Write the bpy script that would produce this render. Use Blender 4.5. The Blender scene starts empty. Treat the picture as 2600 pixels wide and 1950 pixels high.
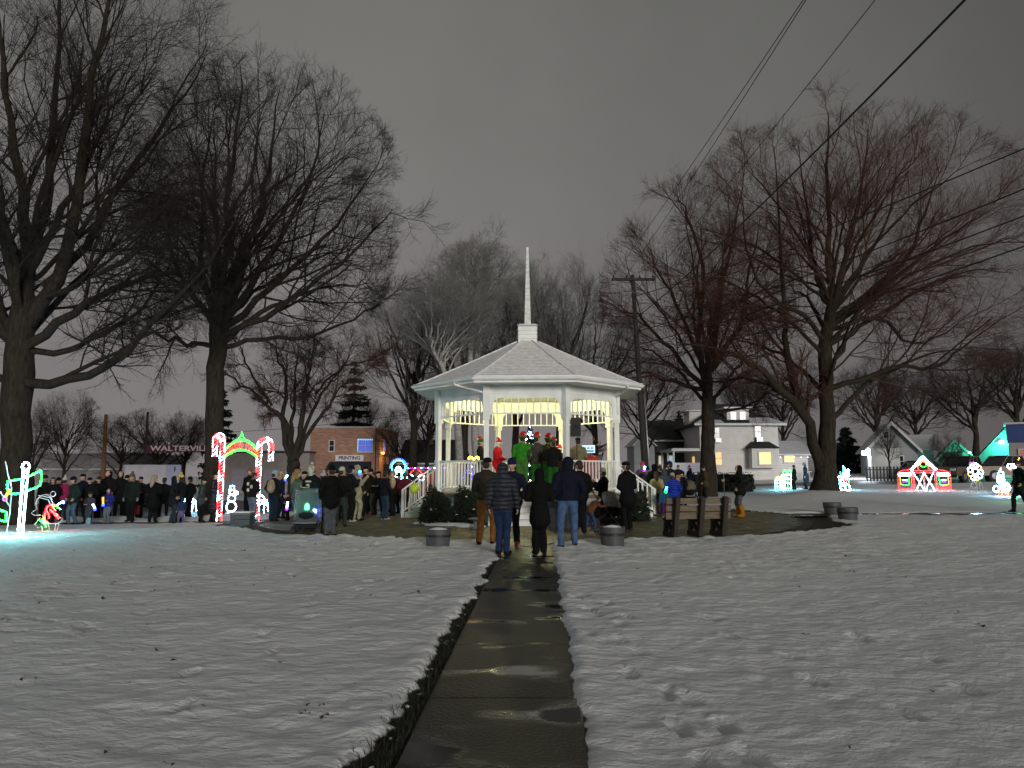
import bpy, math, random
import numpy as np
from math import sin, cos, pi, radians, sqrt, atan2
random.seed(7); RNG = np.random.default_rng(11)
SC = bpy.context.scene
COL = SC.collection

# ------------------------------------------------------------------ camera, sky, light, exposure
F_PX, CAM_H, PITCH = 1800.0, 1.6, math.atan(222 / 1800)
cam_d = bpy.data.cameras.new('camera'); cam_d.sensor_width = 36; cam_d.lens = 36 * F_PX / 2600
cam_d.clip_start = 0.05; cam_d.clip_end = 2000
cam = bpy.data.objects.new('camera', cam_d); COL.objects.link(cam)
cam.location = (0, 0, CAM_H); cam.rotation_euler = (pi / 2 + PITCH, 0, 0)
SC.camera = cam
SC.view_settings.view_transform = 'Standard'; SC.view_settings.look = 'None'
SC.view_settings.exposure = 0.0; SC.view_settings.gamma = 1.0
SC.render.engine = 'CYCLES'
SC.cycles.use_denoising = True
SC.cycles.max_bounces = 6; SC.cycles.diffuse_bounces = 3; SC.cycles.glossy_bounces = 3
SC.cycles.transmission_bounces = 4; SC.cycles.transparent_max_bounces = 8
SC.cycles.sample_clamp_indirect = 4.0
SC.cycles.caustics_reflective = False; SC.cycles.caustics_refractive = False

world = bpy.data.worlds.new('World'); SC.world = world; world.use_nodes = True
wn = world.node_tree; wn.nodes.clear()
def W(t): return wn.nodes.new(t)
w_out = W('ShaderNodeOutputWorld'); w_bg = W('ShaderNodeBackground'); w_tc = W('ShaderNodeTexCoord')
w_sep = W('ShaderNodeSeparateXYZ'); w_ramp = W('ShaderNodeValToRGB')
wn.links.new(w_tc.outputs['Generated'], w_sep.inputs[0]); wn.links.new(w_sep.outputs['Z'], w_ramp.inputs[0])
cr = w_ramp.color_ramp
cr.elements[0].position = 0.0; cr.elements[0].color = (0.235, 0.212, 0.214, 1)
cr.elements[1].position = 1.0; cr.elements[1].color = (0.115, 0.115, 0.110, 1)
e = cr.elements.new(0.17); e.color = (0.212, 0.198, 0.194, 1)
e = cr.elements.new(0.42); e.color = (0.172, 0.169, 0.160, 1)
e = cr.elements.new(0.62); e.color = (0.142, 0.141, 0.133, 1)
w_noise = W('ShaderNodeTexNoise'); w_noise.inputs['Scale'].default_value = 2.0; w_noise.inputs['Detail'].default_value = 5
wn.links.new(w_tc.outputs['Generated'], w_noise.inputs['Vector'])
w_map = W('ShaderNodeMapRange'); w_map.inputs[1].default_value = .3; w_map.inputs[2].default_value = .7
w_map.inputs[3].default_value = .84; w_map.inputs[4].default_value = 1.14
wn.links.new(w_noise.outputs['Fac'], w_map.inputs[0])
w_az = W('ShaderNodeMapRange'); w_az.inputs[1].default_value = 0.05; w_az.inputs[2].default_value = .75   # town glow fades to the east
w_az.inputs[3].default_value = 1.0; w_az.inputs[4].default_value = .42
wn.links.new(w_sep.outputs['X'], w_az.inputs[0])
w_mul = W('ShaderNodeMath'); w_mul.operation = 'MULTIPLY'
wn.links.new(w_map.outputs[0], w_mul.inputs[0]); wn.links.new(w_az.outputs[0], w_mul.inputs[1])
wn.links.new(w_ramp.outputs[0], w_bg.inputs[0]); wn.links.new(w_mul.outputs[0], w_bg.inputs[1])
wn.links.new(w_bg.outputs[0], w_out.inputs[0])

SUN_EL, SUN_AZ = radians(8.5), radians(20)      # glow of the street behind the viewer, low and soft
sun_d = bpy.data.lights.new('sun', 'SUN'); sun_d.energy = 1.9; sun_d.angle = radians(14); sun_d.color = (1.0, 0.97, 0.9)
sun = bpy.data.objects.new('sun', sun_d); COL.objects.link(sun)
sun.rotation_euler = (pi / 2 - SUN_EL, 0, SUN_AZ)

# ------------------------------------------------------------------ helpers
_c, _s = cos(PITCH), sin(PITCH)
def ray(px, py): return np.array([px - 1300.0, F_PX * _c - (975 - py) * _s, F_PX * _s + (975 - py) * _c])
def at(px, py, Y):
    d = ray(px, py); return np.array([0, 0, CAM_H]) + d * (Y / d[1])
def sst(a):
    a = np.clip(a, 0, 1); return a * a * (3 - 2 * a)
def g(x, y):
    """height of the ground: flat lawn, rising slowly to the back right, dipping to the back left"""
    t = np.clip((np.asarray(y, float) - 18) / 60, 0, 1.6)
    z = t * (0.30 + 0.034 * np.clip(x, -45, 60))
    dip = -0.20 * sst((-np.asarray(x, float) - 4) / 8) * sst((np.asarray(y, float) - 18) / 7) * (1 - sst((np.asarray(y, float) - 40) / 30))
    return z + dip
def ground(px, py):
    d = ray(px, py); Y = 20.0
    for _ in range(60):
        p = np.array([0, 0, CAM_H]) + d * (Y / d[1])
        zz = float(g(p[0], p[1])); Y = 0.5 * Y + 0.5 * (zz - CAM_H) / d[2] * d[1]
        Y = min(max(Y, 2), 300)
    p = at(px, py, Y); p[2] = float(g(p[0], p[1])); return p

_tab = RNG.random((256, 256))
def vnoise(x, y, s, seed=0):
    x = np.asarray(x) / s + 37.3 * seed; y = np.asarray(y) / s + 91.7 * seed
    xi = np.floor(x).astype(int); yi = np.floor(y).astype(int); fx = x - xi; fy = y - yi
    fx = fx * fx * (3 - 2 * fx); fy = fy * fy * (3 - 2 * fy)
    a = _tab[xi & 255, yi & 255]; b = _tab[(xi + 1) & 255, yi & 255]; c = _tab[xi & 255, (yi + 1) & 255]; d = _tab[(xi + 1) & 255, (yi + 1) & 255]
    return (a * (1 - fx) + b * fx) * (1 - fy) + (c * (1 - fx) + d * fx) * fy - .5

# ---- materials
MATS = {}
def lin(h):
    h = h.lstrip('#'); r = [int(h[i:i + 2], 16) / 255 for i in (0, 2, 4)]
    return tuple((v / 12.92 if v <= .04045 else ((v + .055) / 1.055) ** 2.4) for v in r)
def mat(name, col, rough=.7, var=.25, nscale=6.0, bump=0.0, bscale=30.0, spec=.5, metal=0.0, emit=None, estr=0.0, trans=0.0, alpha=1.0, stretch=None):
    if name in MATS: return MATS[name]
    m = bpy.data.materials.new(name); m.use_nodes = True; nt = m.node_tree; b = nt.nodes['Principled BSDF']
    if isinstance(col, str): col = lin(col)
    b.inputs['Roughness'].default_value = rough; b.inputs['Metallic'].default_value = metal
    b.inputs['Specular IOR Level'].default_value = spec
    b.inputs['Base Color'].default_value = (*col, 1)
    tc = nt.nodes.new('ShaderNodeTexCoord'); src = tc.outputs['Object']
    if stretch:
        mp = nt.nodes.new('ShaderNodeMapping'); mp.inputs['Scale'].default_value = stretch; nt.links.new(src, mp.inputs[0]); src = mp.outputs[0]
    if var:
        n = nt.nodes.new('ShaderNodeTexNoise'); n.inputs['Scale'].default_value = nscale; n.inputs['Detail'].default_value = 5
        nt.links.new(src, n.inputs['Vector'])
        r = nt.nodes.new('ShaderNodeValToRGB'); r.color_ramp.elements[0].position = .3; r.color_ramp.elements[1].position = .7
        r.color_ramp.elements[0].color = (*[c * (1 - var) for c in col], 1); r.color_ramp.elements[1].color = (*[min(1, c * (1 + var)) for c in col], 1)
        nt.links.new(n.outputs['Fac'], r.inputs[0]); nt.links.new(r.outputs[0], b.inputs['Base Color'])
    if bump:
        n2 = nt.nodes.new('ShaderNodeTexNoise'); n2.inputs['Scale'].default_value = bscale; n2.inputs['Detail'].default_value = 4
        nt.links.new(src, n2.inputs['Vector'])
        bp = nt.nodes.new('ShaderNodeBump'); bp.inputs['Strength'].default_value = bump; bp.inputs['Distance'].default_value = .05
        nt.links.new(n2.outputs['Fac'], bp.inputs['Height']); nt.links.new(bp.outputs[0], b.inputs['Normal'])
    if emit is not None:
        if isinstance(emit, str): emit = lin(emit)
        b.inputs['Emission Color'].default_value = (*emit, 1); b.inputs['Emission Strength'].default_value = estr
    if trans: b.inputs['Transmission Weight'].default_value = trans
    if alpha < 1: b.inputs['Alpha'].default_value = alpha
    MATS[name] = m; return m
def cloth(h): return mat('cloth_' + h.lstrip('#'), h, .85, .3, 14, .35, 22, spec=.2)

# ---- mesh builder
class MB:
    def __init__(s): s.V = []; s.F = []; s.M = []
    def n(s): return len(s.V)
    def add(s, V, F, mi=0, X=None):
        o = len(s.V)
        V = np.asarray(V, float).reshape(-1, 3)
        if X is not None: V = V @ X[:3, :3].T + X[:3, 3]
        s.V.extend(map(tuple, V)); s.F.extend(tuple(i + o for i in f) for f in F); s.M.extend([mi] * len(F)); return s
    def box(s, c, d, mi=0, rz=0.0, X=None):
        x, y, z = [v / 2 for v in d]
        V = np.array([(-x, -y, -z), (x, -y, -z), (x, y, -z), (-x, y, -z), (-x, -y, z), (x, -y, z), (x, y, z), (-x, y, z)])
        if rz: V = V @ np.array([[cos(rz), -sin(rz), 0], [sin(rz), cos(rz), 0], [0, 0, 1]]).T
        return s.add(V + np.array(c), [(0, 3, 2, 1), (4, 5, 6, 7), (0, 1, 5, 4), (1, 2, 6, 5), (2, 3, 7, 6), (3, 0, 4, 7)], mi, X)
    def beam(s, a, b, w, h, mi=0, X=None, up=(0, 0, 1)):
        a = np.array(a, float); b = np.array(b, float); d = b - a; L = np.linalg.norm(d); d /= L
        r = np.cross(d, up); r = r / (np.linalg.norm(r) + 1e-9) if np.linalg.norm(r) > 1e-6 else np.array([1., 0, 0]); u = np.cross(r, d)
        V = [p + r * (sx * w / 2) + u * (sz * h / 2) for p in (a, b) for sx, sz in ((-1, -1), (1, -1), (1, 1), (-1, 1))]
        return s.add(V, [(3, 2, 1, 0), (4, 5, 6, 7), (0, 1, 5, 4), (1, 2, 6, 5), (2, 3, 7, 6), (3, 0, 4, 7)], mi, X)
    def tube(s, P, R, n=8, mi=0, X=None, cap=True):
        P = np.asarray(P, float); K = len(P)
        R = np.full(K, R) if np.isscalar(R) else np.asarray(R, float)
        T = np.gradient(P, axis=0); T /= np.linalg.norm(T, axis=1)[:, None] + 1e-9
        ref = np.array([0, 0, 1.]) if abs(T[:, 2]).mean() < .8 else np.array([0, 1., 0])
        A = np.cross(T, ref); A /= np.linalg.norm(A, axis=1)[:, None] + 1e-9; B = np.cross(T, A)
        th = np.arange(n) * 2 * pi / n
        V = P[:, None] + R[:, None, None] * (A[:, None] * np.cos(th)[None, :, None] + B[:, None] * np.sin(th)[None, :, None])
        F = [(k * n + j, k * n + (j + 1) % n, (k + 1) * n + (j + 1) % n, (k + 1) * n + j) for k in range(K - 1) for j in range(n)]
        if cap: F += [tuple(range(n))[::-1], tuple((K - 1) * n + j for j in range(n))]
        return s.add(V.reshape(-1, 3), F, mi, X)
    def lathe(s, prof, n=20, mi=0, X=None, sx=1, sy=1):
        th = np.arange(n) * 2 * pi / n; V = [(r * cos(t) * sx, r * sin(t) * sy, z) for r, z in prof for t in th]; K = len(prof)
        F = [(k * n + j, k * n + (j + 1) % n, (k + 1) * n + (j + 1) % n, (k + 1) * n + j) for k in range(K - 1) for j in range(n)]
        F += [tuple(range(n))[::-1], tuple((K - 1) * n + j for j in range(n))]
        return s.add(V, F, mi, X)
    def ell(s, c, r, n=12, k=8, mi=0, X=None):
        V = [(0, 0, -1)] + [(sin(pi * i / k) * cos(2 * pi * j / n), sin(pi * i / k) * sin(2 * pi * j / n), -cos(pi * i / k)) for i in range(1, k) for j in range(n)] + [(0, 0, 1)]
        F = [(0, 1 + (j + 1) % n, 1 + j) for j in range(n)]
        F += [(1 + i * n + j, 1 + i * n + (j + 1) % n, 1 + (i + 1) * n + (j + 1) % n, 1 + (i + 1) * n + j) for i in range(k - 2) for j in range(n)]
        t = len(V) - 1; F += [(t, 1 + (k - 2) * n + j, 1 + (k - 2) * n + (j + 1) % n) for j in range(n)]
        return s.add(np.array(V) * np.array(r) + np.array(c), F, mi, X)
    def prism(s, poly, a0, a1, axis='y', mi=0, X=None):
        """poly: 2-D outline, extruded along an axis"""
        n = len(poly)
        def pt(p, a): return {'y': (p[0], a, p[1]), 'x': (a, p[0], p[1]), 'z': (p[0], p[1], a)}[axis]
        V = [pt(p, a0) for p in poly] + [pt(p, a1) for p in poly]
        F = [tuple(range(n)), tuple(range(2 * n - 1, n - 1, -1))] + [(i, i + n, (i + 1) % n + n, (i + 1) % n) for i in range(n)]
        return s.add(V, F, mi, X)
    def bulbs(s, P, r=.02, mi=0):
        P = np.asarray(P, float).reshape(-1, 3)
        O = np.array([(1, 0, 0), (-1, 0, 0), (0, 1, 0), (0, -1, 0), (0, 0, 1), (0, 0, -1)]) * r
        T = [(0, 2, 4), (2, 1, 4), (1, 3, 4), (3, 0, 4), (2, 0, 5), (1, 2, 5), (3, 1, 5), (0, 3, 5)]
        for p in P: s.add(O + p, T, mi)
        return s
    def obj(s, name, mats, parent=None, smooth=False, loc=None):
        if not isinstance(mats, (list, tuple)): mats = [mats]
        return mk(name, np.array(s.V, float).reshape(-1, 3), s.F, mats, s.M, parent, smooth, loc)
def mk(name, V, F, mats, mi=None, parent=None, smooth=False, loc=None):
    me = bpy.data.meshes.new(name); me.from_pydata([tuple(v) for v in V], [], F); me.validate()
    for m in mats: me.materials.append(m)
    if mi is not None and len(mats) > 1 and len(mi) == len(me.polygons): me.polygons.foreach_set('material_index', np.array(mi, dtype=np.int32))
    if smooth: me.polygons.foreach_set('use_smooth', np.ones(len(me.polygons), bool))
    o = bpy.data.objects.new(name, me); COL.objects.link(o)
    if parent is not None: o.parent = parent
    if loc is not None: o.location = loc
    return o
def mk_fast(name, V, Q, mats, parent=None, smooth=True, tri=False, T=None):
    """large meshes straight from numpy arrays, all quads (or all triangles); T: extra triangles"""
    k = 3 if tri else 4
    V = np.ascontiguousarray(V, np.float32); Q = np.ascontiguousarray(Q, np.int32)
    me = bpy.data.meshes.new(name); me.vertices.add(len(V)); me.vertices.foreach_set('co', V.ravel())
    li, ls = Q.ravel(), np.arange(len(Q), dtype=np.int32) * k
    if T is not None: li = np.r_[li, np.ascontiguousarray(T, np.int32).ravel()]; ls = np.r_[ls, Q.size + np.arange(len(T), dtype=np.int32) * 3]
    me.loops.add(li.size); me.loops.foreach_set('vertex_index', li)
    me.polygons.add(len(ls)); me.polygons.foreach_set('loop_start', ls)
    if smooth: me.polygons.foreach_set('use_smooth', np.ones(len(ls), bool))
    me.update(calc_edges=True)
    for m in (mats if isinstance(mats, (list, tuple)) else [mats]): me.materials.append(m)
    o = bpy.data.objects.new(name, me); COL.objects.link(o)
    if parent is not None: o.parent = parent
    return o
def tag(o, label, cat=None, group=None, kind=None):
    o['label'] = label
    if cat: o['category'] = cat
    if group: o['group'] = group
    if kind: o['kind'] = kind
    return o
def thing(name, label, cat, loc=(0, 0, 0), rz=0.0, group=None):
    o = bpy.data.objects.new(name, None); COL.objects.link(o); o.empty_display_size = .2
    o.location = tuple(loc); o.rotation_euler = (0, 0, rz); tag(o, label, cat, group); return o
def copy_tree(o, parent=None):
    c = o.copy(); COL.objects.link(c); c.parent = parent
    for ch in [x for x in o.children]: copy_tree(ch, c)
    return c
def XF(loc=(0, 0, 0), rz=0.0, rx=0.0, ry=0.0, sc=1.0):
    X = np.eye(4); cz, sz = cos(rz), sin(rz); cx, sx = cos(rx), sin(rx); cy, sy = cos(ry), sin(ry)
    Rz = np.array([[cz, -sz, 0], [sz, cz, 0], [0, 0, 1]]); Rx = np.array([[1, 0, 0], [0, cx, -sx], [0, sx, cx]]); Ry = np.array([[cy, 0, sy], [0, 1, 0], [-sy, 0, cy]])
    X[:3, :3] = Rz @ Ry @ Rx * sc; X[:3, 3] = loc; return X
def text_mesh(name, body, size, m, parent, X, depth=.01, offset=0.0, ax='CENTER', width=None):
    cu = bpy.data.curves.new(name, 'FONT'); cu.body = body; cu.size = size; cu.extrude = depth; cu.offset = offset
    cu.align_x = ax; cu.align_y = 'CENTER'; cu.resolution_u = 2
    t = bpy.data.objects.new('tmp_text', cu); COL.objects.link(t)
    dg = bpy.context.evaluated_depsgraph_get(); me = bpy.data.meshes.new_from_object(t.evaluated_get(dg))
    bpy.data.objects.remove(t); me.name = name; me.materials.clear(); me.materials.append(m)
    V = np.zeros(len(me.vertices) * 3, np.float32); me.vertices.foreach_get('co', V); V = V.reshape(-1, 3)
    if width: V = V * np.array([width / (V[:, 0].max() - V[:, 0].min()), 1, 1])
    V = V @ X[:3, :3].T + X[:3, 3]
    me.vertices.foreach_set('co', V.astype(np.float32).ravel()); me.update()
    o = bpy.data.objects.new(name, me); COL.objects.link(o); o.parent = parent; return o
def resample(P, n):
    P = np.asarray(P, float); K = len(P)
    # catmull-rom
    Q = np.vstack([2 * P[0] - P[1], P, 2 * P[-1] - P[-2]]); u = np.linspace(0, K - 1 - 1e-6, n); i = u.astype(int); t = (u - i)[:, None]
    p0, p1, p2, p3 = Q[i], Q[i + 1], Q[i + 2], Q[i + 3]
    return .5 * (2 * p1 + (p2 - p0) * t + (2 * p0 - 5 * p1 + 4 * p2 - p3) * t ** 2 + (3 * p1 - p0 - 3 * p2 + p3) * t ** 3)
def along(P, step):
    P = np.asarray(P, float); d = np.linalg.norm(np.diff(P, axis=0), axis=1); c = np.r_[0, np.cumsum(d)]
    u = np.arange(0, c[-1] + 1e-6, step); return np.c_[[np.interp(u, c, P[:, k]) for k in range(P.shape[1])]].T

# shared materials
M_WHITE = mat('white_paint', (.80, .81, .78), .55, .10, 2.2, .12, 9)
M_CREAM = mat('cream_paint', (.78, .77, .68), .6, .06, 3, .05, 14)
M_SNOWB = mat('settled_snow', (.80, .81, .84), .7, .04, 4, .35, 12, spec=.25)
M_BLACK = mat('black_plastic', (.012, .012, .014), .5, .2, 10)
M_DARKM = mat('dark_metal', (.03, .03, .033), .45, .2, 8, metal=.4)
M_GREYM = mat('grey_metal', (.35, .36, .38), .4, .15, 8, metal=.6)
M_RUBBER = mat('rubber', (.02, .02, .02), .85, .2, 12)
M_GLASS = mat('dark_glass', (.015, .017, .022), .12, 0)
M_WOODP = mat('pole_wood', (.030, .025, .024), .9, .35, 5, .3, 20, stretch=(6, 6, .6))
M_SKIN = mat('skin', (.46, .27, .19), .6, .1, 6)
M_EYE = mat('eye_dark', (.03, .025, .02), .4, 0)
M_LIP = mat('lip', (.32, .12, .11), .6, 0)
# ------------------------------------------------------------------ ground
GC = np.array([.57, 25.27]); G_YAW = -math.atan(.0417); G_AP = 3.07; G_FLOOR = .91
PLAZA_R = 8.4
def path_x(y): return -.066 + .0409 * (np.asarray(y) - 5.06)          # centre line of the front walk
PATH_W = 1.08
def seg_coords(spec):
    out = [spec[0][0]]
    for a, b, s0, s1 in spec:
        x = a
        while x < b - 1e-6:
            x = min(b, x + s0 + (s1 - s0) * (x - a) / (b - a)); out.append(x)
    return np.array(sorted(set(np.round(out, 5))))
xs = seg_coords([(0, 3, .040, .05), (3, 9, .05, .14), (9, 24, .14, .6), (24, 70, 1.2, 4), (70, 400, 10, 60)]); xs = np.r_[-xs[:0:-1], xs]
ys = seg_coords([(-60, 1, 12, 3), (1, 3.2, .3, .1), (3.2, 8, .040, .055), (8, 18, .06, .12), (18, 30, .14, .25), (30, 60, .4, 1.0), (60, 130, 2, 6), (130, 500, 20, 80)])
XX, YY = np.meshgrid(xs, ys, indexing='xy')
base = g(XX, YY)
n1 = vnoise(XX, YY, .9, 1); n2 = vnoise(XX + .3 * vnoise(XX, YY, .5, 9), YY, .26, 2); n3 = vnoise(XX, YY, .11, 3); n0 = vnoise(XX, YY, 3.5, 4)
ridge = vnoise(XX * .55 + YY * .25, YY - .2 * XX, .22, 5)
edge = .08 * vnoise(XX, YY, .45, 6) + .05 * vnoise(XX, YY, .15, 7) + .03 * vnoise(XX, YY, .07, 8)
# distance (positive = outside the cleared area)
u = XX - path_x(YY)
d_path = np.where(u > 0, u - PATH_W / 2 + .05, -u - PATH_W / 2 - .025 - .17 * np.clip(1 - (YY - 4) / 8, 0, 1) ** 1.3)
d_path = np.where(YY > 17.2, 9, d_path)
d_plaza = np.hypot((XX - GC[0]) / np.where(YY < GC[1], 1.22, 1.1), YY - GC[1]) - PLAZA_R + .7 * vnoise(XX, YY, 2.2, 12)
d_cross = np.abs(YY - 25.3 - .012 * np.abs(XX)) - .62
d_cross = np.where(np.abs(XX - .6) > 6, d_cross, 9)
d_path = d_path + np.where(u < 0, 1.0 * edge + .05 * vnoise(XX, YY, 1.1, 31), 0)
d = np.minimum(np.minimum(d_path, d_plaza), d_cross) + edge
road_l = np.where((XX < -2.5), np.maximum(27.8 - YY, YY - 47), 9.0) + .5 * vnoise(XX, YY, 1.8, 13)
road_l = np.maximum(road_l, XX + 4 + 2 * vnoise(XX, YY, 3, 14))
road_r = np.where(XX > 1, np.abs(YY - 53.5) - 3.2, 9) + .4 * vnoise(XX, YY, 2.5, 15)
d_road = np.minimum(road_l, road_r)
cov = sst((d + .02) / .10)                                   # snow cover at walk edges
cov_r = sst((d_road + .1) / .5)
snow_amt = np.minimum(cov, cov_r)
thick = .032 + .05 * np.clip(d_plaza, 0, 1) * 0
# ploughed ridges along edges
lip = .012 * np.exp(-((d - .16) / .12) ** 2) * (1 + 1.4 * n2) + .10 * np.exp(-((d_road - .9) / .5) ** 2) * (1 + 1.5 * n1)
trod = .75 + 1.15 * np.exp(-np.clip(d_plaza, 0, 99) / 3.0) + .55 * sst((YY - 10) / 8)
relief = .050 * n0 + .026 * n1 + trod * (.021 * n2 + .016 * ridge + .017 * n3)
mound = np.zeros_like(XX)
for (cx, cy, r, hgt) in ((15.8, 36, 2.6, .30), (15.2, 35.2, 1.6, .15)):
    mound += hgt * np.exp(-((XX - cx) ** 2 + (YY - cy) ** 2) / (r * r))
H = base + mound + snow_amt * (thick + lip + relief) - (1 - snow_amt) * .035 + (1 - cov) * .0 + np.where(cov_r < .5, .012 * n1, 0)
# beyond the walk slabs, under the pavers: keep the sheet low
inside = (d < -.05); H = np.where(inside, base - .05, H)
# footprints
def tracks(pts, stride=.62, gap=.12, depth=.033, L=.14, Wd=.05):
    global H
    P = along(np.array(pts, float), stride); D = np.gradient(P, axis=0)
    for i, p in enumerate(P):
        t = D[i] / (np.linalg.norm(D[i]) + 1e-9); nrm = np.array([-t[1], t[0]]); c = p + nrm * gap * (1 if i % 2 else -1) + RNG.normal(0, .05, 2)
        ii = np.searchsorted(ys, [c[1] - .5, c[1] + .5]); jj = np.searchsorted(xs, [c[0] - .5, c[0] + .5])
        sl = (slice(ii[0], ii[1]), slice(jj[0], jj[1])); dx = XX[sl] - c[0]; dy = YY[sl] - c[1]
        a = (dx * t[0] + dy * t[1]) / L; b = (dx * nrm[0] + dy * nrm[1]) / Wd; q = a * a + b * b
        dep = depth * (.7 + .5 * RNG.random())
        H[sl] += snow_amt[sl] * (-dep * np.exp(-q * q * .8) + .35 * dep * np.exp(-((np.sqrt(q) - 1.5) / .35) ** 2))
def gxy(px, py): return tuple(ground(px, py)[:2])
tracks([gxy(1720, 1545), gxy(1900, 1640), gxy(2080, 1720), gxy(2230, 1800), gxy(2500, 1930)], .75, .1)
tracks([gxy(1760, 1770), gxy(1800, 1850), gxy(1840, 1945)], .6)
tracks([gxy(2200, 1620), gxy(2420, 1700), gxy(2590, 1800)], .8)
tracks([gxy(300, 1490), gxy(560, 1430), gxy(760, 1425), gxy(900, 1395)], .45, .1)
tracks([gxy(420, 1800), gxy(600, 1690), gxy(800, 1560), gxy(980, 1470)], .7)
tracks([gxy(250, 1470), gxy(700, 1470), gxy(850, 1450)], .5)
tracks([gxy(1660, 1480), gxy(1900, 1440), gxy(2300, 1400)], .6)
for _ in range(70):
    c = np.array([RNG.uniform(-11, 12), 20 - 13 * RNG.random() ** 1.4]); a = RNG.uniform(0, 6.28); n_ = RNG.uniform(1.5, 5)
    tracks([c, c + n_ * np.array([cos(a), sin(a)])], .6)
nx, ny = len(xs), len(ys)
V = np.c_[XX.ravel(), YY.ravel(), H.ravel()]
ii, jj = np.meshgrid(np.arange(ny - 1), np.arange(nx - 1), indexing='ij'); a_ = (ii * nx + jj).ravel()
Q = np.c_[a_, a_ + 1, a_ + nx + 1, a_ + nx]

gm = bpy.data.materials.new('snowy_ground'); gm.use_nodes = True; nt = gm.node_tree; bs = nt.nodes['Principled BSDF']
def N(t): return nt.nodes.new(t)
tc = N('ShaderNodeTexCoord')
att = N('ShaderNodeAttribute'); att.attribute_name = 'snow'; att2 = N('ShaderNodeAttribute'); att2.attribute_name = 'asphalt'
nz = N('ShaderNodeTexNoise'); nz.inputs['Scale'].default_value = 9; nz.inputs['Detail'].default_value = 6; nt.links.new(tc.outputs['Object'], nz.inputs['Vector'])
sub = N('ShaderNodeMath'); sub.operation = 'MULTIPLY_ADD'; sub.inputs[1].default_value = .7; sub.inputs[2].default_value = -.35; nt.links.new(nz.outputs['Fac'], sub.inputs[0])
ad = N('ShaderNodeMath'); ad.operation = 'ADD'; nt.links.new(att.outputs['Fac'], ad.inputs[0]); nt.links.new(sub.outputs[0], ad.inputs[1])
mr = N('ShaderNodeMapRange'); mr.inputs[1].default_value = .38; mr.inputs[2].default_value = .56; nt.links.new(ad.outputs[0], mr.inputs[0])
soil = N('ShaderNodeValToRGB'); soil.color_ramp.elements[0].color = (.010, .010, .005, 1); soil.color_ramp.elements[1].color = (.05, .045, .022, 1)
nz2 = N('ShaderNodeTexNoise'); nz2.inputs['Scale'].default_value = 35; nz2.inputs['Detail'].default_value = 5; nt.links.new(tc.outputs['Object'], nz2.inputs['Vector']); nt.links.new(nz2.outputs['Fac'], soil.inputs[0])
asp = N('ShaderNodeValToRGB'); asp.color_ramp.elements[0].color = (.06, .053, .056, 1); asp.color_ramp.elements[1].color = (.17, .15, .157, 1)
asp.color_ramp.elements[0].position = .35; asp.color_ramp.elements[1].position = .65
nz3 = N('ShaderNodeTexNoise'); nz3.inputs['Scale'].default_value = 1.2; nz3.inputs['Detail'].default_value = 6; nt.links.new(tc.outputs['Object'], nz3.inputs['Vector']); nt.links.new(nz3.outputs['Fac'], asp.inputs[0])
mxA = N('ShaderNodeMix'); mxA.data_type = 'RGBA'; nt.links.new(att2.outputs['Fac'], mxA.inputs[0]); nt.links.new(soil.outputs[0], mxA.inputs[6]); nt.links.new(asp.outputs[0], mxA.inputs[7])
snc = N('ShaderNodeValToRGB'); snc.color_ramp.elements[0].color = (.67, .68, .70, 1); snc.color_ramp.elements[1].color = (.82, .83, .84, 1)
nz4 = N('ShaderNodeTexNoise'); nz4.inputs['Scale'].default_value = 1.7; nz4.inputs['Detail'].default_value = 8; nt.links.new(tc.outputs['Object'], nz4.inputs['Vector']); nt.links.new(nz4.outputs['Fac'], snc.inputs[0])
mxB = N('ShaderNodeMix'); mxB.data_type = 'RGBA'; nt.links.new(mr.outputs[0], mxB.inputs[0]); nt.links.new(mxA.outputs[2], mxB.inputs[6]); nt.links.new(snc.outputs[0], mxB.inputs[7])
nt.links.new(mxB.outputs[2], bs.inputs['Base Color'])
rr = N('ShaderNodeMapRange'); rr.inputs[3].default_value = .5; rr.inputs[4].default_value = .75; nt.links.new(mr.outputs[0], rr.inputs[0]); nt.links.new(rr.outputs[0], bs.inputs['Roughness'])
bs.inputs['Specular IOR Level'].default_value = .25
mp = N('ShaderNodeMapping'); mp.inputs['Scale'].default_value = (.75, 1.15, 1); mp.inputs['Rotation'].default_value = (0, 0, .25); nt.links.new(tc.outputs['Object'], mp.inputs[0])
nb = N('ShaderNodeTexNoise'); nb.inputs['Scale'].default_value = 8; nb.inputs['Detail'].default_value = 9; nb.inputs['Roughness'].default_value = .6; nt.links.new(mp.outputs[0], nb.inputs['Vector'])
bp = N('ShaderNodeBump'); bp.inputs['Strength'].default_value = .9; bp.inputs['Distance'].default_value = .07
nt.links.new(nb.outputs['Fac'], bp.inputs['Height']); nt.links.new(bp.outputs[0], bs.inputs['Normal'])
gob = mk_fast('ground', V, Q, gm)
for nm, arr in (('snow', snow_amt), ('asphalt', (cov_r < .5) | (d_road < 1.2))):
    at_ = gob.data.attributes.new(nm, 'FLOAT', 'POINT'); at_.data.foreach_set('value', np.asarray(arr, np.float32).ravel())
tag(gob, 'snow covered lawn trodden with footprints, dark asphalt street beyond', kind='structure')
def hsurf(x, y):
    j = min(max(np.searchsorted(xs, x), 0), nx - 1); i = min(max(np.searchsorted(ys, y), 0), ny - 1); return float(H[i, j])

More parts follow.
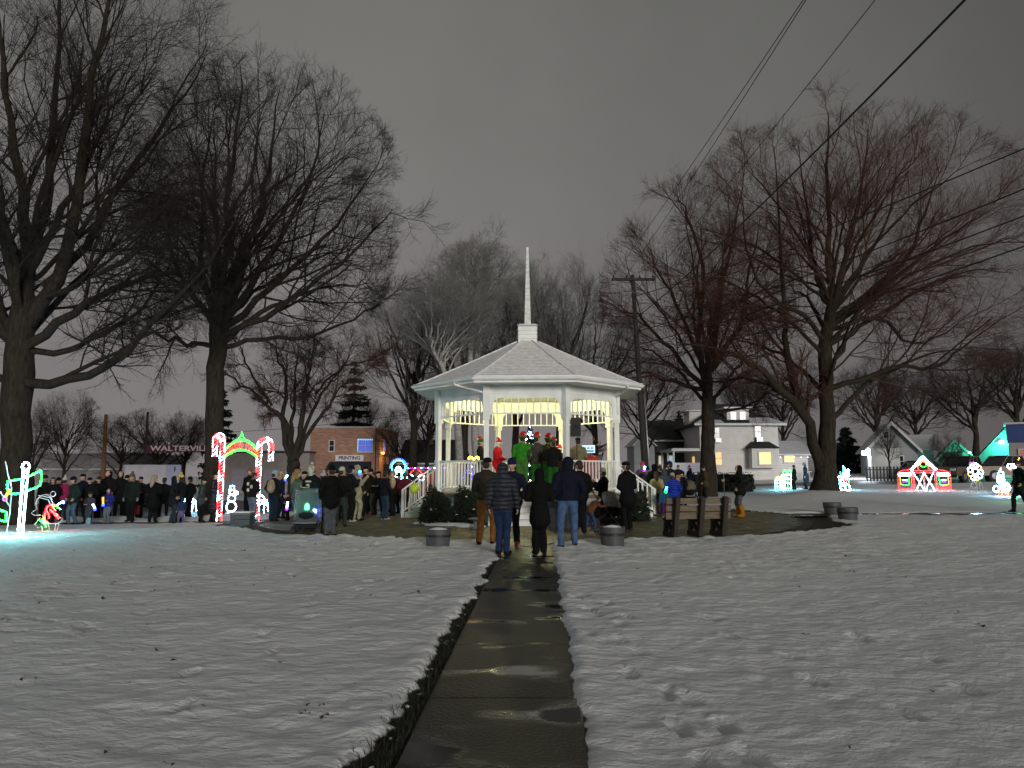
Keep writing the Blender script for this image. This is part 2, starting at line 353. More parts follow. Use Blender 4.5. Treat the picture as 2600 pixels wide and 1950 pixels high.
# ---- front walk of wet concrete slabs
wet = bpy.data.materials.new('wet_concrete'); wet.use_nodes = True; nt = wet.node_tree; bs = nt.nodes['Principled BSDF']
tc = N('ShaderNodeTexCoord'); ge = N('ShaderNodeNewGeometry')
n_a = N('ShaderNodeTexNoise'); n_a.inputs['Scale'].default_value = 2.2; n_a.inputs['Detail'].default_value = 7; nt.links.new(ge.outputs['Position'], n_a.inputs['Vector'])
c_a = N('ShaderNodeValToRGB'); c_a.color_ramp.elements[0].color = (.006, .0055, .004, 1); c_a.color_ramp.elements[1].color = (.036, .033, .024, 1); c_a.color_ramp.elements[0].position = .3; c_a.color_ramp.elements[1].position = .72
nt.links.new(n_a.outputs['Fac'], c_a.inputs[0]); nt.links.new(c_a.outputs[0], bs.inputs['Base Color'])
mpw = N('ShaderNodeMapping'); mpw.inputs['Scale'].default_value = (.8, 1.5, 1); nt.links.new(ge.outputs['Position'], mpw.inputs[0])
n_b = N('ShaderNodeTexNoise'); n_b.inputs['Scale'].default_value = 1.05; n_b.inputs['Detail'].default_value = 4; nt.links.new(mpw.outputs[0], n_b.inputs['Vector'])
pud = N('ShaderNodeMapRange'); pud.inputs[1].default_value = .55; pud.inputs[2].default_value = .63; nt.links.new(n_b.outputs['Fac'], pud.inputs[0])
rg = N('ShaderNodeMapRange'); rg.inputs[3].default_value = .42; rg.inputs[4].default_value = .06; nt.links.new(pud.outputs[0], rg.inputs[0]); nt.links.new(rg.outputs[0], bs.inputs['Roughness'])
n_c = N('ShaderNodeTexNoise'); n_c.inputs['Scale'].default_value = 38; n_c.inputs['Detail'].default_value = 4; nt.links.new(ge.outputs['Position'], n_c.inputs['Vector'])
inv = N('ShaderNodeMapRange'); inv.inputs[3].default_value = .75; inv.inputs[4].default_value = .02; nt.links.new(pud.outputs[0], inv.inputs[0])
bpw = N('ShaderNodeBump'); bpw.inputs['Distance'].default_value = .015; nt.links.new(inv.outputs[0], bpw.inputs['Strength']); nt.links.new(n_c.outputs['Fac'], bpw.inputs['Height']); nt.links.new(bpw.outputs[0], bs.inputs['Normal'])
bs.inputs['Specular IOR Level'].default_value = .36
walk = bpy.data.objects.new('path', None); COL.objects.link(walk); tag(walk, 'wet concrete slab walk leading to the gazebo', kind='structure')
yj = 5.30
js = [yj - 1.53 * 2 + 1.53 * k for k in range(0, 11)]
for k in range(len(js) - 1):
    y0, y1 = js[k] + .017, js[k + 1] - .017
    if y0 > 16.9: break
    y1 = min(y1, 17.0); mb = MB(); tilt = RNG.normal(0, .006); hw = PATH_W / 2
    pts = [(path_x(y0) - hw, y0), (path_x(y0) + hw, y0), (path_x(y1) + hw, y1), (path_x(y1) - hw, y1)]
    b_ = .012
    top = [(x + (b_ if i in (0, 3) else -b_), y + (b_ if i < 2 else -b_), .0 + (tilt if i < 2 else -tilt)) for i, (x, y) in enumerate(pts)]
    mid = [(x, y, -.012) for x, y in pts]; bot = [(x, y, -.1) for x, y in pts]
    mb.add(top + mid + bot, [(0, 1, 2, 3)] + [(4 + i, 4 + (i + 1) % 4, (i + 1) % 4, i) for i in range(4)] + [(8 + i, 8 + (i + 1) % 4, 4 + (i + 1) % 4, 4 + i) for i in range(4)])
    o = mb.obj('slab', wet, walk); o.location.z = float(g(0, (y0 + y1) / 2))

# ---- brick paved plaza round the gazebo and the cross walks
pv = bpy.data.materials.new('brick_pavers'); pv.use_nodes = True; nt = pv.node_tree; bs = nt.nodes['Principled BSDF']
ge = N('ShaderNodeNewGeometry'); n_a = N('ShaderNodeTexNoise'); n_a.inputs['Scale'].default_value = 2.6; n_a.inputs['Detail'].default_value = 8; nt.links.new(ge.outputs['Position'], n_a.inputs['Vector'])
wn_ = N('ShaderNodeTexWhiteNoise'); sn = N('ShaderNodeVectorMath'); sn.operation = 'SNAP'; sn.inputs[1].default_value = (.2, .1, 5); nt.links.new(ge.outputs['Position'], sn.inputs[0]); nt.links.new(sn.outputs[0], wn_.inputs['Vector'])
c_a = N('ShaderNodeValToRGB'); c_a.color_ramp.elements[0].color = (.055, .048, .028, 1); c_a.color_ramp.elements[1].color = (.20, .17, .10, 1); c_a.color_ramp.elements[0].position = .3; c_a.color_ramp.elements[1].position = .7
mxm = N('ShaderNodeMath'); mxm.operation = 'MULTIPLY_ADD'; mxm.inputs[1].default_value = .25; nt.links.new(wn_.outputs[0], mxm.inputs[0]); nt.links.new(n_a.outputs['Fac'], mxm.inputs[2])
sb_ = N('ShaderNodeMath'); sb_.operation = 'SUBTRACT'; sb_.inputs[1].default_value = .12; nt.links.new(mxm.outputs[0], sb_.inputs[0]); nt.links.new(sb_.outputs[0], c_a.inputs[0]); nt.links.new(c_a.outputs[0], bs.inputs['Base Color'])
bs.inputs['Roughness'].default_value = .5
plaza = bpy.data.objects.new('pavement', None); COL.objects.link(plaza); tag(plaza, 'worn brown brick paving around the gazebo', kind='structure')
mbp = MB(); th = np.linspace(0, 2 * pi, 72, endpoint=False); R_ = PLAZA_R + .8
Vp = [(GC[0], GC[1], float(g(*GC)) - .03)] + [(GC[0] + r * cos(t), GC[1] + r * sin(t), float(g(GC[0] + r * cos(t), GC[1] + r * sin(t))) - .03) for r in (R_ / 2, R_) for t in th]
mbp.add(Vp, [(0, 1 + i, 1 + (i + 1) % 72) for i in range(72)] + [(1 + i, 73 + i, 73 + (i + 1) % 72, 1 + (i + 1) % 72) for i in range(72)])
mbp.obj('sand_bed', mat('sand_bed', (.035, .03, .02), .9, .4, 20), plaza)
# pavers, herringbone-free running bond; the ones that show largest are single pieces
cy_, sy_ = cos(G_YAW), sin(G_YAW)
bl, bw = .205, .105; cells = []
for j in range(int(2 * R_ / bw)):
    yl = -R_ + j * bw
    for i in range(int(2 * R_ / bl) + 1):
        xl = -R_ + (i + .5 * (j % 2)) * bl
        if xl * xl + yl * yl > (PLAZA_R + .45) ** 2 or xl * xl + yl * yl < 3.0 ** 2 or yl > 2.2: continue
        cells.append((xl, yl))
cells = np.array(cells); keyd = np.hypot(cells[:, 0] - .1, (cells[:, 1] + PLAZA_R - .2) * 2.0); order = np.argsort(keyd)
def paver_v(xl, yl):
    wx = GC[0] + xl * cy_ - yl * sy_; wy = GC[1] + xl * sy_ + yl * cy_; return wx, wy, float(g(wx, wy))
hx, hy, gp = bl / 2 - .005, bw / 2 - .005, .004
pb = np.array([(-hx, -hy, -.04), (hx, -hy, -.04), (hx, hy, -.04), (-hx, hy, -.04), (-hx, -hy, -gp), (hx, -hy, -gp), (hx, hy, -gp), (-hx, hy, -gp), (-hx + gp, -hy + gp, 0), (hx - gp, -hy + gp, 0), (hx - gp, hy - gp, 0), (-hx + gp, hy - gp, 0)])
pf = [(0, 1, 5, 4), (1, 2, 6, 5), (2, 3, 7, 6), (3, 0, 4, 7), (4, 5, 9, 8), (5, 6, 10, 9), (6, 7, 11, 10), (7, 4, 8, 11), (8, 9, 10, 11)]
me_p = bpy.data.meshes.new('brick'); me_p.from_pydata([tuple(v) for v in pb], [], pf); me_p.materials.append(pv)
for k in order[:300]:
    wx, wy, wz = paver_v(*cells[k]); o = bpy.data.objects.new('brick', me_p); COL.objects.link(o); o.parent = plaza
    o.location = (wx, wy, wz + RNG.normal(0, .0025)); o.rotation_euler = (RNG.normal(0, .012), RNG.normal(0, .012), G_YAW + RNG.normal(0, .012))
rest = cells[order[300:]]; nb_ = len(rest)
wx = GC[0] + rest[:, 0] * cy_ - rest[:, 1] * sy_; wy = GC[1] + rest[:, 0] * sy_ + rest[:, 1] * cy_; wz = g(wx, wy) + RNG.normal(0, .0025, nb_)
Rm = np.array([[cy_, -sy_, 0], [sy_, cy_, 0], [0, 0, 1]]); t5 = pb[4:] @ Rm.T
Vb = (t5[None] + np.c_[wx, wy, wz][:, None]); fb = np.array([(0, 1, 5, 4), (1, 2, 6, 5), (2, 3, 7, 6), (3, 0, 4, 7), (4, 5, 6, 7)])
o = mk_fast('paving_field', Vb.reshape(-1, 3), (fb[None] + 8 * np.arange(nb_)[:, None, None]).reshape(-1, 4), pv, plaza, smooth=False); o['kind'] = 'stuff'
# cross walk (asphalt-dark wet concrete) either side
for sgn, nm in ((-1, 'west'), (1, 'east')):
    mb = MB(); xsx = np.linspace(6.5, 60, 60) * sgn + .6; top = []
    for x in xsx:
        yc = 25.3 + .012 * abs(x)
        for y in (yc - .62, yc + .62): top.append((x, y, float(g(x, y)) + .0))
    mb.add(top, [(2 * i, 2 * i + 1, 2 * i + 3, 2 * i + 2) if sgn < 0 else (2 * i, 2 * i + 2, 2 * i + 3, 2 * i + 1) for i in range(59)])
    o = mb.obj('sidewalk', wet); tag(o, 'wet walk running %s from the paved plaza between snow edges' % nm, kind='structure')

# ---- loose cover
def scatter_tris(name, pts, size, m, label, flat=.3, n=3):
    k = len(pts); A = RNG.normal(size=(k, n, 3)); A[:, :, 2] *= flat; A /= np.linalg.norm(A, axis=2)[:, :, None]
    V = pts[:, None] + A * (size * RNG.uniform(.5, 1.2, (k, 1, 1)))
    o = mk_fast(name, V.reshape(-1, 3), np.arange(k * n).reshape(k, n), m, smooth=False, tri=(n == 3)); tag(o, label, kind='stuff'); return o
pts = []
while len(pts) < 420:
    x, y = RNG.uniform(-9, 10), RNG.uniform(4, 20) ** 1.0
    if RNG.random() > (.95 if x < 0 else .35): continue
    uu = x - path_x(y)
    if -1.1 < uu < .8 or np.hypot(x - GC[0], y - GC[1]) < PLAZA_R + .3: continue
    for _ in range(RNG.integers(1, 4)): pts.append((x + RNG.normal(0, .03), y + RNG.normal(0, .03), hsurf(x, y) + .012))
scatter_tris('fallen_leaves', np.array(pts), .026, mat('dead_leaf', (.018, .013, .008), .9, .3, 20), 'dark dead leaves strewn on the snow', .35)
# grass tufts along the walk's ragged side
pts = []; 
for _ in range(2600):
    y = 3.3 + 13 * RNG.random() ** 1.6; x = path_x(y) - PATH_W / 2 - abs(RNG.normal(0, .11)) - .01; pts.append((x, y, float(g(x, y)) - .03))
P0 = np.array(pts); k = len(P0); ang = RNG.uniform(0, 6.28, k); hh = RNG.uniform(.03, .085, k); w_ = .006
tip = P0 + np.c_[np.cos(ang) * hh * .7, np.sin(ang) * hh * .7, hh]; sd = np.c_[-np.sin(ang), np.cos(ang), 0 * ang] * w_
o = mk_fast('grass', np.stack([P0 - sd, P0 + sd, tip], 1).reshape(-1, 3), np.arange(3 * k).reshape(k, 3), mat('winter_grass', (.012, .013, .006), .8, .4, 30), smooth=False, tri=True)
tag(o, 'dark wet grass showing between walk and snow', kind='stuff')
mb = MB()
for _ in range(40):
    y = 3.6 + 5 * RNG.random() ** 1.5; x = path_x(y) - PATH_W / 2 - RNG.uniform(.06, .34); r = RNG.uniform(.006, .022)
    n0_ = mb.n(); mb.ell((x, y, float(g(x, y)) - .028), (r * RNG.uniform(.8, 2.0), r * RNG.uniform(.7, 1.4), r * .55), 7, 5)
    for q_ in range(n0_, mb.n()): mb.V[q_] = tuple(np.array(mb.V[q_]) + RNG.normal(0, r * .16, 3))
o = mb.obj('snow_crumbs', M_SNOWB, smooth=True); tag(o, 'crumbs of snow scattered along the cleared edges', kind='stuff')

# ------------------------------------------------------------------ gazebo
gz = thing('gazebo', 'white octagonal gazebo with snowy roof and tall spire, lit from inside', 'gazebo', (GC[0], GC[1], 0), G_YAW)
AP = G_AP; S_ = 2 * AP * math.tan(pi / 8); RC = AP / cos(pi / 8); FL = G_FLOOR
Z_RAIL, Z_FR0, Z_ARCH, Z_TOP = 1.93, 3.42, 3.91, 4.34
def FX(i, z=0): # face frame: x along the face, y outward
    a = -pi / 2 + i * pi / 4; n_ = np.array([cos(a), sin(a)]); t_ = np.array([-sin(a), cos(a)])
    X = np.eye(4); X[:2, 0] = t_; X[:2, 1] = n_; X[:2, 3] = n_ * AP; X[2, 3] = z; return X
def vert(i, R=RC):
    a = -pi / 2 - pi / 8 + i * pi / 4; return np.array([R * cos(a), R * sin(a)])
def octo(mb, R, z0, z1, R2=None, mi=0):
    R2 = R if R2 is None else R2
    V = [(*vert(i, R), z0) for i in range(8)] + [(*vert(i, R2), z1) for i in range(8)]
    mb.add(V, [tuple(range(7, -1, -1)), tuple(range(8, 16))] + [(i, (i + 1) % 8, 8 + (i + 1) % 8, 8 + i) for i in range(8)], mi)
# deck
mb = MB(); octo(mb, RC + .12, FL - .14, FL - .045); mb.obj('deck_frame', mat('deck_edge', (.16, .13, .09), .7, .2), gz)
M_DECK = mat('deck_boards', (.30, .28, .24), .5, .2, 5, .1, 20)
dk = None
nbd = 24; wd = 2 * (AP + .08) / nbd
deck = bpy.data.objects.new('deck', None); COL.objects.link(deck); deck.parent = gz
for k in range(nbd):
    y0 = -AP - .08 + k * wd; ym = abs(y0 + wd / 2) + wd / 2; hl = min(AP + .08, (RC + .1) * sqrt(2) * cos(pi / 8) / 1.0 - ym + .0)
    hl = min(AP + .08, AP * sqrt(2) + .1 - ym)
    MB().box((0, y0 + wd / 2, FL - .022), (2 * hl, wd - .008, .044)).obj('floorboard', M_DECK, deck)
# skirt panels
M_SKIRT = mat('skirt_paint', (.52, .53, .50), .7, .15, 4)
for i in range(8):
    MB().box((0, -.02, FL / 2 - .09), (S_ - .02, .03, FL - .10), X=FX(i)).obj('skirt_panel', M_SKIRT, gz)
# posts
for i in range(8):
    p = vert(i, RC - .06); a = -pi / 2 - pi / 8 + i * pi / 4 + pi / 8
    mb = MB(); mb.box((p[0], p[1], (FL + Z_FR0) / 2 - .1), (.15, .15, Z_FR0 - FL - .2), rz=a)
    po = mb.obj('post', M_WHITE, gz)
    MB().box((p[0], p[1], FL + .06), (.19, .19, .12), rz=a).obj('post_base', M_WHITE, po)
    MB().box((p[0], p[1], Z_RAIL + .0), (.185, .185, .07), rz=a).obj('post_collar', M_WHITE, po)
    MB().box((p[0], p[1], (Z_FR0 - .2 + Z_TOP) / 2), (.215, .215, Z_TOP - Z_FR0 + .2), rz=a).obj('post_head', M_WHITE, po)
# friezes
HW = S_ / 2 - .10
for i in range(8):
    X = FX(i); yb = -.07
    mb = MB(); mb.box((0, yb, (Z_ARCH + Z_TOP) / 2), (2 * HW, .05, Z_TOP - Z_ARCH), X=X)
    fr = mb.obj('frieze', M_WHITE, gz)
    MB().box((0, yb + .035, Z_ARCH + .15), (2 * HW, .018, .025), X=X).obj('moulding', M_WHITE, fr)
    MB().box((0, yb + .035, Z_TOP - .03), (2 * HW, .02, .05), X=X).obj('moulding', M_WHITE, fr)
    for sx in (-1, 1):
        r_ = .24; xo = HW - .12
        poly = [(sx * HW, Z_ARCH + .001), (sx * (xo - r_), Z_ARCH + .001)] + [(sx * (xo - r_ + r_ * sin(t)), Z_ARCH - r_ + r_ * cos(t)) for t in np.linspace(0, pi / 2, 8)] + [(sx * xo, Z_FR0 - .05), (sx * HW, Z_FR0 - .05)]
        mb = MB(); mb.prism(poly, yb - .02, yb + .02, 'y', X=X); mb.obj('bracket', M_WHITE, fr)
    MB().box((0, yb, Z_FR0), (2 * HW, .05, .045), X=X).obj('rail', M_WHITE, fr)
    for k in range(-4, 5):
        x_ = k * (HW - .12) / 4.55
        h_top = Z_ARCH if abs(x_) < HW - .12 - .24 else Z_ARCH - .24 + sqrt(max(0, .24 ** 2 - (abs(x_) - (HW - .36)) ** 2))
        MB().box((x_, yb, (Z_FR0 + h_top) / 2), (.040, .032, h_top - Z_FR0), X=X).obj('spindle', M_WHITE, fr)
# railings on the five faces without steps
for i in range(8):
    if i in (0, 2, 6): continue
    X = FX(i); yb = -.07
    rl = MB().box((0, yb, Z_RAIL), (2 * HW + .1, .10, .05), X=X).obj('railing', M_WHITE, gz)
    MB().box((0, yb, FL + .13), (2 * HW + .1, .05, .06), X=X).obj('rail', M_WHITE, rl)
    nb2 = 15
    for k in range(nb2):
        x_ = -HW + (k + .5) * 2 * HW / nb2
        MB().box((x_, yb, (FL + .15 + Z_RAIL) / 2), (.038, .038, Z_RAIL - FL - .15), X=X).obj('baluster', M_WHITE, rl)
# steps on front, west and east
M_TREAD = mat('tread_paint', (.62, .62, .58), .55, .12, 6)
for i in (0, 2, 6):
    X = FX(i); zb = float(g(GC[0] + X[0, 1] * 4, GC[1] + X[1, 1] * 4)); nst = 5; rise = (FL - zb) / nst; run = .28; w2 = 1.08 if i == 0 else .62
    st = bpy.data.objects.new('steps', None); COL.objects.link(st); st.parent = gz
    for k in range(nst - 1):
        z1 = FL - (k + 1) * rise; y0 = .06 + k * run
        MB().box((0, y0 + run / 2 + .015, z1 - .02), (2 * w2, run + .03, .04), X=X).obj('tread', M_TREAD, st)
        MB().box((0, y0 + run - .012, (z1 - .04 + zb) / 2), (2 * w2 - .02, .02, max(.02, z1 - .04 - zb)), X=X).obj('riser', M_WHITE, st)
    for sx in (-1, 1):
        poly = [(.06, zb - .05)] + sum([[(.06 + k * run, FL - (k + 1) * rise - .045), (.06 + (k + 1) * run, FL - (k + 1) * rise - .045)] for k in range(nst - 1)], []) + [(.06 + (nst - 1) * run, zb - .05)]
        mb = MB(); mb.prism(poly, sx * w2 - .015, sx * w2 + .015, 'x', X=X); mb.obj('stringer', M_WHITE, st)
        if i == 0: continue
        L_ = (nst - .4) * run; ya, yb2 = .0, L_; za, zb2 = Z_RAIL - .02, zb + .93
        hr = MB().beam((sx * w2, ya, za), (sx * w2, yb2, zb2), .06, .05, X=X).obj('handrail', M_WHITE, st)
        MB().beam((sx * w2, ya, za - .75), (sx * w2, yb2, zb2 - .75), .045, .05, X=X).obj('lower_rail', M_WHITE, st)
        MB().box((sx * w2, yb2 - .03, (zb + zb2) / 2), (.085, .085, zb2 - zb), X=X).obj('newel_post', M_WHITE, st)
        for k in range(8):
            t = (k + .6) / 8.4; y_ = ya + (yb2 - ya) * t; zt = za + (zb2 - za) * t
            MB().box((sx * w2, y_, zt - .385), (.038, .038, .73), X=X).obj('baluster', M_WHITE, st)
# roof
RE = 4.13; Z_E = 4.47; Z_P = 6.22; RP = .42
ms = bpy.data.materials.new('snow_dusted_shingles'); ms.use_nodes = True; nt = ms.node_tree; bs = nt.nodes['Principled BSDF']
tc = N('ShaderNodeTexCoord'); n_a = N('ShaderNodeTexNoise'); n_a.inputs['Scale'].default_value = 7; n_a.inputs['Detail'].default_value = 8; nt.links.new(tc.outputs['Object'], n_a.inputs['Vector'])
c_a = N('ShaderNodeValToRGB'); c_a.color_ramp.elements[0].color = (.60, .585, .585, 1); c_a.color_ramp.elements[1].color = (.80, .79, .80, 1); c_a.color_ramp.elements[0].position = .32; c_a.color_ramp.elements[1].position = .62
nt.links.new(n_a.outputs['Fac'], c_a.inputs[0]); nt.links.new(c_a.outputs[0], bs.inputs['Base Color']); bs.inputs['Roughness'].default_value = .8
roof = bpy.data.objects.new('roof', None); COL.objects.link(roof); roof.parent = gz
NC = 24
def rprof(t): # radius and height up the slope, slightly concave near the eave
    return RE + (RP - RE) * t, Z_E + (Z_P - Z_E) * (t * .93 + .07 * t * t)
for i in range(8):
    mb = MB()
    for k in range(NC):
        r0, z0 = rprof(k / NC); r1, z1 = rprof((k + 1) / NC); up = .009
        a0, a1 = vert(i, r0), vert((i + 1) % 8, r0); b0, b1 = vert(i, r1), vert((i + 1) % 8, r1)
        mb.add([(*a0, z0 - .01), (*a1, z0 - .01), (*a1, z0 + up), (*a0, z0 + up), (*b1, z1), (*b0, z1)], [(0, 1, 2, 3), (3, 2, 4, 5)])
    mb.obj('shingle_slope', ms, roof)
for i in range(8):
    P = [(*vert(i, rprof(t)[0] + .01), rprof(t)[1] + .012) for t in np.linspace(0, 1, 6)]
    MB().tube(P, .028, 6).obj('ridge_cap', ms, roof)
mb = MB(); octo(mb, RE + .01, Z_E - .012, Z_E - .010); 
for i in range(8):
    a0, a1 = vert(i, RE - .02), vert((i + 1) % 8, RE - .02); b0, b1 = vert(i, RC - .15), vert((i + 1) % 8, RC - .15)
    m2 = MB(); m2.add([(*a0, Z_E - .15), (*a1, Z_E - .15), (*b1, Z_TOP - .01), (*b0, Z_TOP - .01)], [(0, 1, 2, 3)]); m2.obj('soffit', M_WHITE, roof)
    c0, c1 = vert(i, RE), vert((i + 1) % 8, RE); d0, d1 = vert(i, RE - .03), vert((i + 1) % 8, RE - .03)
    m2 = MB(); m2.add([(*c0, Z_E - .17), (*c1, Z_E - .17), (*c1, Z_E - .02), (*c0, Z_E - .02), (*d0, Z_E - .17), (*d1, Z_E - .17)], [(0, 1, 2, 3), (1, 0, 4, 5)]); m2.obj('fascia', M_WHITE, roof)
    g0, g1 = vert(i, RE + .035), vert((i + 1) % 8, RE + .035)
    prof = [(.0, -.09), (.06, -.09), (.10, -.05), (.115, .0), (.10, .0), (.085, -.045), (.03, -.07), (.02, .0), (.0, .0)]
    V = []
    for q, (e0, e1) in enumerate(((i, 0), ((i + 1) % 8, 1))):
        for (o_, zz) in prof: V.append((*vert(e0, RE + .002 + o_), Z_E + zz - .01))
    n_ = len(prof); m2 = MB(); m2.add(V, [(k, k + n_, (k + 1) % n_ + n_, (k + 1) % n_) for k in range(n_)]); m2.obj('gutter', M_WHITE, roof)
# snow lip on the gutter line
P = [(*vert(i % 8, RE + .03), Z_E + .02) for i in range(9)]
MB().tube(P, .035, 6, cap=False).obj('snow_lip', M_SNOWB, roof, smooth=True)
# ceiling with battens
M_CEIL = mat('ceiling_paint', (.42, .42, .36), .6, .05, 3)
cl = bpy.data.objects.new('ceiling', None); COL.objects.link(cl); cl.parent = gz
for i in range(8):
    a0, a1 = vert(i, RC - .12), vert((i + 1) % 8, RC - .12); b0, b1 = vert(i, .1), vert((i + 1) % 8, .1); zc0, zc1 = Z_TOP + .02, 5.55
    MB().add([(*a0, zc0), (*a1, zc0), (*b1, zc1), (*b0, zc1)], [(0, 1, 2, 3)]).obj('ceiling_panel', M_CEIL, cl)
    for t in (.12, .26, .40, .55, .7):
        p0, p1 = a0 + (b0 - a0) * t, a1 + (b1 - a1) * t; z_ = zc0 + (zc1 - zc0) * t - .02
        MB().beam((*p0, z_), (*p1, z_), .03, .03).obj('batten', M_CEIL, cl)
    MB().beam((*a0, zc0 - .03), (*b0, zc1 - .05), .07, .09).obj('rafter', M_CEIL, cl)
# cupola and spire
cu = MB().box((0, 0, 6.47), (.60, .60, .62), rz=0).obj('cupola', M_WHITE, gz)
for k in range(4):
    z0 = 6.16 + k * .15
    for s2 in range(4):
        X = XF((0, 0, 0), s2 * pi / 2); m2 = MB(); hw = .335
        m2.add([(-hw - .01, -hw - .012, z0), (hw + .01, -hw - .012, z0), (hw, -hw + .02, z0 + .155), (-hw, -hw + .02, z0 + .155), (-hw - .01, -hw + .03, z0), (hw + .01, -hw + .03, z0)], [(0, 1, 2, 3), (1, 0, 4, 5), (0, 3, 4), (1, 5, 2)], X=X); m2.obj('clapboard', M_WHITE, cu)
MB().box((0, 0, 6.795), (.74, .74, .035)).obj('cupola_cap', M_GREYM, cu)
MB().box((0, 0, 6.83), (.62, .62, .04)).obj('snow_cap', M_SNOWB, cu)
sp = MB(); sp.add([(-.115, -.115, 6.84), (.115, -.115, 6.84), (.115, .115, 6.84), (-.115, .115, 6.84), (-.04, -.04, 9.78), (.04, -.04, 9.78), (.04, .04, 9.78), (-.04, .04, 9.78)], [(0, 3, 2, 1), (4, 5, 6, 7), (0, 1, 5, 4), (1, 2, 6, 5), (2, 3, 7, 6), (3, 0, 4, 7)])
spo = sp.obj('spire', mat('spire_paint', (.66, .68, .66), .6, .22, 3, .2, 12, stretch=(2, 2, 5)), gz)
# downspouts and vent
def spout(i, sx, out=.0):
    X = FX(i); mb = MB(); x0 = sx * (HW + .02)
    P = [(x0 - sx * .45, .85, Z_E - .10), (x0 - sx * .42, .80, Z_E - .18), (x0 - sx * .05, .12, Z_E - .36), (x0, .04, Z_E - .46), (x0 + sx * .02, .035, Z_FR0 + .1)]
    P = np.array(P); mb.tube(resample(P, 14), .034, 8, X=X); mb.obj('downspout', M_WHITE, gz, smooth=True)
spout(7, 1); spout(1, 1)
p = (vert(7, 2.6) + vert(0, 2.6)) / 2
vp = MB(); vp.tube([(p[0] + .25, p[1], 5.0), (p[0] + .25, p[1], 5.16)], .025, 8); vp.ell((p[0] + .25, p[1], 5.2), (.07, .04, .06), 8, 6); vp.obj('roof_lamp', M_DARKM, gz)
# inside lamps
M_LAMP = mat('lamp_glass', (.9, .88, .7), .4, 0, emit=(1, .93, .55), estr=14)
for (lx, ly) in ((0, 0), (-1.3, .9), (1.3, .9)):
    zl = 4.95 if (lx, ly) == (0, 0) else 4.35
    mb = MB(); mb.tube([(lx, ly, zl + .05), (lx, ly, zl + .45)], .012, 6); mb.ell((lx, ly, zl), (.085, .085, .07), 12, 8); o = mb.obj('ceiling_lamp', M_LAMP, gz, smooth=True)
    ld = bpy.data.lights.new('lamp', 'POINT'); ld.energy = 135; ld.color = (1, .92, .42); ld.shadow_soft_size = .12
    lo = bpy.data.objects.new('lamp_light', ld); COL.objects.link(lo); lo.parent = o; lo.location = (lx, ly, zl - .12)
# ------------------------------------------------------------------ trees
def tube_batch(P, R, S):
    """P (N,K,3), R (N,K) -> verts, quads of N tapered tubes with S sides"""
    N_, K = P.shape[:2]
    T = np.gradient(P, axis=1) if K > 2 else np.repeat((P[:, 1:] - P[:, :1]), 2, 1)
    T /= np.linalg.norm(T, axis=2, keepdims=True) + 1e-9
    ref = np.zeros_like(T); hor = np.abs(T[..., 2]).mean(1, keepdims=True) < .85; ref[..., 2] = np.where(hor, 1, 0); ref[..., 0] = np.where(hor, 0, 1)
    A = np.cross(T, ref); A /= np.linalg.norm(A, axis=2, keepdims=True) + 1e-9; B = np.cross(T, A)
    th = np.arange(S) * 2 * pi / S
    V = P[:, :, None] + R[:, :, None, None] * (A[:, :, None] * np.cos(th)[None, None, :, None] + B[:, :, None] * np.sin(th)[None, None, :, None])
    k, j = np.meshgrid(np.arange(K - 1), np.arange(S), indexing='ij')
    q = np.stack([k * S + j, k * S + (j + 1) % S, (k + 1) * S + (j + 1) % S, (k + 1) * S + j], -1).reshape(-1, 4)
    Q = (q[None] + (np.arange(N_) * K * S)[:, None, None]).reshape(-1, 4)
    return V.reshape(-1, 3), Q
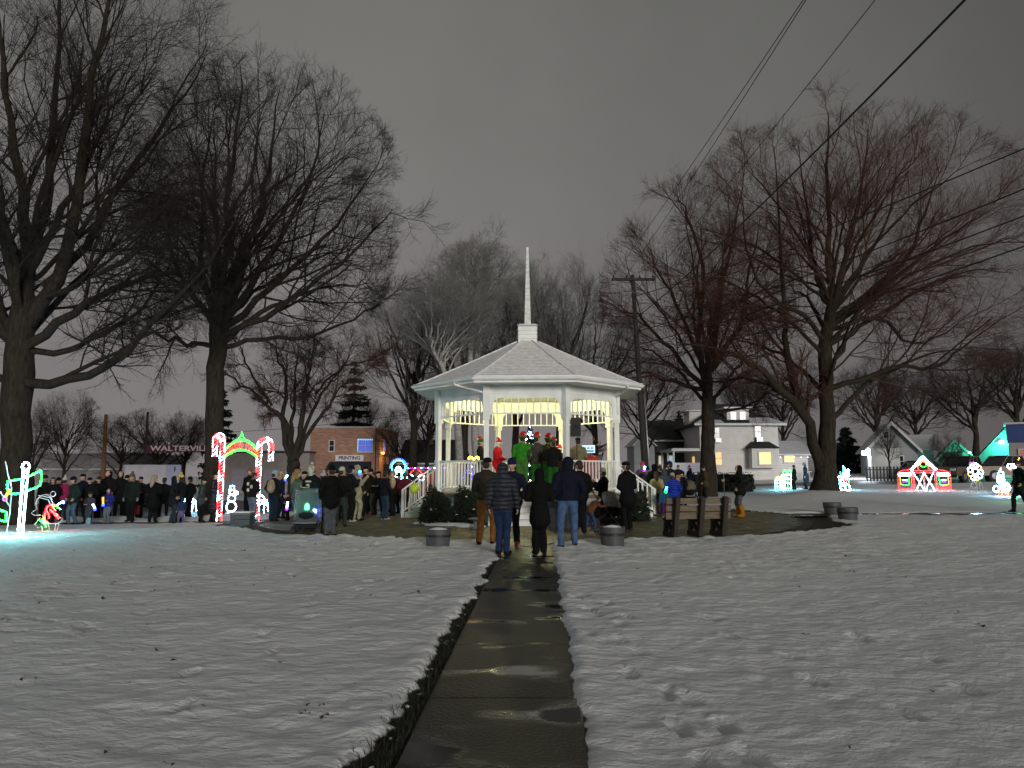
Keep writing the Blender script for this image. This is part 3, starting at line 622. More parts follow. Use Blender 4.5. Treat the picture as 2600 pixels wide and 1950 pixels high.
def grow(P, R, nch, t0, t1, ang, L, up, wig, K, rfac, rmin, env, rng, rtip=.5, keep=1.0, out=.0, lensc=None):
    N_, KP = P.shape[:2]; M = N_ * nch
    pi_ = np.repeat(np.arange(N_), nch); t = t0 + (t1 - t0) * ((np.tile(np.arange(nch), N_) + rng.random(M)) / nch)
    u = t * (KP - 1); i = np.minimum(u.astype(int), KP - 2); f = (u - i)[:, None]
    pos = P[pi_, i] * (1 - f) + P[pi_, i + 1] * f; tan = P[pi_, i + 1] - P[pi_, i]; tan /= np.linalg.norm(tan, axis=1, keepdims=True) + 1e-9
    rad = R[pi_, i] * (1 - f[:, 0]) + R[pi_, i + 1] * f[:, 0]
    rnd = rng.normal(size=(M, 3)); perp = rnd - (rnd * tan).sum(1, keepdims=True) * tan; perp /= np.linalg.norm(perp, axis=1, keepdims=True) + 1e-9
    a = np.radians(ang * (1 + .35 * rng.normal(size=M)))[:, None]
    d_ = np.cos(a) * tan + np.sin(a) * perp
    c, r = env
    if out: 
        o_ = (pos - c) / r; d_ = d_ + out * o_ / (np.linalg.norm(o_, axis=1, keepdims=True) + 1e-6)
    d_[:, 2] += up; d_ /= np.linalg.norm(d_, axis=1, keepdims=True) + 1e-9
    Ls = L * (1 - .45 * t) * (.65 + .7 * rng.random(M))
    if lensc is not None: Ls = Ls * lensc[pi_]
    # keep inside the crown's outline
    p_ = (pos - c) / r; q_ = d_ / r; A = (q_ * q_).sum(1); Bq = (p_ * q_).sum(1); C = (p_ * p_).sum(1) - 1; disc = np.sqrt(np.maximum(Bq * Bq - A * C, 0)); ex = (-Bq + disc) / A
    ex = np.where((C > 0), L * .4, np.maximum(ex, L * .12)); Ls = np.minimum(Ls, ex * (.9 + .25 * rng.random(M)))
    step = (Ls / (K - 1))[:, None]; pts = [pos]; dd = d_.copy()
    for k in range(K - 1):
        pts.append(pts[-1] + dd * step); dd = dd + wig * rng.normal(size=(M, 3)); dd[:, 2] += up * .35; dd /= np.linalg.norm(dd, axis=1, keepdims=True) + 1e-9
    Pn = np.stack(pts, 1); r0 = np.clip(rad * rfac * (.8 + .4 * rng.random(M)), rmin, None)[:, None]
    r0 = np.minimum(r0, rad[:, None] * .9 + 1e-4)
    Rn = r0 * np.linspace(1, rtip, K)[None]
    if keep < 1:
        m = rng.random(M) < keep; Pn, Rn = Pn[m], Rn[m]
    return Pn, Rn
def bark(name, a, b, sc=4.0):
    m = mat(name, [(x + y) / 2 for x, y in zip(a, b)], .95, .45, sc, .9, 16, spec=.15, stretch=(3, 3, .7)); return m
M_BARK = bark('oak_bark', (.020, .016, .012), (.048, .038, .029))
M_TWIG = mat('dark_twig', (.030, .025, .021), .95, .2, 3, spec=.1)
M_TWIGR = mat('reddish_twig', (.074, .037, .030), .95, .25, 1.5, spec=.1)
M_BIRCH = mat('birch_bark', (.30, .29, .27), .8, .55, 6, .3, 20, stretch=(1, 1, 5))
M_GTWIG = mat('grey_twig', (.17, .165, .155), .95, .3, 2, spec=.1)
M_BTWIG = mat('birch_twig', (.22, .215, .205), .95, .3, 2, spec=.1)
def build_tree(name, label, base, trunk, trunk_r, limbs, env, levels, mats=None, rng=None, group=None, world=True, up1=.12, extra=0, x_lo=.6):
    """trunk and limbs: world polylines; limbs (points, start radius)"""
    rng = rng or np.random.default_rng(3); mats = mats or (M_BARK, M_TWIG)
    t = thing(name, label, 'tree', base, group=group); b = np.array(base)
    tv, tq = [], []; off = 0
    def push(P, R, S, store):
        V, Q = tube_batch(P, R, S); store[0].append(V); store[1].append(Q + sum(len(v) for v in store[0][:-1]))
    st, sc_ = ([], []), ([], [])
    TP = resample(trunk, 18); TR = np.interp(np.linspace(0, 1, 18), np.linspace(0, 1, len(trunk_r)), trunk_r)
    TP = TP + np.r_[np.zeros((1, 3)), rng.normal(0, .03, (17, 3))]
    push((TP - b)[None], TR[None], 14, st)
    L0, R0, sc0 = [], [], []
    c_e, r_e = env
    for k in range(extra):      # more scaffold limbs fanning from the upper trunk to the crown's outline
        dz = -.62 + 1.5 * (k + rng.random()) / extra; a_ = k * 2.399 + rng.uniform(-.3, .3); h_ = sqrt(max(.05, 1 - min(.98, dz * dz))); end = c_e + r_e * np.array([h_ * cos(a_), h_ * sin(a_), dz]) * .86
        t_ = min(1, max(x_lo, x_lo + (1 - x_lo) * (dz + .62) / 1.0)); i_ = t_ * 17; st_ = TP[int(i_)]; v_ = end - st_; L_ = np.linalg.norm(v_)
        m1 = st_ + v_ * .3 + np.array([0, 0, .10 * L_]); m2 = st_ + v_ * .65 + np.array([0, 0, .10 * L_]); limbs = limbs + [(np.array([st_, m1, m2, end]), TR[int(i_)] * rng.uniform(.26, .42))]
    for pts, r in limbs:
        P = resample(pts, 14); P = P + np.r_[np.zeros((1, 3)), rng.normal(0, .05, (13, 3))]; Rr = r * (1 - .90 * np.linspace(0, 1, 14) ** 1.15); L0.append(P); R0.append(Rr)
    L0 = np.array(L0); R0 = np.array(R0); push(L0 - b, R0, 9, st)
    P, R = L0, R0
    TT = None
    for (nch, t0, t1, ang, L, up, wig, K, rf, rmin, S, keep) in levels:
        P, R = grow(P, R, nch, t0, t1, ang, L, up, wig, K, rf, rmin, env, rng, .45, keep, out=.18)
        if K == 2:      # last twigs: three-sided points
            nv = sum(len(v) for v in sc_[0]); V, Q = tube_batch(P - b, R, 3); V = V.reshape(-1, 6, 3)[:, :4].copy(); V[:, 3] = (P - b)[:, 1]
            sc_[0].append(V.reshape(-1, 3)); k4 = np.arange(len(V))[:, None, None] * 4 + nv; TT = (np.array([(0, 1, 3), (1, 2, 3), (2, 0, 3)])[None] + k4).reshape(-1, 3)
        else: push(P - b, R, S, sc_)
    mk_fast('trunk', np.vstack(st[0]), np.vstack(st[1]), mats[0], t)
    mk_fast('crown', np.vstack(sc_[0]), np.vstack(sc_[1]), mats[1], t, T=TT)
    return t
def poly(pts, Y, d0=0.0, d1=0.0):
    n = len(pts); return np.array([at(px, py, Y + d0 + (d1 - d0) * k / max(1, n - 1)) for k, (px, py) in enumerate(pts)])
def LV(n1=9, n2=8, n3=7, n4=6, s=1.0, up=.12, kp=1.0):
    return [(n1, .15, 1.0, 38, 4.9 * s, up, .10, 8, .46, .018 * s, 6, 1), (n2, .12, 1.0, 44, 2.7 * s, up, .12, 6, .50, .0085, 4, 1),
            (n3, .1, 1.0, 44, 1.5 * s, up * .6, .17, 3, .55, .0052, 3, 1), (n4, .05, 1.0, 44, .85 * s, up * .4, .1, 2, .7, .0036, 3, kp)]
# big oak by the lit post
Y0 = 24.6
trk = poly([(38, 1336), (40, 1180), (42, 1060), (46, 960), (55, 860), (62, 760), (70, 640)], Y0); trk[0, 2] = g(trk[0, 0], trk[0, 1]) - .1
limbs = [(poly([(70, 640), (60, 480), (30, 330), (5, 100), (-20, -80)], Y0, 0, .5), .21), (poly([(66, 700), (110, 560), (130, 400), (140, 200), (150, 0), (150, -140)], Y0, 0, 2.5), .19),
         (poly([(75, 820), (150, 700), (190, 560), (210, 400), (235, 230), (270, 20), (290, -120)], Y0, 0, -2.5), .25), (poly([(110, 730), (200, 640), (290, 500), (370, 370), (450, 260), (520, 150)], Y0, 0, 1.5), .17),
         (poly([(50, 965), (130, 972), (240, 945), (330, 880), (420, 790), (520, 680), (600, 560)], Y0, 0, -2.5), .19), (poly([(60, 900), (180, 885), (280, 840), (380, 760), (450, 640)], Y0, 0, 2.5), .13),
         (poly([(50, 900), (0, 820), (-60, 700), (-120, 560)], Y0, 0, 1), .2), (poly([(60, 800), (20, 650), (-30, 480), (-80, 300)], Y0, 0, -3), .18),
         (poly([(70, 780), (200, 715), (330, 655), (410, 560)], Y0, 0, -3.5), .13), (poly([(65, 860), (170, 740), (260, 640), (330, 520)], Y0, 0, 4), .14), (poly([(68, 700), (170, 520), (260, 330), (340, 180)], Y0, 0, -1), .15),
         (poly([(40, 980), (-40, 930), (-120, 860)], Y0, 0, -1), .15)]
build_tree('oak_tree', 'huge bare oak with a knot in its trunk, rising behind the lit striped post', tuple(trk[0]), trk, [.66, .47, .45, .49, .42, .34, .26], limbs, (at(120, 420, Y0), np.array([8.0, 6.8, 10.5])), LV(7, 8, 7, 7, 1.05, .09), rng=np.random.default_rng(5), extra=7, x_lo=.55)
# second oak behind the arch
Y0 = 28.2
trk = poly([(538, 1322), (540, 1200), (545, 1080), (548, 960), (553, 860), (556, 790)], Y0); trk[0, 2] = g(trk[0, 0], trk[0, 1]) - .1
limbs = [(poly([(553, 845), (500, 760), (455, 690), (430, 600), (425, 470)], Y0, 0, -1), .14), (poly([(553, 830), (520, 720), (510, 600), (520, 440), (545, 280)], Y0, 0, 1.5), .15),
         (poly([(556, 790), (570, 660), (585, 500), (600, 330), (612, 170)], Y0, 0, -.5), .18), (poly([(556, 800), (610, 680), (660, 540), (690, 400), (712, 220)], Y0, 0, 1), .18),
         (poly([(558, 830), (640, 720), (720, 590), (790, 450), (825, 290)], Y0, 0, -2), .16), (poly([(558, 840), (660, 760), (770, 660), (880, 540), (965, 410)], Y0, 0, 1.5), .16),
         (poly([(558, 855), (680, 800), (800, 720), (920, 620), (995, 530)], Y0, 0, -2.5), .14), (poly([(556, 885), (680, 862), (800, 850), (920, 800), (990, 750)], Y0, 0, 2), .11),
         (poly([(550, 880), (470, 870), (400, 850), (340, 815)], Y0, 0, 0), .11), (poly([(552, 860), (560, 700), (545, 560), (500, 420), (475, 320)], Y0, 0, 3), .13), (poly([(556, 850), (600, 740), (640, 620), (740, 500), (840, 380)], Y0, 0, 3.5), .14),
         (poly([(556, 850), (540, 720), (570, 580), (640, 430), (660, 300)], Y0, 0, -3.5), .13)]
build_tree('oak_tree', 'bare spreading oak with a straight trunk beside the candy cane arch', tuple(trk[0]), trk, [.52, .37, .35, .34, .34, .24], limbs, (at(690, 530, Y0), np.array([5.6, 5.3, 6.6])), LV(7, 7, 7, 7, .95, .07), rng=np.random.default_rng(8), extra=10, x_lo=.78)
# many-stemmed crab apple
Y0 = 36.0
trk = poly([(754, 1262), (746, 1200), (744, 1160)], Y0); trk[0, 2] = g(trk[0, 0], trk[0, 1]) - .1
limbs = [(poly([(742, 1170), (722, 1120), (712, 1060), (680, 1030), (640, 990), (600, 970), (565, 930)], Y0, 0, -1), .15), (poly([(742, 1165), (735, 1100), (715, 1050), (728, 1000), (722, 940), (700, 900), (690, 840)], Y0, 0, 1), .16),
         (poly([(746, 1165), (765, 1090), (768, 1030), (780, 970), (790, 930), (800, 850)], Y0, 0, -.5), .17), (poly([(748, 1170), (790, 1090), (830, 1040), (860, 990), (930, 930)], Y0, 0, -1.5), .12), (poly([(746, 1165), (770, 1100), (810, 1010), (860, 950), (900, 880)], Y0, 0, 1.5), .12),
         (poly([(742, 1160), (738, 1090), (748, 1000), (752, 930), (760, 850)], Y0, 0, 2), .12), (poly([(800, 1000), (860, 940), (940, 910), (1000, 890)], Y0, -1, -2), .07), (poly([(690, 1030), (640, 950), (610, 890), (600, 840)], Y0, -.5, 0), .07)]
build_tree('crab_apple_tree', 'low bare tree with several crooked stems in front of the garage doors', tuple(trk[0]), trk, [.42, .34, .26], limbs, (at(795, 890, Y0), np.array([4.5, 4.0, 3.3])), [(8, .3, 1, 45, 2.2, .05, .16, 7, .5, .02, 5, 1), (8, .1, 1, 45, 1.3, .03, .18, 5, .55, .01, 4, 1), (7, .1, 1, 45, .7, .0, .16, 3, .6, .007, 3, 1), (5, .1, 1, 45, .5, .0, .1, 2, .7, .005, 3, 1)], (M_BARK, M_TWIGR), np.random.default_rng(4))
# great maple on the rise
Y0 = 36.0
trk = poly([(2092, 1268), (2098, 1190), (2101, 1058), (2095, 887), (2112, 780)], Y0); trk[0, 2] = g(trk[0, 0], trk[0, 1]) - .1
limbs = [(poly([(2088, 1215), (2070, 1130), (2038, 1047), (1992, 1001), (1946, 956), (1900, 921), (1830, 890), (1720, 870)], Y0, 0, -2), .30), (poly([(2038, 1040), (2009, 944), (1992, 875), (1998, 801), (1981, 658), (1975, 520), (1969, 371)], Y0, -.4, 1), .20),
         (poly([(2112, 780), (2107, 690), (2104, 600), (2101, 429), (2107, 286)], Y0, 0, 0), .22), (poly([(2110, 800), (2135, 700), (2160, 600), (2187, 486), (2205, 330)], Y0, 0, -2), .19),
         (poly([(2110, 810), (2244, 715), (2313, 640), (2347, 543), (2393, 417)], Y0, 0, 1.5), .17), (poly([(2105, 830), (2216, 750), (2330, 658), (2427, 589), (2500, 540)], Y0, 0, -2.5), .16),
         (poly([(2100, 990), (2187, 961), (2273, 927), (2359, 938), (2416, 905), (2473, 858), (2560, 800)], Y0, 0, -1.5), .15), (poly([(2102, 840), (2233, 807), (2301, 870), (2393, 850), (2480, 780)], Y0, 0, 2), .13),
         (poly([(2105, 770), (2072, 704), (2050, 543), (2026, 371)], Y0, 0, 2.5), .16), (poly([(2098, 880), (2200, 820), (2330, 740), (2450, 690), (2570, 690)], Y0, 0, 3), .14), (poly([(1992, 1001), (1900, 960), (1800, 970), (1700, 960)], Y0, -.6, 2), .11),
         (poly([(2095, 870), (2040, 800), (1960, 760), (1900, 640), (1880, 480)], Y0, 0, -3), .14), (poly([(2110, 790), (2180, 690), (2260, 540), (2280, 380)], Y0, 0, 4), .14)]
build_tree('maple_tree', 'massive twin trunked bare maple standing on a snowy mound', tuple(trk[0]), trk, [.85, .50, .37, .34, .26], limbs, (at(2150, 672, Y0), np.array([10.2, 8.0, 8.2])), LV(7, 8, 7, 6, 1.08, .08), (M_BARK, M_TWIGR), np.random.default_rng(9), extra=14, x_lo=.5)
# tree behind the bench, in front of the white house
Y0 = 39.0
trk = poly([(1797, 1234), (1798, 1150), (1797, 1060), (1795, 950)], Y0); trk[0, 2] = g(trk[0, 0], trk[0, 1]) - .1
limbs = [(poly([(1795, 955), (1820, 850), (1830, 740), (1860, 600), (1890, 430)], Y0, 0, 1), .2), (poly([(1795, 980), (1770, 860), (1790, 700), (1750, 560), (1720, 490)], Y0, 0, -1), .18), (poly([(1795, 1000), (1700, 880), (1620, 800), (1570, 790)], Y0, 0, 1), .15),
         (poly([(1797, 1050), (1900, 1030), (1970, 985)], Y0, 0, -1.5), .1), (poly([(1795, 990), (1680, 960), (1600, 940), (1555, 1000)], Y0, 0, -2), .13), (poly([(1797, 950), (1880, 820), (1900, 700), (1930, 560)], Y0, 0, -1), .16), (poly([(1795, 960), (1740, 820), (1680, 700), (1640, 620)], Y0, 0, 2), .14)]
build_tree('maple_tree', 'bare tree whose trunk cuts across the white two storey house', tuple(trk[0]), trk, [.55, .38, .34, .26], limbs, (at(1765, 750, Y0), np.array([5.4, 5.0, 7.0])), LV(7, 7, 7, 6, .95, .08), (M_BARK, M_TWIGR), np.random.default_rng(10), extra=9, x_lo=.7)
# birches behind the gazebo
for (bx, Y0, sd, lab, tr, env_c, env_r) in ((1165, 46, 21, 'pale barked birch leaning out behind the gazebo roof', [(1172, 1215), (1160, 1060), (1135, 960), (1095, 880)], (1110, 800), (4.6, 4.2, 5.4)), (1230, 48, 22, 'tall pale birch straight behind the gazebo spire', [(1215, 1215), (1200, 1000), (1195, 860), (1205, 760)], (1215, 780), (4.4, 4.2, 4.8))):
    trk = poly(tr, Y0); trk[0, 2] = g(trk[0, 0], trk[0, 1]) - .1; tx, ty = tr[-1]
    rr2 = np.random.default_rng(sd); limbs = []
    for k in range(12):
        f = k / 11; st_ = (np.array(tr[-2]) * (1 - f) + np.array(tr[-1]) * f); sx_ = rr2.uniform(-1, 1); hgt_ = rr2.uniform(.4, .74)
        limbs.append((poly([tuple(st_), (st_[0] + sx_ * 30, st_[1] - 70 * hgt_), (st_[0] + sx_ * 75, st_[1] - 150 * hgt_), (st_[0] + sx_ * 110, st_[1] - 215 * hgt_), (st_[0] + sx_ * 125, st_[1] - 255 * hgt_)], Y0, 0, rr2.uniform(-3, 3)), .075))
    build_tree('birch_tree', lab, tuple(trk[0]), trk, [.3, .22, .18, .10], limbs, (at(env_c[0], env_c[1], Y0), np.array(env_r)), [(8, .2, 1, 36, 3.0, .10, .12, 7, .5, .014, 5, 1), (6, .1, 1, 42, 1.9, .0, .16, 5, .55, .011, 4, 1), (5, .1, 1, 45, 1.2, -.15, .18, 3, .6, .008, 3, 1), (3, .1, 1, 45, .7, -.25, .1, 2, .7, .006, 3, 1)], (M_BIRCH, M_BTWIG), rr2)
# generic bare trees for the streets behind, shared meshes
def template(seed, hgt, spread, fork, up):
    rg_ = np.random.default_rng(seed); trk = np.array([(0, 0, -.1), (.05, 0, hgt * .12), (0, .05, hgt * fork), (.1, 0, hgt * .55)])
    limbs = []
    for k in range(11):
        a = k * 2.4 + rg_.uniform(-.3, .3); z0 = hgt * (fork + (.5 - fork) * rg_.random()); r_ = spread * rg_.uniform(.6, 1.0)
        limbs.append((np.array([(0, 0, z0), (r_ * .3 * cos(a), r_ * .3 * sin(a), z0 + hgt * .12), (r_ * .6 * cos(a), r_ * .6 * sin(a), z0 + hgt * .25), (r_ * .8 * cos(a), r_ * .8 * sin(a), z0 + hgt * .38)]), hgt * .009))
    t = build_tree('bare_tree', 'template', (0, 0, 0), trk, [hgt * .026, hgt * .02, hgt * .016, hgt * .009], limbs, (np.array([0, 0, hgt * .6]), np.array([spread, spread, hgt * .42])), LV(6, 7, 6, 6, hgt / 15, up), (M_BARK, M_TWIG), rg_)
    return t
TA = template(31, 14, 5.5, .22, .12); TB = template(32, 15, 4.2, .25, .13)
first = {TA: True, TB: True}
def place_tree(T, px, Y, top, label, wid=1.0, rz=0.0, group=None, pale=False):
    p = at(px, 1150, Y); p[2] = g(p[0], p[1]); zt = at(px, top, Y)[2]; sc = (zt - p[2]) / (14 if T is TA else 15)
    if first[T]: o = T; first[T] = False
    else: o = copy_tree(T)
    o.location = tuple(p); o.rotation_euler = (0, 0, rz); o.scale = (sc * wid, sc * wid, sc); o['label'] = label
    if group: o['group'] = group
    for ch in o.children:
        if ch.name.startswith('crown') and pale: ch.material_slots[0].link = 'OBJECT'; ch.material_slots[0].material = M_BTWIG if pale is True else pale
    return o
place_tree(TA, 165, 52, 985, 'bare tree over the long low warehouse', .75, .3)
place_tree(TA, 85, 62, 1010, 'bare tree half hidden by the huge oak trunk', .8, 1.3)
place_tree(TA, 400, 66, 1035, 'dense bushy bare tree behind the town name sign', 1.35, 2.0)
place_tree(TA, 310, 70, 1050, 'low bare tree above the white trailer nose', 1.2, 2.9)
place_tree(TB, 470, 75, 1045, 'thin bare tree at the end of the town name sign', 1.1, .8)
place_tree(TB, 1085, 62, 930, 'slender bare tree between brick shop and gazebo', 1.0, .5)
place_tree(TA, 1020, 66, 1060, 'small round bare tree over the dark roofed shop', 1.1, 1.7)
place_tree(TB, 1180, 58, 665, 'bare tree filling the gap between the two birches', 1.0, 1.5, pale=M_GTWIG)
place_tree(TB, 1050, 56, 700, 'bare tree beyond the leaning birch', 1.0, 2.7, pale=M_GTWIG)
place_tree(TB, 1310, 58, 668, 'upright bare tree behind the gazebo cupola', .9, 2.2, pale=M_GTWIG)
place_tree(TB, 1420, 52, 650, 'tall narrow bare tree above the gazebo roof slope', .85, 3.1, pale=M_GTWIG)
place_tree(TA, 1510, 56, 760, 'wide bare tree between the gazebo eave and the power pole', .9, 4.2, pale=M_GTWIG)
place_tree(TA, 1640, 60, 880, 'bare tree behind the leaning power pole', .9, 5.2)
place_tree(TA, 1990, 88, 900, 'bare tree rising over the white house roof', 1.0, .2)
place_tree(TB, 2230, 85, 910, 'bare tree above the snowy gabled house', 1.3, 1.1)
place_tree(TA, 2330, 92, 930, 'broad bare tree between the gabled house and the garage', 1.2, 2.4)
place_tree(TA, 2480, 88, 880, 'dark bare tree behind the green lit garages', 1.3, 3.6)
place_tree(TB, 2590, 95, 850, 'tall bare tree behind the blue sided building', 1.4, .9)
place_tree(TB, 1900, 95, 930, 'bare tree behind the front dormer of the white house', 1.2, 2.6)
place_tree(TB, 2256, 58, 1068, 'young bare tree before the gabled house wall', .8, 1.9)
place_tree(TA, 2405, 52, 1095, 'small bare tree before the green lit garage gable', .9, .4)
place_tree(TB, 930, 85, 1010, 'bare tree top over the brick shop parapet', 1.3, 4.4)
# spruces
M_NEEDLE = mat('spruce_needles', (.012, .022, .014), .9, .4, 5, spec=.1)
def spruce(px, Y, top, wid, label, dens=1.0, seed=1):
    rg_ = np.random.default_rng(seed); p = at(px, 1150, Y); p[2] = g(p[0], p[1]); hgt = at(px, top, Y)[2] - p[2]; t = thing('spruce_tree', label, 'tree', tuple(p))
    MB().tube([(0, 0, -.1), (0, 0, hgt * .5), (0, 0, hgt)], [hgt * .018, hgt * .011, .01], 8).obj('trunk', M_BARK, t)
    tri = []; nw = int(30 * dens)
    for w in range(nw):
        f = (w + rg_.random()) / nw; z = hgt * (.08 + .9 * f); Lr = wid * (1 - f) ** .85 * rg_.uniform(.75, 1.12) + .15
        for b_ in range(9):
            a = rg_.uniform(0, 6.28); Lb = Lr * rg_.uniform(.55, 1.05); n_ = max(3, int(Lb / .10))
            s_ = np.linspace(.1, 1, n_); drop = -.28 * Lb * s_ + .16 * Lb * s_ ** 3
            c_ = np.c_[np.cos(a) * Lb * s_, np.sin(a) * Lb * s_, z + drop]
            for q in range(n_):
                for _ in range(4):
                    e1 = rg_.normal(size=3) * .16; e2 = rg_.normal(size=3) * .07; e1[2] = -abs(e1[2]) * 1.4
                    tri.append((c_[q] + e2, c_[q] - e2, c_[q] + e1 + np.array([cos(a), sin(a), 0]) * .08))
    V = np.array(tri).reshape(-1, 3); mk_fast('crown', V, np.arange(len(V)).reshape(-1, 3), M_NEEDLE, t, smooth=False, tri=True); return t
spruce(895, 84, 905, 4.6, 'dark spruce towering behind the brick print shop', 1.0, 3)
spruce(560, 72, 985, 2.6, 'ragged spruce showing beside the straight oak trunk', .8, 4)
spruce(2150, 74, 1080, 2.6, 'dark conifer next to the floodlit house corner', .8, 5)
spruce(1728, 86, 1040, 1.8, 'small dark conifer over the black sided house', .6, 6)
# ------------------------------------------------------------------ buildings and street behind
M_BRICK = bpy.data.materials.new('red_brick'); M_BRICK.use_nodes = True; nt = M_BRICK.node_tree; bs = nt.nodes['Principled BSDF']
tc = N('ShaderNodeTexCoord'); mpb = N('ShaderNodeMapping'); mpb.inputs['Rotation'].default_value = (pi / 2, 0, 0); nt.links.new(tc.outputs['Object'], mpb.inputs[0])
cmb = N('ShaderNodeCombineXYZ'); spx = N('ShaderNodeSeparateXYZ'); nt.links.new(tc.outputs['Object'], spx.inputs[0]); adx = N('ShaderNodeMath'); nt.links.new(spx.outputs[0], adx.inputs[0]); nt.links.new(spx.outputs[1], adx.inputs[1]); nt.links.new(adx.outputs[0], cmb.inputs[0]); nt.links.new(spx.outputs[2], cmb.inputs[1])
br = N('ShaderNodeTexBrick'); br.inputs['Scale'].default_value = 1; br.inputs['Brick Width'].default_value = .42; br.inputs['Row Height'].default_value = .15; br.inputs['Mortar Size'].default_value = .012
br.inputs['Color1'].default_value = (.32, .145, .10, 1); br.inputs['Color2'].default_value = (.46, .25, .17, 1); br.inputs['Mortar'].default_value = (.30, .25, .22, 1)
nt.links.new(cmb.outputs[0], br.inputs['Vector']); nt.links.new(br.outputs[0], bs.inputs['Base Color']); bs.inputs['Roughness'].default_value = .9
def siding(name, col, period=.22):
    if name in MATS: return MATS[name]
    m = mat(name, col, .7, .08, 1.5); nt = m.node_tree; b = nt.nodes['Principled BSDF']
    tc = nt.nodes.new('ShaderNodeTexCoord'); sp = nt.nodes.new('ShaderNodeSeparateXYZ'); nt.links.new(tc.outputs['Object'], sp.inputs[0])
    fr = nt.nodes.new('ShaderNodeMath'); fr.operation = 'FRACT'; dv = nt.nodes.new('ShaderNodeMath'); dv.operation = 'DIVIDE'; dv.inputs[1].default_value = period
    nt.links.new(sp.outputs[2], dv.inputs[0]); nt.links.new(dv.outputs[0], fr.inputs[0])
    bp = nt.nodes.new('ShaderNodeBump'); bp.inputs['Strength'].default_value = .8; bp.inputs['Distance'].default_value = .03; bp.invert = True
    nt.links.new(fr.outputs[0], bp.inputs['Height']); nt.links.new(bp.outputs[0], b.inputs['Normal']); return m
M_SIDEW = siding('white_siding', (.60, .57, .55)); M_SIDEB = siding('black_siding', (.03, .032, .04)); M_SIDEG = siding('grey_siding', (.27, .28, .30)); M_SIDEBL = siding('blue_siding', (.03, .06, .20))
M_ROOFD = mat('dark_shingle', (.02, .02, .023), .9, .3, 3); M_SNOWR = mat('roof_snow', (.48, .48, .51), .8, .06, 2)
M_TRIM = mat('white_trim', (.55, .55, .54), .6, .05, 3)
M_WARMW = mat('lit_window', (.6, .4, .2), .5, .3, 3, emit=(1, .58, .22), estr=.75)
M_WARMW2 = mat('lit_window_bright', (.6, .4, .2), .5, .3, 3, emit=(1, .62, .25), estr=1.1)
M_PURPW = mat('purple_window', (.1, .1, .4), .5, .2, 3, emit=(.30, .25, 1.0), estr=.9)
M_BLUEW = mat('blue_window', (.1, .1, .4), .5, .3, 2.2, emit=(.10, .16, .75), estr=.55)
M_PALEW = mat('pale_window', (.4, .5, .5), .5, .2, 3, emit=(.6, .75, .9), estr=.55)
M_STUCCO = mat('stucco', (.36, .32, .30), .85, .12, 2)
M_NAVY = mat('navy_awning', (.012, .018, .035), .8, .2, 3)
def window(par, c, w, h, pane, X=None, fr=.09, ny=1, muntin=True, trim=None):
    """a window on a wall that faces -y: frame proud of the wall, pane behind, muntins"""
    trim = trim or M_TRIM; x, y, z = c; mb = MB()
    for sx in (-1, 1): mb.box((x + sx * (w / 2 + fr / 2), y - .04, z), (fr, .08, h + 2 * fr), X=X)
    for sz in (-1, 1): mb.box((x, y - .04, z + sz * (h / 2 + fr / 2)), (w, .078, fr), X=X)
    o = mb.obj('window', trim, par); MB().box((x, y - .012, z), (w, .02, h), X=X).obj('pane', pane, o)
    if muntin:
        MB().box((x, y - .035, z), (w, .03, .05), X=X).obj('sash_bar', trim, o)
        if ny > 1: MB().box((x, y - .035, z), (.05, .028, h), X=X).obj('sash_bar', trim, o)
    MB().box((x, y - .06, z - h / 2 - fr - .02), (w + 2 * fr + .1, .12, .04), X=X).obj('sill', trim, o); return o
# brick print shop
Y = 70.0; pL, pC = at(787, 1150, Y), at(963, 1150, Y); zt = at(900, 1086, Y)[2]; zb = float(g(pL[0], Y)) - .2; w = pC[0] - pL[0]; dp = 11.5
ps = thing('brick_building', 'two storey brown brick print shop with a lit blue window', 'building', (pL[0], Y, zb)); hh = zt - zb
def zpx(py, Y_=70.0): return at(900, py, Y_)[2] - zb
def xpx(px, Y_=70.0): return at(px, 1150, Y_)[0] - pL[0]
MB().box((w / 2, dp / 2, hh / 2), (w, dp, hh)).obj('wall', M_BRICK, ps)
MB().box((w / 2, dp / 2, hh + .06), (w + .16, dp + .16, .12)).obj('parapet', M_SNOWR, ps)
window(ps, (xpx(842), 0, zpx(1132)), .42, 1.0, M_GLASS); bw_ = window(ps, (xpx(927), 0, zpx(1131)), 1.35, 1.15, M_BLUEW, ny=2)
lb = MB(); lb.bulbs([(xpx(927) - .7 + .1 * k, -.1, zpx(1131) + .58 - .05 * (k % 2)) for k in range(15)], .035); lb.bulbs([(xpx(927) - .72, -.1, zpx(1131) + .5 - .12 * k) for k in range(9)], .03); lb.obj('window_lights', mat('cyan_led', (0, .2, .3), .5, 0, emit=(.1, .75, 1), estr=3), ps)
sg = MB().box((xpx(888), -.06, zpx(1163)), (2.75, .1, .58)).obj('shop_sign', mat('sign_white', (.72, .70, .74), .6, .04), ps)
text_mesh('lettering', 'PRINTING', .47, mat('sign_black', (.01, .01, .015), .6, 0), sg, XF((xpx(888), -.12, zpx(1163)), 0, pi / 2), .01, .012)
aw = MB(); aw.prism([(-0.0, 0), (-1.2, -.55), (-1.2, -.8), (0, -.8)], xpx(838), xpx(944), 'x', X=XF((0, 0, zpx(1172)))); aw.obj('awning', M_NAVY, ps)
MB().box((xpx(888), -.02, zpx(1205)), (3.4, .06, 1.7)).obj('shop_front', mat('shop_glass', (.05, .05, .06), .2, .2, 1), ps)
MB().tube([(w - .35, -.06, 0), (w - .35, -.06, hh - .1)], .05, 6).obj('drainpipe', M_DARKM, ps)
XS = XF((w, 0, 0), pi / 2)
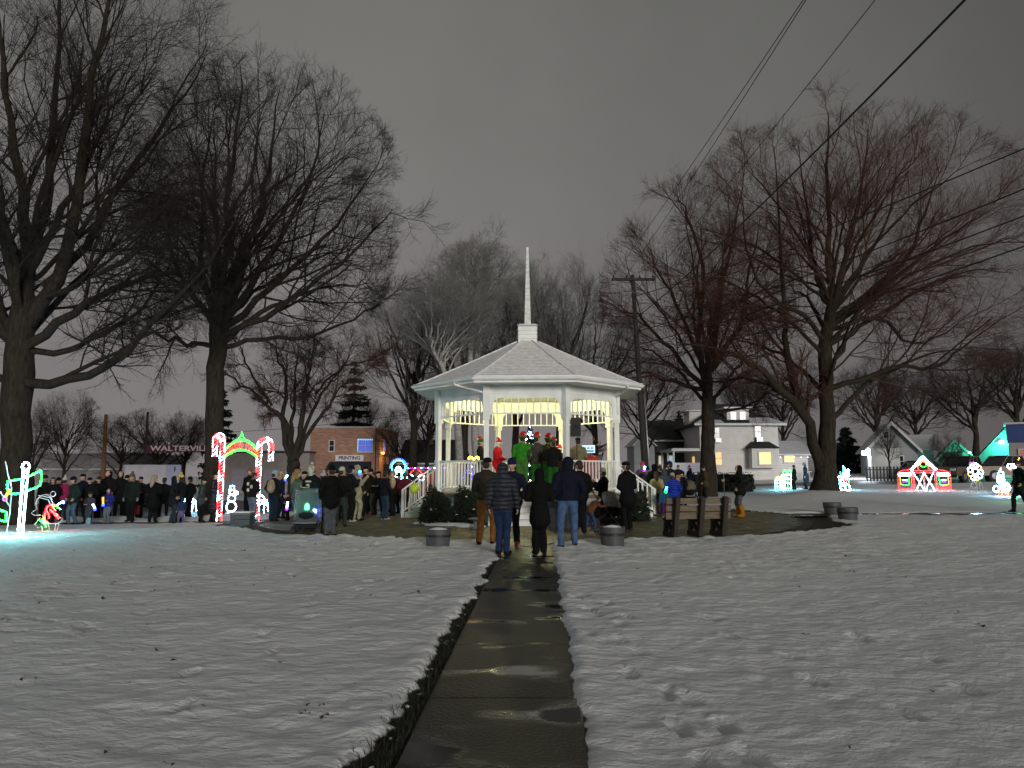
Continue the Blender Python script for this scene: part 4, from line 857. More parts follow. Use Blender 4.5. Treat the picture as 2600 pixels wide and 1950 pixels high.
for k, yy in enumerate((2.4, 5.8, 8.8)): window(ps, (yy, 0, zpx(1131)), .9, 1.3, M_PURPW if k == 0 else M_GLASS, X=XS, ny=2)
MB().box((4.5, -.05, zpx(1168)), (1.0, .12, .7), X=XS).obj('side_sign', mat('sign_cream', (.7, .66, .5), .6, .1), ps)
MB().box((6.4, -.05, zpx(1168)), (1.6, .12, .7), X=XS).obj('side_sign', mat('sign_red', (.35, .04, .04), .6, .1), ps)
MB().box((9.2, -.05, zpx(1168)), (2.8, .12, .7), X=XS).obj('side_sign', mat('sign_white2', (.66, .6, .64), .6, .1), ps)
aw = MB(); aw.prism([(0, 0), (-1.3, -.6), (-1.3, -1.1), (0, -1.1)], 2.5, 8.5, 'x', X=XS @ XF((0, 0, zpx(1178)))); aw.obj('awning', M_NAVY, ps)
wl = MB(); wl.box((1.0, -.15, zpx(1150)), (.2, .3, .25), X=XS); wlo = wl.obj('wall_lamp', mat('amber_glass', (.8, .5, .2), .5, 0, emit=(1, .55, .15), estr=3), ps)
def lamp(parent, loc, energy, col, r=.1):
    ld = bpy.data.lights.new('lamp', 'POINT'); ld.energy = energy; ld.color = col; ld.shadow_soft_size = r; lo = bpy.data.objects.new('lamp_light', ld); COL.objects.link(lo); lo.parent = parent; lo.location = loc; return lo
lamp(wlo, (w + 1.1, 1.0, zpx(1160)), 90, (1, .5, .12))
# flat roofed garage
Y = 68.0; gL, gR = at(520, 1150, Y)[0], at(786, 1150, Y)[0]; zb = float(g(gL, Y)) - .2; zt = at(700, 1149, Y)[2]; hh = zt - zb; w = gR - gL
ga = thing('garage_building', 'low flat roofed garage with pale roller doors behind the arch', 'building', (gL, Y, zb))
MB().box((w / 2, 4, hh / 2), (w, 8, hh)).obj('wall', M_STUCCO, ga); MB().box((w / 2, 4, hh + .05), (w + .2, 8.2, .16)).obj('roof_edge', M_DARKM, ga); MB().box((w / 2, 4, hh + .17), (w, 8, .08)).obj('roof_snow', M_SNOWR, ga)
for px in (622, 703):
    x0 = at(px, 1150, Y)[0] - gL
    dr = MB().box((x0, -.03, 1.35), (2.3, .06, 2.6)).obj('door', mat('roller_door', (.42, .38, .44), .5, .1, 3), ga)
    for k in range(5): MB().box((x0, -.07, .55 + k * .5), (2.28, .02, .03)).obj('panel_joint', M_STUCCO, dr)
# warehouse
Y = 72.0; gL, gR = at(40, 1150, Y)[0], at(330, 1150, Y)[0]; zb = float(g(gL, Y)) - .3; zt = at(180, 1152, Y)[2]; hh = zt - zb; w = gR - gL
wa = thing('warehouse', 'long low grey warehouse with a pale band behind the queue', 'building', (gL, Y, zb))
MB().box((w / 2, 6, hh / 2), (w, 12, hh)).obj('wall', mat('warehouse_metal', (.20, .19, .20), .6, .1, 1), wa)
MB().box((w / 2, -.04, hh - 1.55), (w, .06, .12)).obj('band', M_TRIM, wa); MB().box((w / 2, 6, hh + .06), (w + .2, 12.2, .12)).obj('roof_edge', M_SNOWR, wa)
for k in range(4): MB().box((1.6 + k * 2.9, -.04, 1.0), (1.9, .07, 2.0)).obj('door', mat('dock_door', (.25, .23, .24), .6, .15, 2), wa)
# dark roofed shop between brick shop and gazebo
Y = 66.0; gL, gR = at(1022, 1150, Y)[0], at(1150, 1150, Y)[0]; zb = float(g(gL, Y)) - .2; w = gR - gL; ze = at(1080, 1172, Y)[2] - zb; zr = at(1080, 1128, Y)[2] - zb
sh = thing('cottage', 'low cottage with a dark roof beside the brick shop', 'building', (gL, Y, zb))
MB().box((w / 2, 4, ze / 2), (w, 8, ze)).obj('wall', M_SIDEG, sh)
mb = MB(); mb.prism([(-.5, ze - .1), (4, zr + .6), (8.5, ze - .1), (8.5, ze - .3), (4, zr + .4), (-.5, ze - .3)], -.4, w + .4, 'x'); mb.obj('roof', M_ROOFD, sh)
MB().box((w / 2, -.55, ze - .2), (w + .8, .06, .14)).obj('gutter', M_TRIM, sh); MB().box((2.2, 3, zr + .6), (.5, .5, 1.0)).obj('chimney', M_BRICK, sh)
window(sh, (1.2, 0, 1.4), .8, 1.1, M_GLASS)
# white two-storey house
Y = 64.0; hL, hR = at(1778, 1150, Y)[0], at(1978, 1150, Y)[0]; zb = float(g((hL + hR) / 2, Y)) - .2; w = hR - hL; D = 8.5
def hz(py, Y_=64.0): return at(1850, py, Y_)[2] - zb
def hx_(px, Y_=64.0): return at(px, 1150, Y_)[0] - hL
ho = thing('white_house', 'white two storey house with dormers and a glowing bay window', 'house', (hL, Y, zb), 0); ze = hz(1076)
rot = radians(0)
MB().box((w / 2, D / 2, ze / 2), (w, D, ze)).obj('wall', M_SIDEW, ho)
mb = MB(); o_ = .55; zr = ze + 2.2
mb.add([(-o_, -o_, ze), (w + o_, -o_, ze), (w + o_, D + o_, ze), (-o_, D + o_, ze), (-o_, -o_, ze - .16), (w + o_, -o_, ze - .16), (w + o_, D + o_, ze - .16), (-o_, D + o_, ze - .16), (w * .36, D / 2, zr), (w * .64, D / 2, zr)],
       [(0, 1, 9, 8), (1, 2, 9), (2, 3, 8, 9), (3, 0, 8), (4, 5, 1, 0), (5, 6, 2, 1), (6, 7, 3, 2), (7, 4, 0, 3), (7, 6, 5, 4)]); rf = mb.obj('roof', M_ROOFD, ho)
MB().box((w / 2, -o_ - .03, ze - .08), (2 * o_ + w + .1, .06, .2)).obj('fascia', M_TRIM, rf)
mb = MB(); mb.add([(w * .62, -o_, ze + .04), (w + o_, -o_, ze + .04), (w * .93, .7, ze + .62), (w * .66, .7, ze + .62)], [(0, 1, 2, 3)]); mb.obj('snow_patch', M_SNOWR, rf)
mb = MB(); mb.add([(-o_, -o_, ze + .04), (w * .3, -o_, ze + .04), (w * .28, .2, ze + .38), (w * .02, .2, ze + .38)], [(0, 1, 2, 3)]); mb.obj('snow_patch', M_SNOWR, rf)
dm = MB().box((hx_(1880), 1.6, ze + .72), (2.0, 2.6, 1.35)).obj('dormer', M_SIDEW, rf); MB().box((hx_(1880), 1.5, ze + 1.46), (2.7, 3.2, .14)).obj('dormer_roof', M_TRIM, dm)
for sx in (-.42, .42): MB().box((hx_(1880) + sx, .28, ze + .75), (.5, .04, .7)).obj('dormer_pane', M_GLASS, dm)
dm = MB().box((.4, 3.2, ze + .7), (1.5, 2.0, 1.2)).obj('dormer', M_SIDEW, rf); MB().box((.3, 3.2, ze + 1.36), (2.1, 2.5, .13)).obj('dormer_roof', M_TRIM, dm)
window(ho, (hx_(1927), 0, hz(1096)), .55, 1.0, M_GLASS); ac = MB().box((hx_(1927), -.2, hz(1116)), (.55, .4, .4)).obj('window_unit', M_GREYM, ho)
window(ho, (hx_(1822), 0, hz(1100)), .5, 1.0, M_GLASS); MB().box((hx_(1822), -.2, hz(1118)), (.5, .4, .38)).obj('window_unit', M_GREYM, ho)
window(ho, (hx_(1824), 0, hz(1164)), .55, 1.1, M_WARMW)
by = MB().box((hx_(1932), -.5, hz(1163)), (2.3, 1.0, 1.75)).obj('bay', M_SIDEW, ho)
window(by, (hx_(1932), -1.0, hz(1164)), 1.05, 1.05, M_WARMW2, muntin=False)
mb = MB(); b0, b1 = hx_(1892), hx_(1969); zb_ = hz(1139); mb.add([(b0, -1.25, zb_), (b1, -1.25, zb_), (b1, .02, zb_), (b0, .02, zb_), (b0 + .55, -.1, zb_ + .62), (b1 - .55, -.1, zb_ + .62)], [(0, 1, 5, 4), (1, 2, 5), (3, 0, 4), (3, 2, 1, 0)]); mb.obj('bay_roof', M_ROOFD, by)
# side porch (west) and rear ell (east)
pr = MB().box((-1.3, 2.5, hz(1143)), (2.6, 5.4, .16)).obj('porch_roof', M_TRIM, ho)
MB().box((-1.3, 2.5, hz(1143) + .13), (2.4, 5.2, .1)).obj('porch_snow', M_SNOWR, pr)
for yy in (0, 2.4, 5): MB().box((-2.4, yy, hz(1143) / 2), (.14, .14, hz(1143))).obj('porch_post', M_TRIM, pr)
wl_ = MB(); wl_.box((-.02, 2.4, 1.6), (.04, .8, 1.6)); wl_.obj('side_window', M_WARMW, ho)
ew = hx_(2062) - w; el = MB().box((w + ew / 2, 3.5, hz(1155) / 2), (ew, 5, hz(1155))).obj('rear_wing', M_SIDEW, ho)
mb = MB(); ze2 = hz(1152); mb.prism([(.4, ze2), (3.5, ze2 + 1.3), (6.6, ze2), (6.6, ze2 - .15), (.4, ze2 - .15)], w - .01, w + ew + .4, 'x'); mb.obj('wing_roof', M_SNOWR, el)
window(el, (hx_(2014), 1.0, hz(1162)), .9, .75, M_WARMW2, muntin=False)
sl = MB(); sl.bulbs([(w + .3 + k * .62, .5, ze2 - .3) for k in range(5)], .045); sl.obj('string_lights', mat('warm_bulb', (.8, .7, .5), .5, 0, emit=(1, .8, .5), estr=6), el)
for k in range(8): MB().box((w + .3 + k * .35, .3, .55), (.05, .05, .9)).obj('porch_baluster', M_TRIM, el)
MB().box((w + ew / 2, .3, 1.02), (ew, .08, .06)).obj('porch_rail', M_TRIM, el)
# black house left of it
Y = 70.0; gL, gR = at(1668, 1150, Y)[0], at(1752, 1150, Y)[0]; zb = float(g(gL, Y)) - .2; w = gR - gL; zt = at(1700, 1117, Y)[2] - zb; zr = at(1700, 1086, Y)[2] - zb
bh = thing('black_house', 'black sided house with a small pale window behind the crowd', 'house', (gL, Y, zb))
MB().box((w / 2, 4, zt / 2), (w, 8, zt)).obj('wall', M_SIDEB, bh)
mb = MB(); mb.prism([(-.4, zt), (4, zr + 1.0), (8.4, zt), (8.4, zt - .2), (-.4, zt - .2)], -.4, w + .3, 'x'); mb.obj('roof', M_ROOFD, bh); MB().box((w / 2, -.45, zt - .1), (w + .6, .06, .16)).obj('gutter', M_TRIM, bh)
def bx(px): return at(px, 1150, 70.)[0] - gL
window(bh, (bx(1704), 0, at(1700, 1166, 70)[2] - zb), .45, .7, M_PALEW, muntin=False)
window(bh, (bx(1668) + .35, 0, at(1700, 1168, 70)[2] - zb), .4, .8, mat('cream_window', (.5, .5, .4), .5, .2, emit=(.9, .85, .55), estr=.5), muntin=False)
MB().box((-.02, 3.8, 2.6), (.05, .8, 1.5)).obj('side_window', M_WARMW, bh)
# snowy shed
Y = 66.0; p = at(1636, 1150, Y); zb = float(g(p[0], Y)); sd_ = thing('shed', 'grey clapboard shed with a snowy roof behind the power pole', 'shed', (p[0], Y, zb)); zt = at(1636, 1130, Y)[2] - zb
MB().box((0, 2, zt / 2), (1.9, 4, zt)).obj('wall', M_SIDEG, sd_); mb = MB(); mb.prism([(-1.2, zt - .1), (0, zt + 1.1), (1.2, zt - .1), (1.05, zt - .1), (0, zt + .95), (-1.05, zt - .1)], -.3, 4.3, 'y'); mb.obj('roof', M_SNOWR, sd_)
mb = MB(); mb.prism([(-.95, zt - .01), (.95, zt - .01), (0, zt + .9)], .0, .05, 'y'); mb.obj('gable', M_SIDEG, sd_)
# gabled house, garages on the east
def gable_house(name, label, cat, pxl, pxr, Y, py_e, py_r, wallm, roofm, D=8, lit=None, win=(), rz=0.0):
    gL, gR = at(pxl, 1150, Y)[0], at(pxr, 1150, Y)[0]; zb = float(g((gL + gR) / 2, Y)) - .2; w = gR - gL; ze = at(pxl, py_e, Y)[2] - zb; zr = at(pxl, py_r, Y)[2] - zb
    if rz: w *= .84
    h = thing(name, label, cat, (gL, Y, zb), rz); mb = MB(); mb.prism([(0, 0), (w, 0), (w, ze), (w / 2, zr - .12), (0, ze)], 0, D, 'y'); mb.obj('wall', wallm, h)
    mb = MB(); o_ = .35; sl_ = (zr - ze) / (w / 2)
    mb.prism([(-o_, ze - o_ * sl_ + .05), (w / 2, zr + .05), (w + o_, ze - o_ * sl_ + .05), (w + o_, ze - o_ * sl_ + .22), (w / 2, zr + .22), (-o_, ze - o_ * sl_ + .22)], -o_, D + o_, 'y'); mb.obj('roof', roofm, h)
    mb = MB(); mb.prism([(-o_, ze - o_ * sl_ - .08), (w / 2, zr - .08), (w + o_, ze - o_ * sl_ - .08), (w + o_, ze - o_ * sl_ + .05), (w / 2, zr + .05), (-o_, ze - o_ * sl_ + .05)], -o_ - .04, -o_ + .02, 'y'); mb.obj('barge_board', M_TRIM, h)
    for (fx, fz, ww, wh, pm) in win: window(h, (fx * w, 0, fz), ww, wh, pm)
    return h, w, ze, zr
gh, w, ze, zr = gable_house('gabled_house', 'grey gabled house with a blazing white floodlight at its corner', 'house', 2206, 2336, 62, 1140, 1078, M_SIDEG, M_SNOWR, 6, rz=-.34, win=((.38, 3.9, .35, .55, M_GLASS), (.55, 1.6, 1.1, .9, M_GLASS)))
fl = MB(); fl.box((-.3, -.3, ze - .35), (.5, .35, .35)); flo = fl.obj('floodlight', mat('flood_white', (1, 1, 1), .4, 0, emit=(.85, .93, 1), estr=40), gh); lamp(flo, (-.35, -1.2, ze - .6), 420, (.8, .9, 1), .2)
en = MB().box((1.0, -.9, 1.35), (2.2, 1.8, 2.7)).obj('entry_porch', M_TRIM, gh)
g2, w, ze, zr = gable_house('garage', 'pale garage with a green lit gable behind the lit barn', 'garage', 2374, 2480, 66, 1172, 1122, mat('pale_wall', (.45, .47, .46), .8, .1, 2), M_SNOWR, 7, rz=-.50)
MB().box((w * .36, -.04, 1.1), (1.9, .06, 2.2)).obj('door', mat('garage_dark', (.05, .05, .055), .6, .2), g2)
MB().box((-2.6, 3, 1.2), (5, 6, 2.4)).obj('side_wing', M_SIDEG, g2); mb = MB(); mb.prism([(-.6, 2.35), (3, 4.0), (6.6, 2.35)], -5.2, .0, 'x'); mb.obj('wing_roof', M_SNOWR, g2)
M_GRNL = mat('green_flood', (.1, 1, .6), .4, 0, emit=(.12, 1, .6), estr=14)
f2 = MB().box((w * .8, -1.6, 2.1), (.18, .18, .14)).obj('floodlight', M_GRNL, g2); MB().tube([(w * .8, -1.6, 0), (w * .8, -1.6, 2.05)], .03, 6).obj('lamp_post', M_DARKM, g2); lamp(f2, (w * .8, -1.55, 2.3), 120, (.05, 1, .55), .1)
g3, w, ze, zr = gable_house('garage', 'garage with a lamp glowing green under its steep roof', 'garage', 2484, 2640, 62, 1160, 1085, mat('pale_wall', (.45, .47, .46), .8, .1, 2), M_ROOFD, 7, rz=-.58)
fb_ = MB(); fb_.ell((1.72, -.5, at(2530, 1124, 62)[2] - g3.location.z), (.22, .12, .14), 10, 6); f3 = fb_.obj('wall_lamp', mat('green_lamp_glass', (1, 1, 1), .4, 0, emit=(.75, 1, .95), estr=9), g3); lamp(f3, (1.9, -.9, at(2530, 1128, 62)[2] - g3.location.z), 260, (.03, 1, .62), .15)
Y = 58.0; gL = at(2562, 1150, Y)[0]; zb = float(g(gL, Y)); zt = at(2562, 1078, Y)[2] - zb; zm = at(2562, 1124, Y)[2] - zb
bb = thing('blue_building', 'building with dark blue upper storey beside the green lit garage', 'building', (gL, Y, zb), -.6); MB().box((4, 4, zm / 2), (8, 8, zm)).obj('wall', mat('tan_wall', (.32, .29, .27), .8, .1), bb); MB().box((4, 4, (zm + zt) / 2), (8.1, 8.1, zt - zm)).obj('upper_wall', M_SIDEBL, bb)
window(bb, (1.0, 0, zm - 1.2), .6, 1.2, mat('red_window', (.3, .1, .1), .5, .2, emit=(.5, .2, .18), estr=.4)); MB().box((4, 4, zt + .08), (8.4, 8.4, .16)).obj('roof_snow', M_SNOWR, bb)
# picket fence before the gabled house
fe = thing('fence', 'dark board fence with frosted pickets beneath the floodlit house', 'fence', tuple(ground(2200, 1213)))
fp = np.array(fe.location); fY = 56.0; x0, x1 = at(2196, 1150, fY)[0], at(2310, 1150, fY)[0]; zf = float(g(x0, fY)); fe.location = (x0, fY, zf)
for k in range(14): MB().box((.05 + k * .27, 0, .62), (.13, .03, 1.15), X=XF(rz=0)).obj('picket', mat('fence_wood', (.05, .05, .055), .8, .4, 3), fe)
for z_ in (.3, .95): MB().box((1.8, .03, z_), (3.7, .03, .08)).obj('fence_rail', mat('fence_wood', (.05, .05, .055), .8, .4, 3), fe)
# hedge wall with snow on top behind the bench man
Y = 44.0; x0, x1 = at(1762, 1150, Y)[0], at(1912, 1150, Y)[0]; zb = float(g(x0, Y)); zt = at(1800, 1203, Y)[2]
M_HEDGE = mat('hedge_leaf', (.010, .014, .010), .9, .4, 8)
hd = thing('hedge', 'clipped black hedge with snow along its top', 'hedge', (x0, Y, zb)); k = 9000; rg_ = np.random.default_rng(2)
c_ = np.c_[rg_.uniform(0, x1 - x0, k), rg_.uniform(0, .9, k), rg_.uniform(0, zt - zb, k)]; A = rg_.normal(size=(k, 3, 3)) * .07
mk_fast('foliage', (c_[:, None] + A).reshape(-1, 3), np.arange(3 * k).reshape(k, 3), M_HEDGE, hd, smooth=False, tri=True)
MB().box(((x1 - x0) / 2, .45, (zt - zb) / 2 - .08), (x1 - x0 - .1, .75, zt - zb - .16)).obj('stems', M_HEDGE, hd); MB().box(((x1 - x0) / 2, .45, zt - zb + .01), (x1 - x0, .8, .07)).obj('snow_cap', M_SNOWB, hd)
# photo backdrop
p = ground(1742, 1226); p[1] = 46; p = at(1742, 1200, 46); zb = float(g(p[0], 46)); bd = thing('photo_backdrop', 'lit white photo backdrop with rounded corners beside the hedge', 'backdrop', (p[0], 46, zb)); ww = 1.25; zt = at(1742, 1175, 46)[2] - zb
r_ = .25; pol = [(-ww, .1), (ww, .1)] + [(ww - r_ + r_ * cos(t), zt - r_ + r_ * sin(t)) for t in np.linspace(0, pi / 2, 6)] + [(-ww + r_ + r_ * cos(t), zt - r_ + r_ * sin(t)) for t in np.linspace(pi / 2, pi, 6)]
mb = MB(); mb.prism(pol, 0, .08, 'y'); mb.obj('screen', mat('screen_white', (.62, .63, .72), .5, .1, 1), bd)
for sx in (-1, 1): MB().box((sx * ww * .9, .25, zt / 2), (.06, .06, zt)).obj('stand', M_DARKM, bd)
# power pole and wires
pY = 37.0; pb_ = at(1641, 1200, pY); pb_[2] = g(pb_[0], pY); pt = at(1606, 698, pY)
pp = thing('utility_pole', 'leaning wooden power pole with a single crossarm', 'pole', tuple(pb_)); tv = pt - pb_
MB().tube([(0, 0, -.2), tuple(tv * .5), tuple(tv)], [.17, .14, .105], 12).obj('pole_shaft', M_WOODP, pp, smooth=True)
pj = MB(); pj.tube([(.22, -.05, 0), tuple(tv * .45 + np.array([.2, -.05, 0]))], .05, 8); pj.obj('conduit', M_GREYM, pp, smooth=True)
zc = tv[2] - .28; cxm = tv[0] * .975; arm = MB().box((cxm, -.12, zc), (2.3, .11, .13)).obj('crossarm', M_WOODP, pp)
INS = []
for dx in (-1.05, -.35, .35, 1.05):
    ib = MB(); ib.lathe([(.02, 0), (.05, .03), (.03, .08), (.055, .11), (.02, .16)], 10, X=XF((cxm + dx, -.12, zc + .065))); ib.obj('insulator', M_DARKM, arm); INS.append(np.array([cxm + dx, -.12, zc + .23]) + pb_)
for sx in (-1, 1): MB().beam((cxm + sx * .6, -.14, zc - .05), (cxm * .93, -.1, zc - .75), .03, .03).obj('brace', M_DARKM, pp)
def wire(label, a, end, sag, r, group='overhead wires strung from the power pole'):
    a = np.array(a); b = np.array(end); t = np.linspace(0, 1, 40)[:, None]; P = a + (b - a) * t; P[:, 2] -= sag * 4 * t[:, 0] * (1 - t[:, 0])
    mb = MB(); mb.tube(P - a, r, 5); o = mb.obj('overhead_wire', M_RUBBER, loc=tuple(a), smooth=True); tag(o, label, 'wire', group)
def far_end(px, py, z, ext, a):
    d = ray(px, py); s = (z - CAM_H) / d[2]; p = np.array([0, 0, CAM_H]) + d * s; return a + (p - a) * ext
for k, (px, a) in enumerate(((2019, INS[0]), (2027, INS[1]), (2198, INS[3]))): wire(('thin power wire from the crossarm tip over the gazebo side', 'thin power wire from the inner insulator, running close beside another', 'thin power wire from the crossarm tip over the maple side')[k], a, far_end(px, 0, 11.0, 1.6, a), .25, .010)
a = pb_ + tv * .80; wire('thick dark cable rising from below the crossarm', a, far_end(2374, 0, 9.2, 1.5, a), .55, .022)
for k, (py, f) in enumerate(((338, .9), (440, .74), (508, .68), (585, .60))):
    a = pb_ + tv * f; wire(('highest of the dark service cables sagging through the maple crown', 'service cable just below the highest one in the maple crown', 'service cable just above the lowest one in the maple crown', 'lowest of the dark service cables sagging through the maple crown')[k], a, at(2600, py, 17.5) + (at(2600, py, 17.5) - a) * .4, .5, .021, 'service cables passing the maple')
p1 = at(560, 1098, 66); wire('faint wire sloping over the brick shop roof', p1, at(1110, 1040, 60), .3, .02, None)
# sign pole and posts on the west street
Y = 56.0; p = at(367, 1180, Y); zb = float(g(p[0], Y)); zt = at(367, 1046, Y)[2]
tsn = thing('town_sign', 'maroon roadside sign lettered with the town name on a black pole', 'sign', (p[0], Y, zb)); MB().tube([(0, 0, 0), (0, 0, zt - zb)], .09, 10).obj('pole', M_BLACK, tsn)
zs = at(440, 1139, Y)[2] - zb; x0, x1 = at(372, 1139, Y)[0] - p[0], at(556, 1139, Y)[0] - p[0]
bdn = MB().box(((x0 + x1) / 2, -.05, zs), (x1 - x0, .1, .52)).obj('sign_board', mat('maroon_board', (.12, .015, .03), .6, .15, 2), tsn)
text_mesh('lettering', 'WALTERVILLE', .56, mat('sign_letters', (.80, .70, .73), .5, 0), bdn, XF((x0 + .36, -.11, zs), 0, pi / 2), .008, .014, 'LEFT', 5.0)
p = at(264, 1195, 58); zb = float(g(p[0], 58)); zt = at(264, 1052, 58)[2]; po = thing('wooden_pole', 'bare orange lit wooden pole above the queue', 'pole', (p[0], 58, zb)); MB().tube([(0, 0, 0), (-.15, 0, zt - zb)], [.19, .13], 10).obj('pole_shaft', mat('orange_lit_wood', (.22, .10, .05), .85, .2, 3), po, smooth=True)  # orange lamplight on the pole is painted into its wood colour
# ---- vehicles
def car(name, label, loc, rz, L, Wd, Hh, col, prof, cab, wr=.34, metal=.3, cat='car'):
    """prof: body side outline (x,z); cab: cabin outline; nose at -x"""
    t = thing(name, label, cat, loc, rz); pm = mat('carpaint_' + name + label[:6].replace(' ', ''), col, .35, .1, 2, metal=metal)
    mb = MB(); mb.prism(prof, -Wd / 2, Wd / 2, 'y'); mb.obj('body', pm, t)
    n = len(cab); ins = .13; V = [(x, sy * (Wd / 2 - .02 - (ins if z > cab[0][1] + .1 else 0)), z) for sy in (-1, 1) for x, z in cab]
    mb = MB(); mb.add(V, [tuple(range(n)), tuple(range(2 * n - 1, n - 1, -1))] + [(i, i + n, (i + 1) % n + n, (i + 1) % n) for i in range(n)]); mb.obj('cabin', M_GLASS, t)
    xs_ = [c[0] for c in cab if c[1] > cab[0][1] + .1]; zt = max(c[1] for c in cab); MB().box(((min(xs_) + max(xs_)) / 2, 0, zt + .015), (max(xs_) - min(xs_) + .1, Wd - 2 * ins, .05)).obj('roof', pm, t)
    for sy in (-1, 1):
        lo = [c for c in cab]; 
        for f in (0, .36, .68, 1):
            xa = min(c[0] for c in cab if c[1] <= cab[0][1] + .1) * (1 - f) + max(c[0] for c in cab if c[1] <= cab[0][1] + .1) * f; xb = min(xs_) * (1 - f) + max(xs_) * f
            MB().beam((xa, sy * (Wd / 2 - .01), cab[0][1]), (xb, sy * (Wd / 2 - ins), zt), .06, .05).obj('pillar', pm, t)
    for x in (prof[0][0] + L * .19, prof[0][0] + L * .81):
        for sy in (-1, 1):
            wb = MB(); wb.lathe([(wr * .6, -.11), (wr, -.09), (wr, .09), (wr * .6, .11)], 20, X=XF((x, sy * (Wd / 2 - .08), wr), 0, pi / 2)); wo = wb.obj('wheel', M_RUBBER, t, smooth=False)
            rb = MB(); rb.lathe([(.03, -.125), (wr * .55, -.115), (wr * .55, .115), (.03, .125)], 12, X=XF((x, sy * (Wd / 2 - .08), wr), 0, pi / 2)); rb.obj('rim', M_GREYM, wo)
    for sy in (-1, 1):
        MB().box((prof[0][0] + .02, sy * (Wd / 2 - .28), Hh * .48), (.08, .36, .16)).obj('headlight', mat('headlamp', (.7, .7, .7), .2, 0), t); MB().box((prof[0][0] + L - .02, sy * (Wd / 2 - .2), Hh * .5), (.06, .2, .26)).obj('tail_light', mat('tail_red', (.3, .02, .02), .3, 0), t)
    MB().box((prof[0][0], 0, .42), (.14, Wd * .96, .18)).obj('bumper', M_DARKM, t); return t
SUV = ([(-2.3, .35), (2.3, .35), (2.35, .7), (2.3, 1.05), (-.95, 1.05), (-2.15, .98), (-2.35, .7)], [(-1.05, 1.0), (-.35, 1.68), (2.0, 1.7), (2.28, 1.02)])
PICK = ([(-2.8, .45), (2.8, .45), (2.8, 1.1), (.9, 1.12), (-1.1, 1.12), (-2.65, 1.08), (-2.85, .7)], [(-1.15, 1.08), (-.5, 1.82), (.65, 1.84), (.95, 1.1)])
SED = ([(-2.25, .3), (2.25, .3), (2.3, .65), (2.2, .95), (-1.1, .9), (-2.15, .82), (-2.3, .6)], [(-1.25, .88), (-.45, 1.42), (.9, 1.43), (1.75, .92)])
p = at(283, 1260, 38); p[2] = g(p[0], 38); car('parked_car', 'black car parked behind the queue of people', tuple(p), 0, 4.5, 1.85, 1.45, (.008, .008, .01), *SED)
p = at(2445, 1210, 53); p[2] = g(p[0], 53); car('parked_car', 'dark tan pickup truck behind the flower bouquet light', tuple(p), .55, 5.6, 2.0, 1.85, (.16, .13, .10), *PICK, .40, cat='truck')
p = at(2555, 1210, 52); p[2] = g(p[0], 52); car('parked_car', 'pale tan pickup truck behind the glowing penguin shape', tuple(p), .1, 5.6, 2.0, 1.85, (.28, .24, .20), *PICK, .42, cat='truck')
p = at(2335, 1195, 60); p[2] = g(p[0], 60); car('parked_car', 'small dark sedan beside the board fence', tuple(p), .2, 4.5, 1.8, 1.45, (.05, .05, .055), *SED)
# box trailer
Y = 50.0; xl, xr = at(303, 1210, Y)[0], at(449, 1210, Y)[0]; zb = float(g(xl, Y)); z0, z1 = at(400, 1247, Y)[2] - zb, at(400, 1180, Y)[2] - zb; w = xr - xl
tr = thing('box_trailer', 'white enclosed cargo trailer parked on the west street', 'trailer', (xl, Y, zb))
mb = MB(); wm = w * .81; mb.prism([(0, .35), (.35, 0), (wm, 0), (wm, 2.2), (.35, 2.2), (0, 1.85)], z0, z1, 'z'); mb.obj('box', mat('trailer_white', (.56, .53, .58), .45, .12, 1.2), tr)
MB().box((wm + .02, 1.1, (z0 + z1) / 2), (.05, 2.15, z1 - z0 - .06)).obj('rear_frame', mat('trailer_rear_blue_lit', (.40, .42, .60), .5, .08), tr)  # white rear end, with the blue light on it mixed into the colour
mb = MB(); mb.prism([(wm, .0), (w, .55), (w, .6), (wm, .1)], z0, z1, 'z'); dr = mb.obj('rear_door', mat('trailer_rear_blue_lit', (.40, .42, .60), .5, .08), tr); MB().box((wm + .45, .3, z1 - .3), (.06, .06, .3)).obj('hinge', M_DARKM, dr)
for x in (w * .5, w * .68):
    wb = MB(); wb.lathe([(.18, -.1), (.32, -.09), (.32, .09), (.18, .1)], 18, X=XF((x, .1, .32), 0, pi / 2)); wo = wb.obj('wheel', M_RUBBER, tr); rb = MB(); rb.lathe([(.03, -.12), (.17, -.11), (.17, .11), (.03, .12)], 10, X=XF((x, .1, .32), 0, pi / 2)); rb.obj('rim', M_GREYM, wo)
MB().beam((.1, 1.1, .45), (-1.2, 1.1, .45), .1, .1).obj('tow_bar', M_DARKM, tr); MB().box((w * .45, .05, z0 - .03), (w * .85, .06, .08)).obj('sill', M_DARKM, tr)
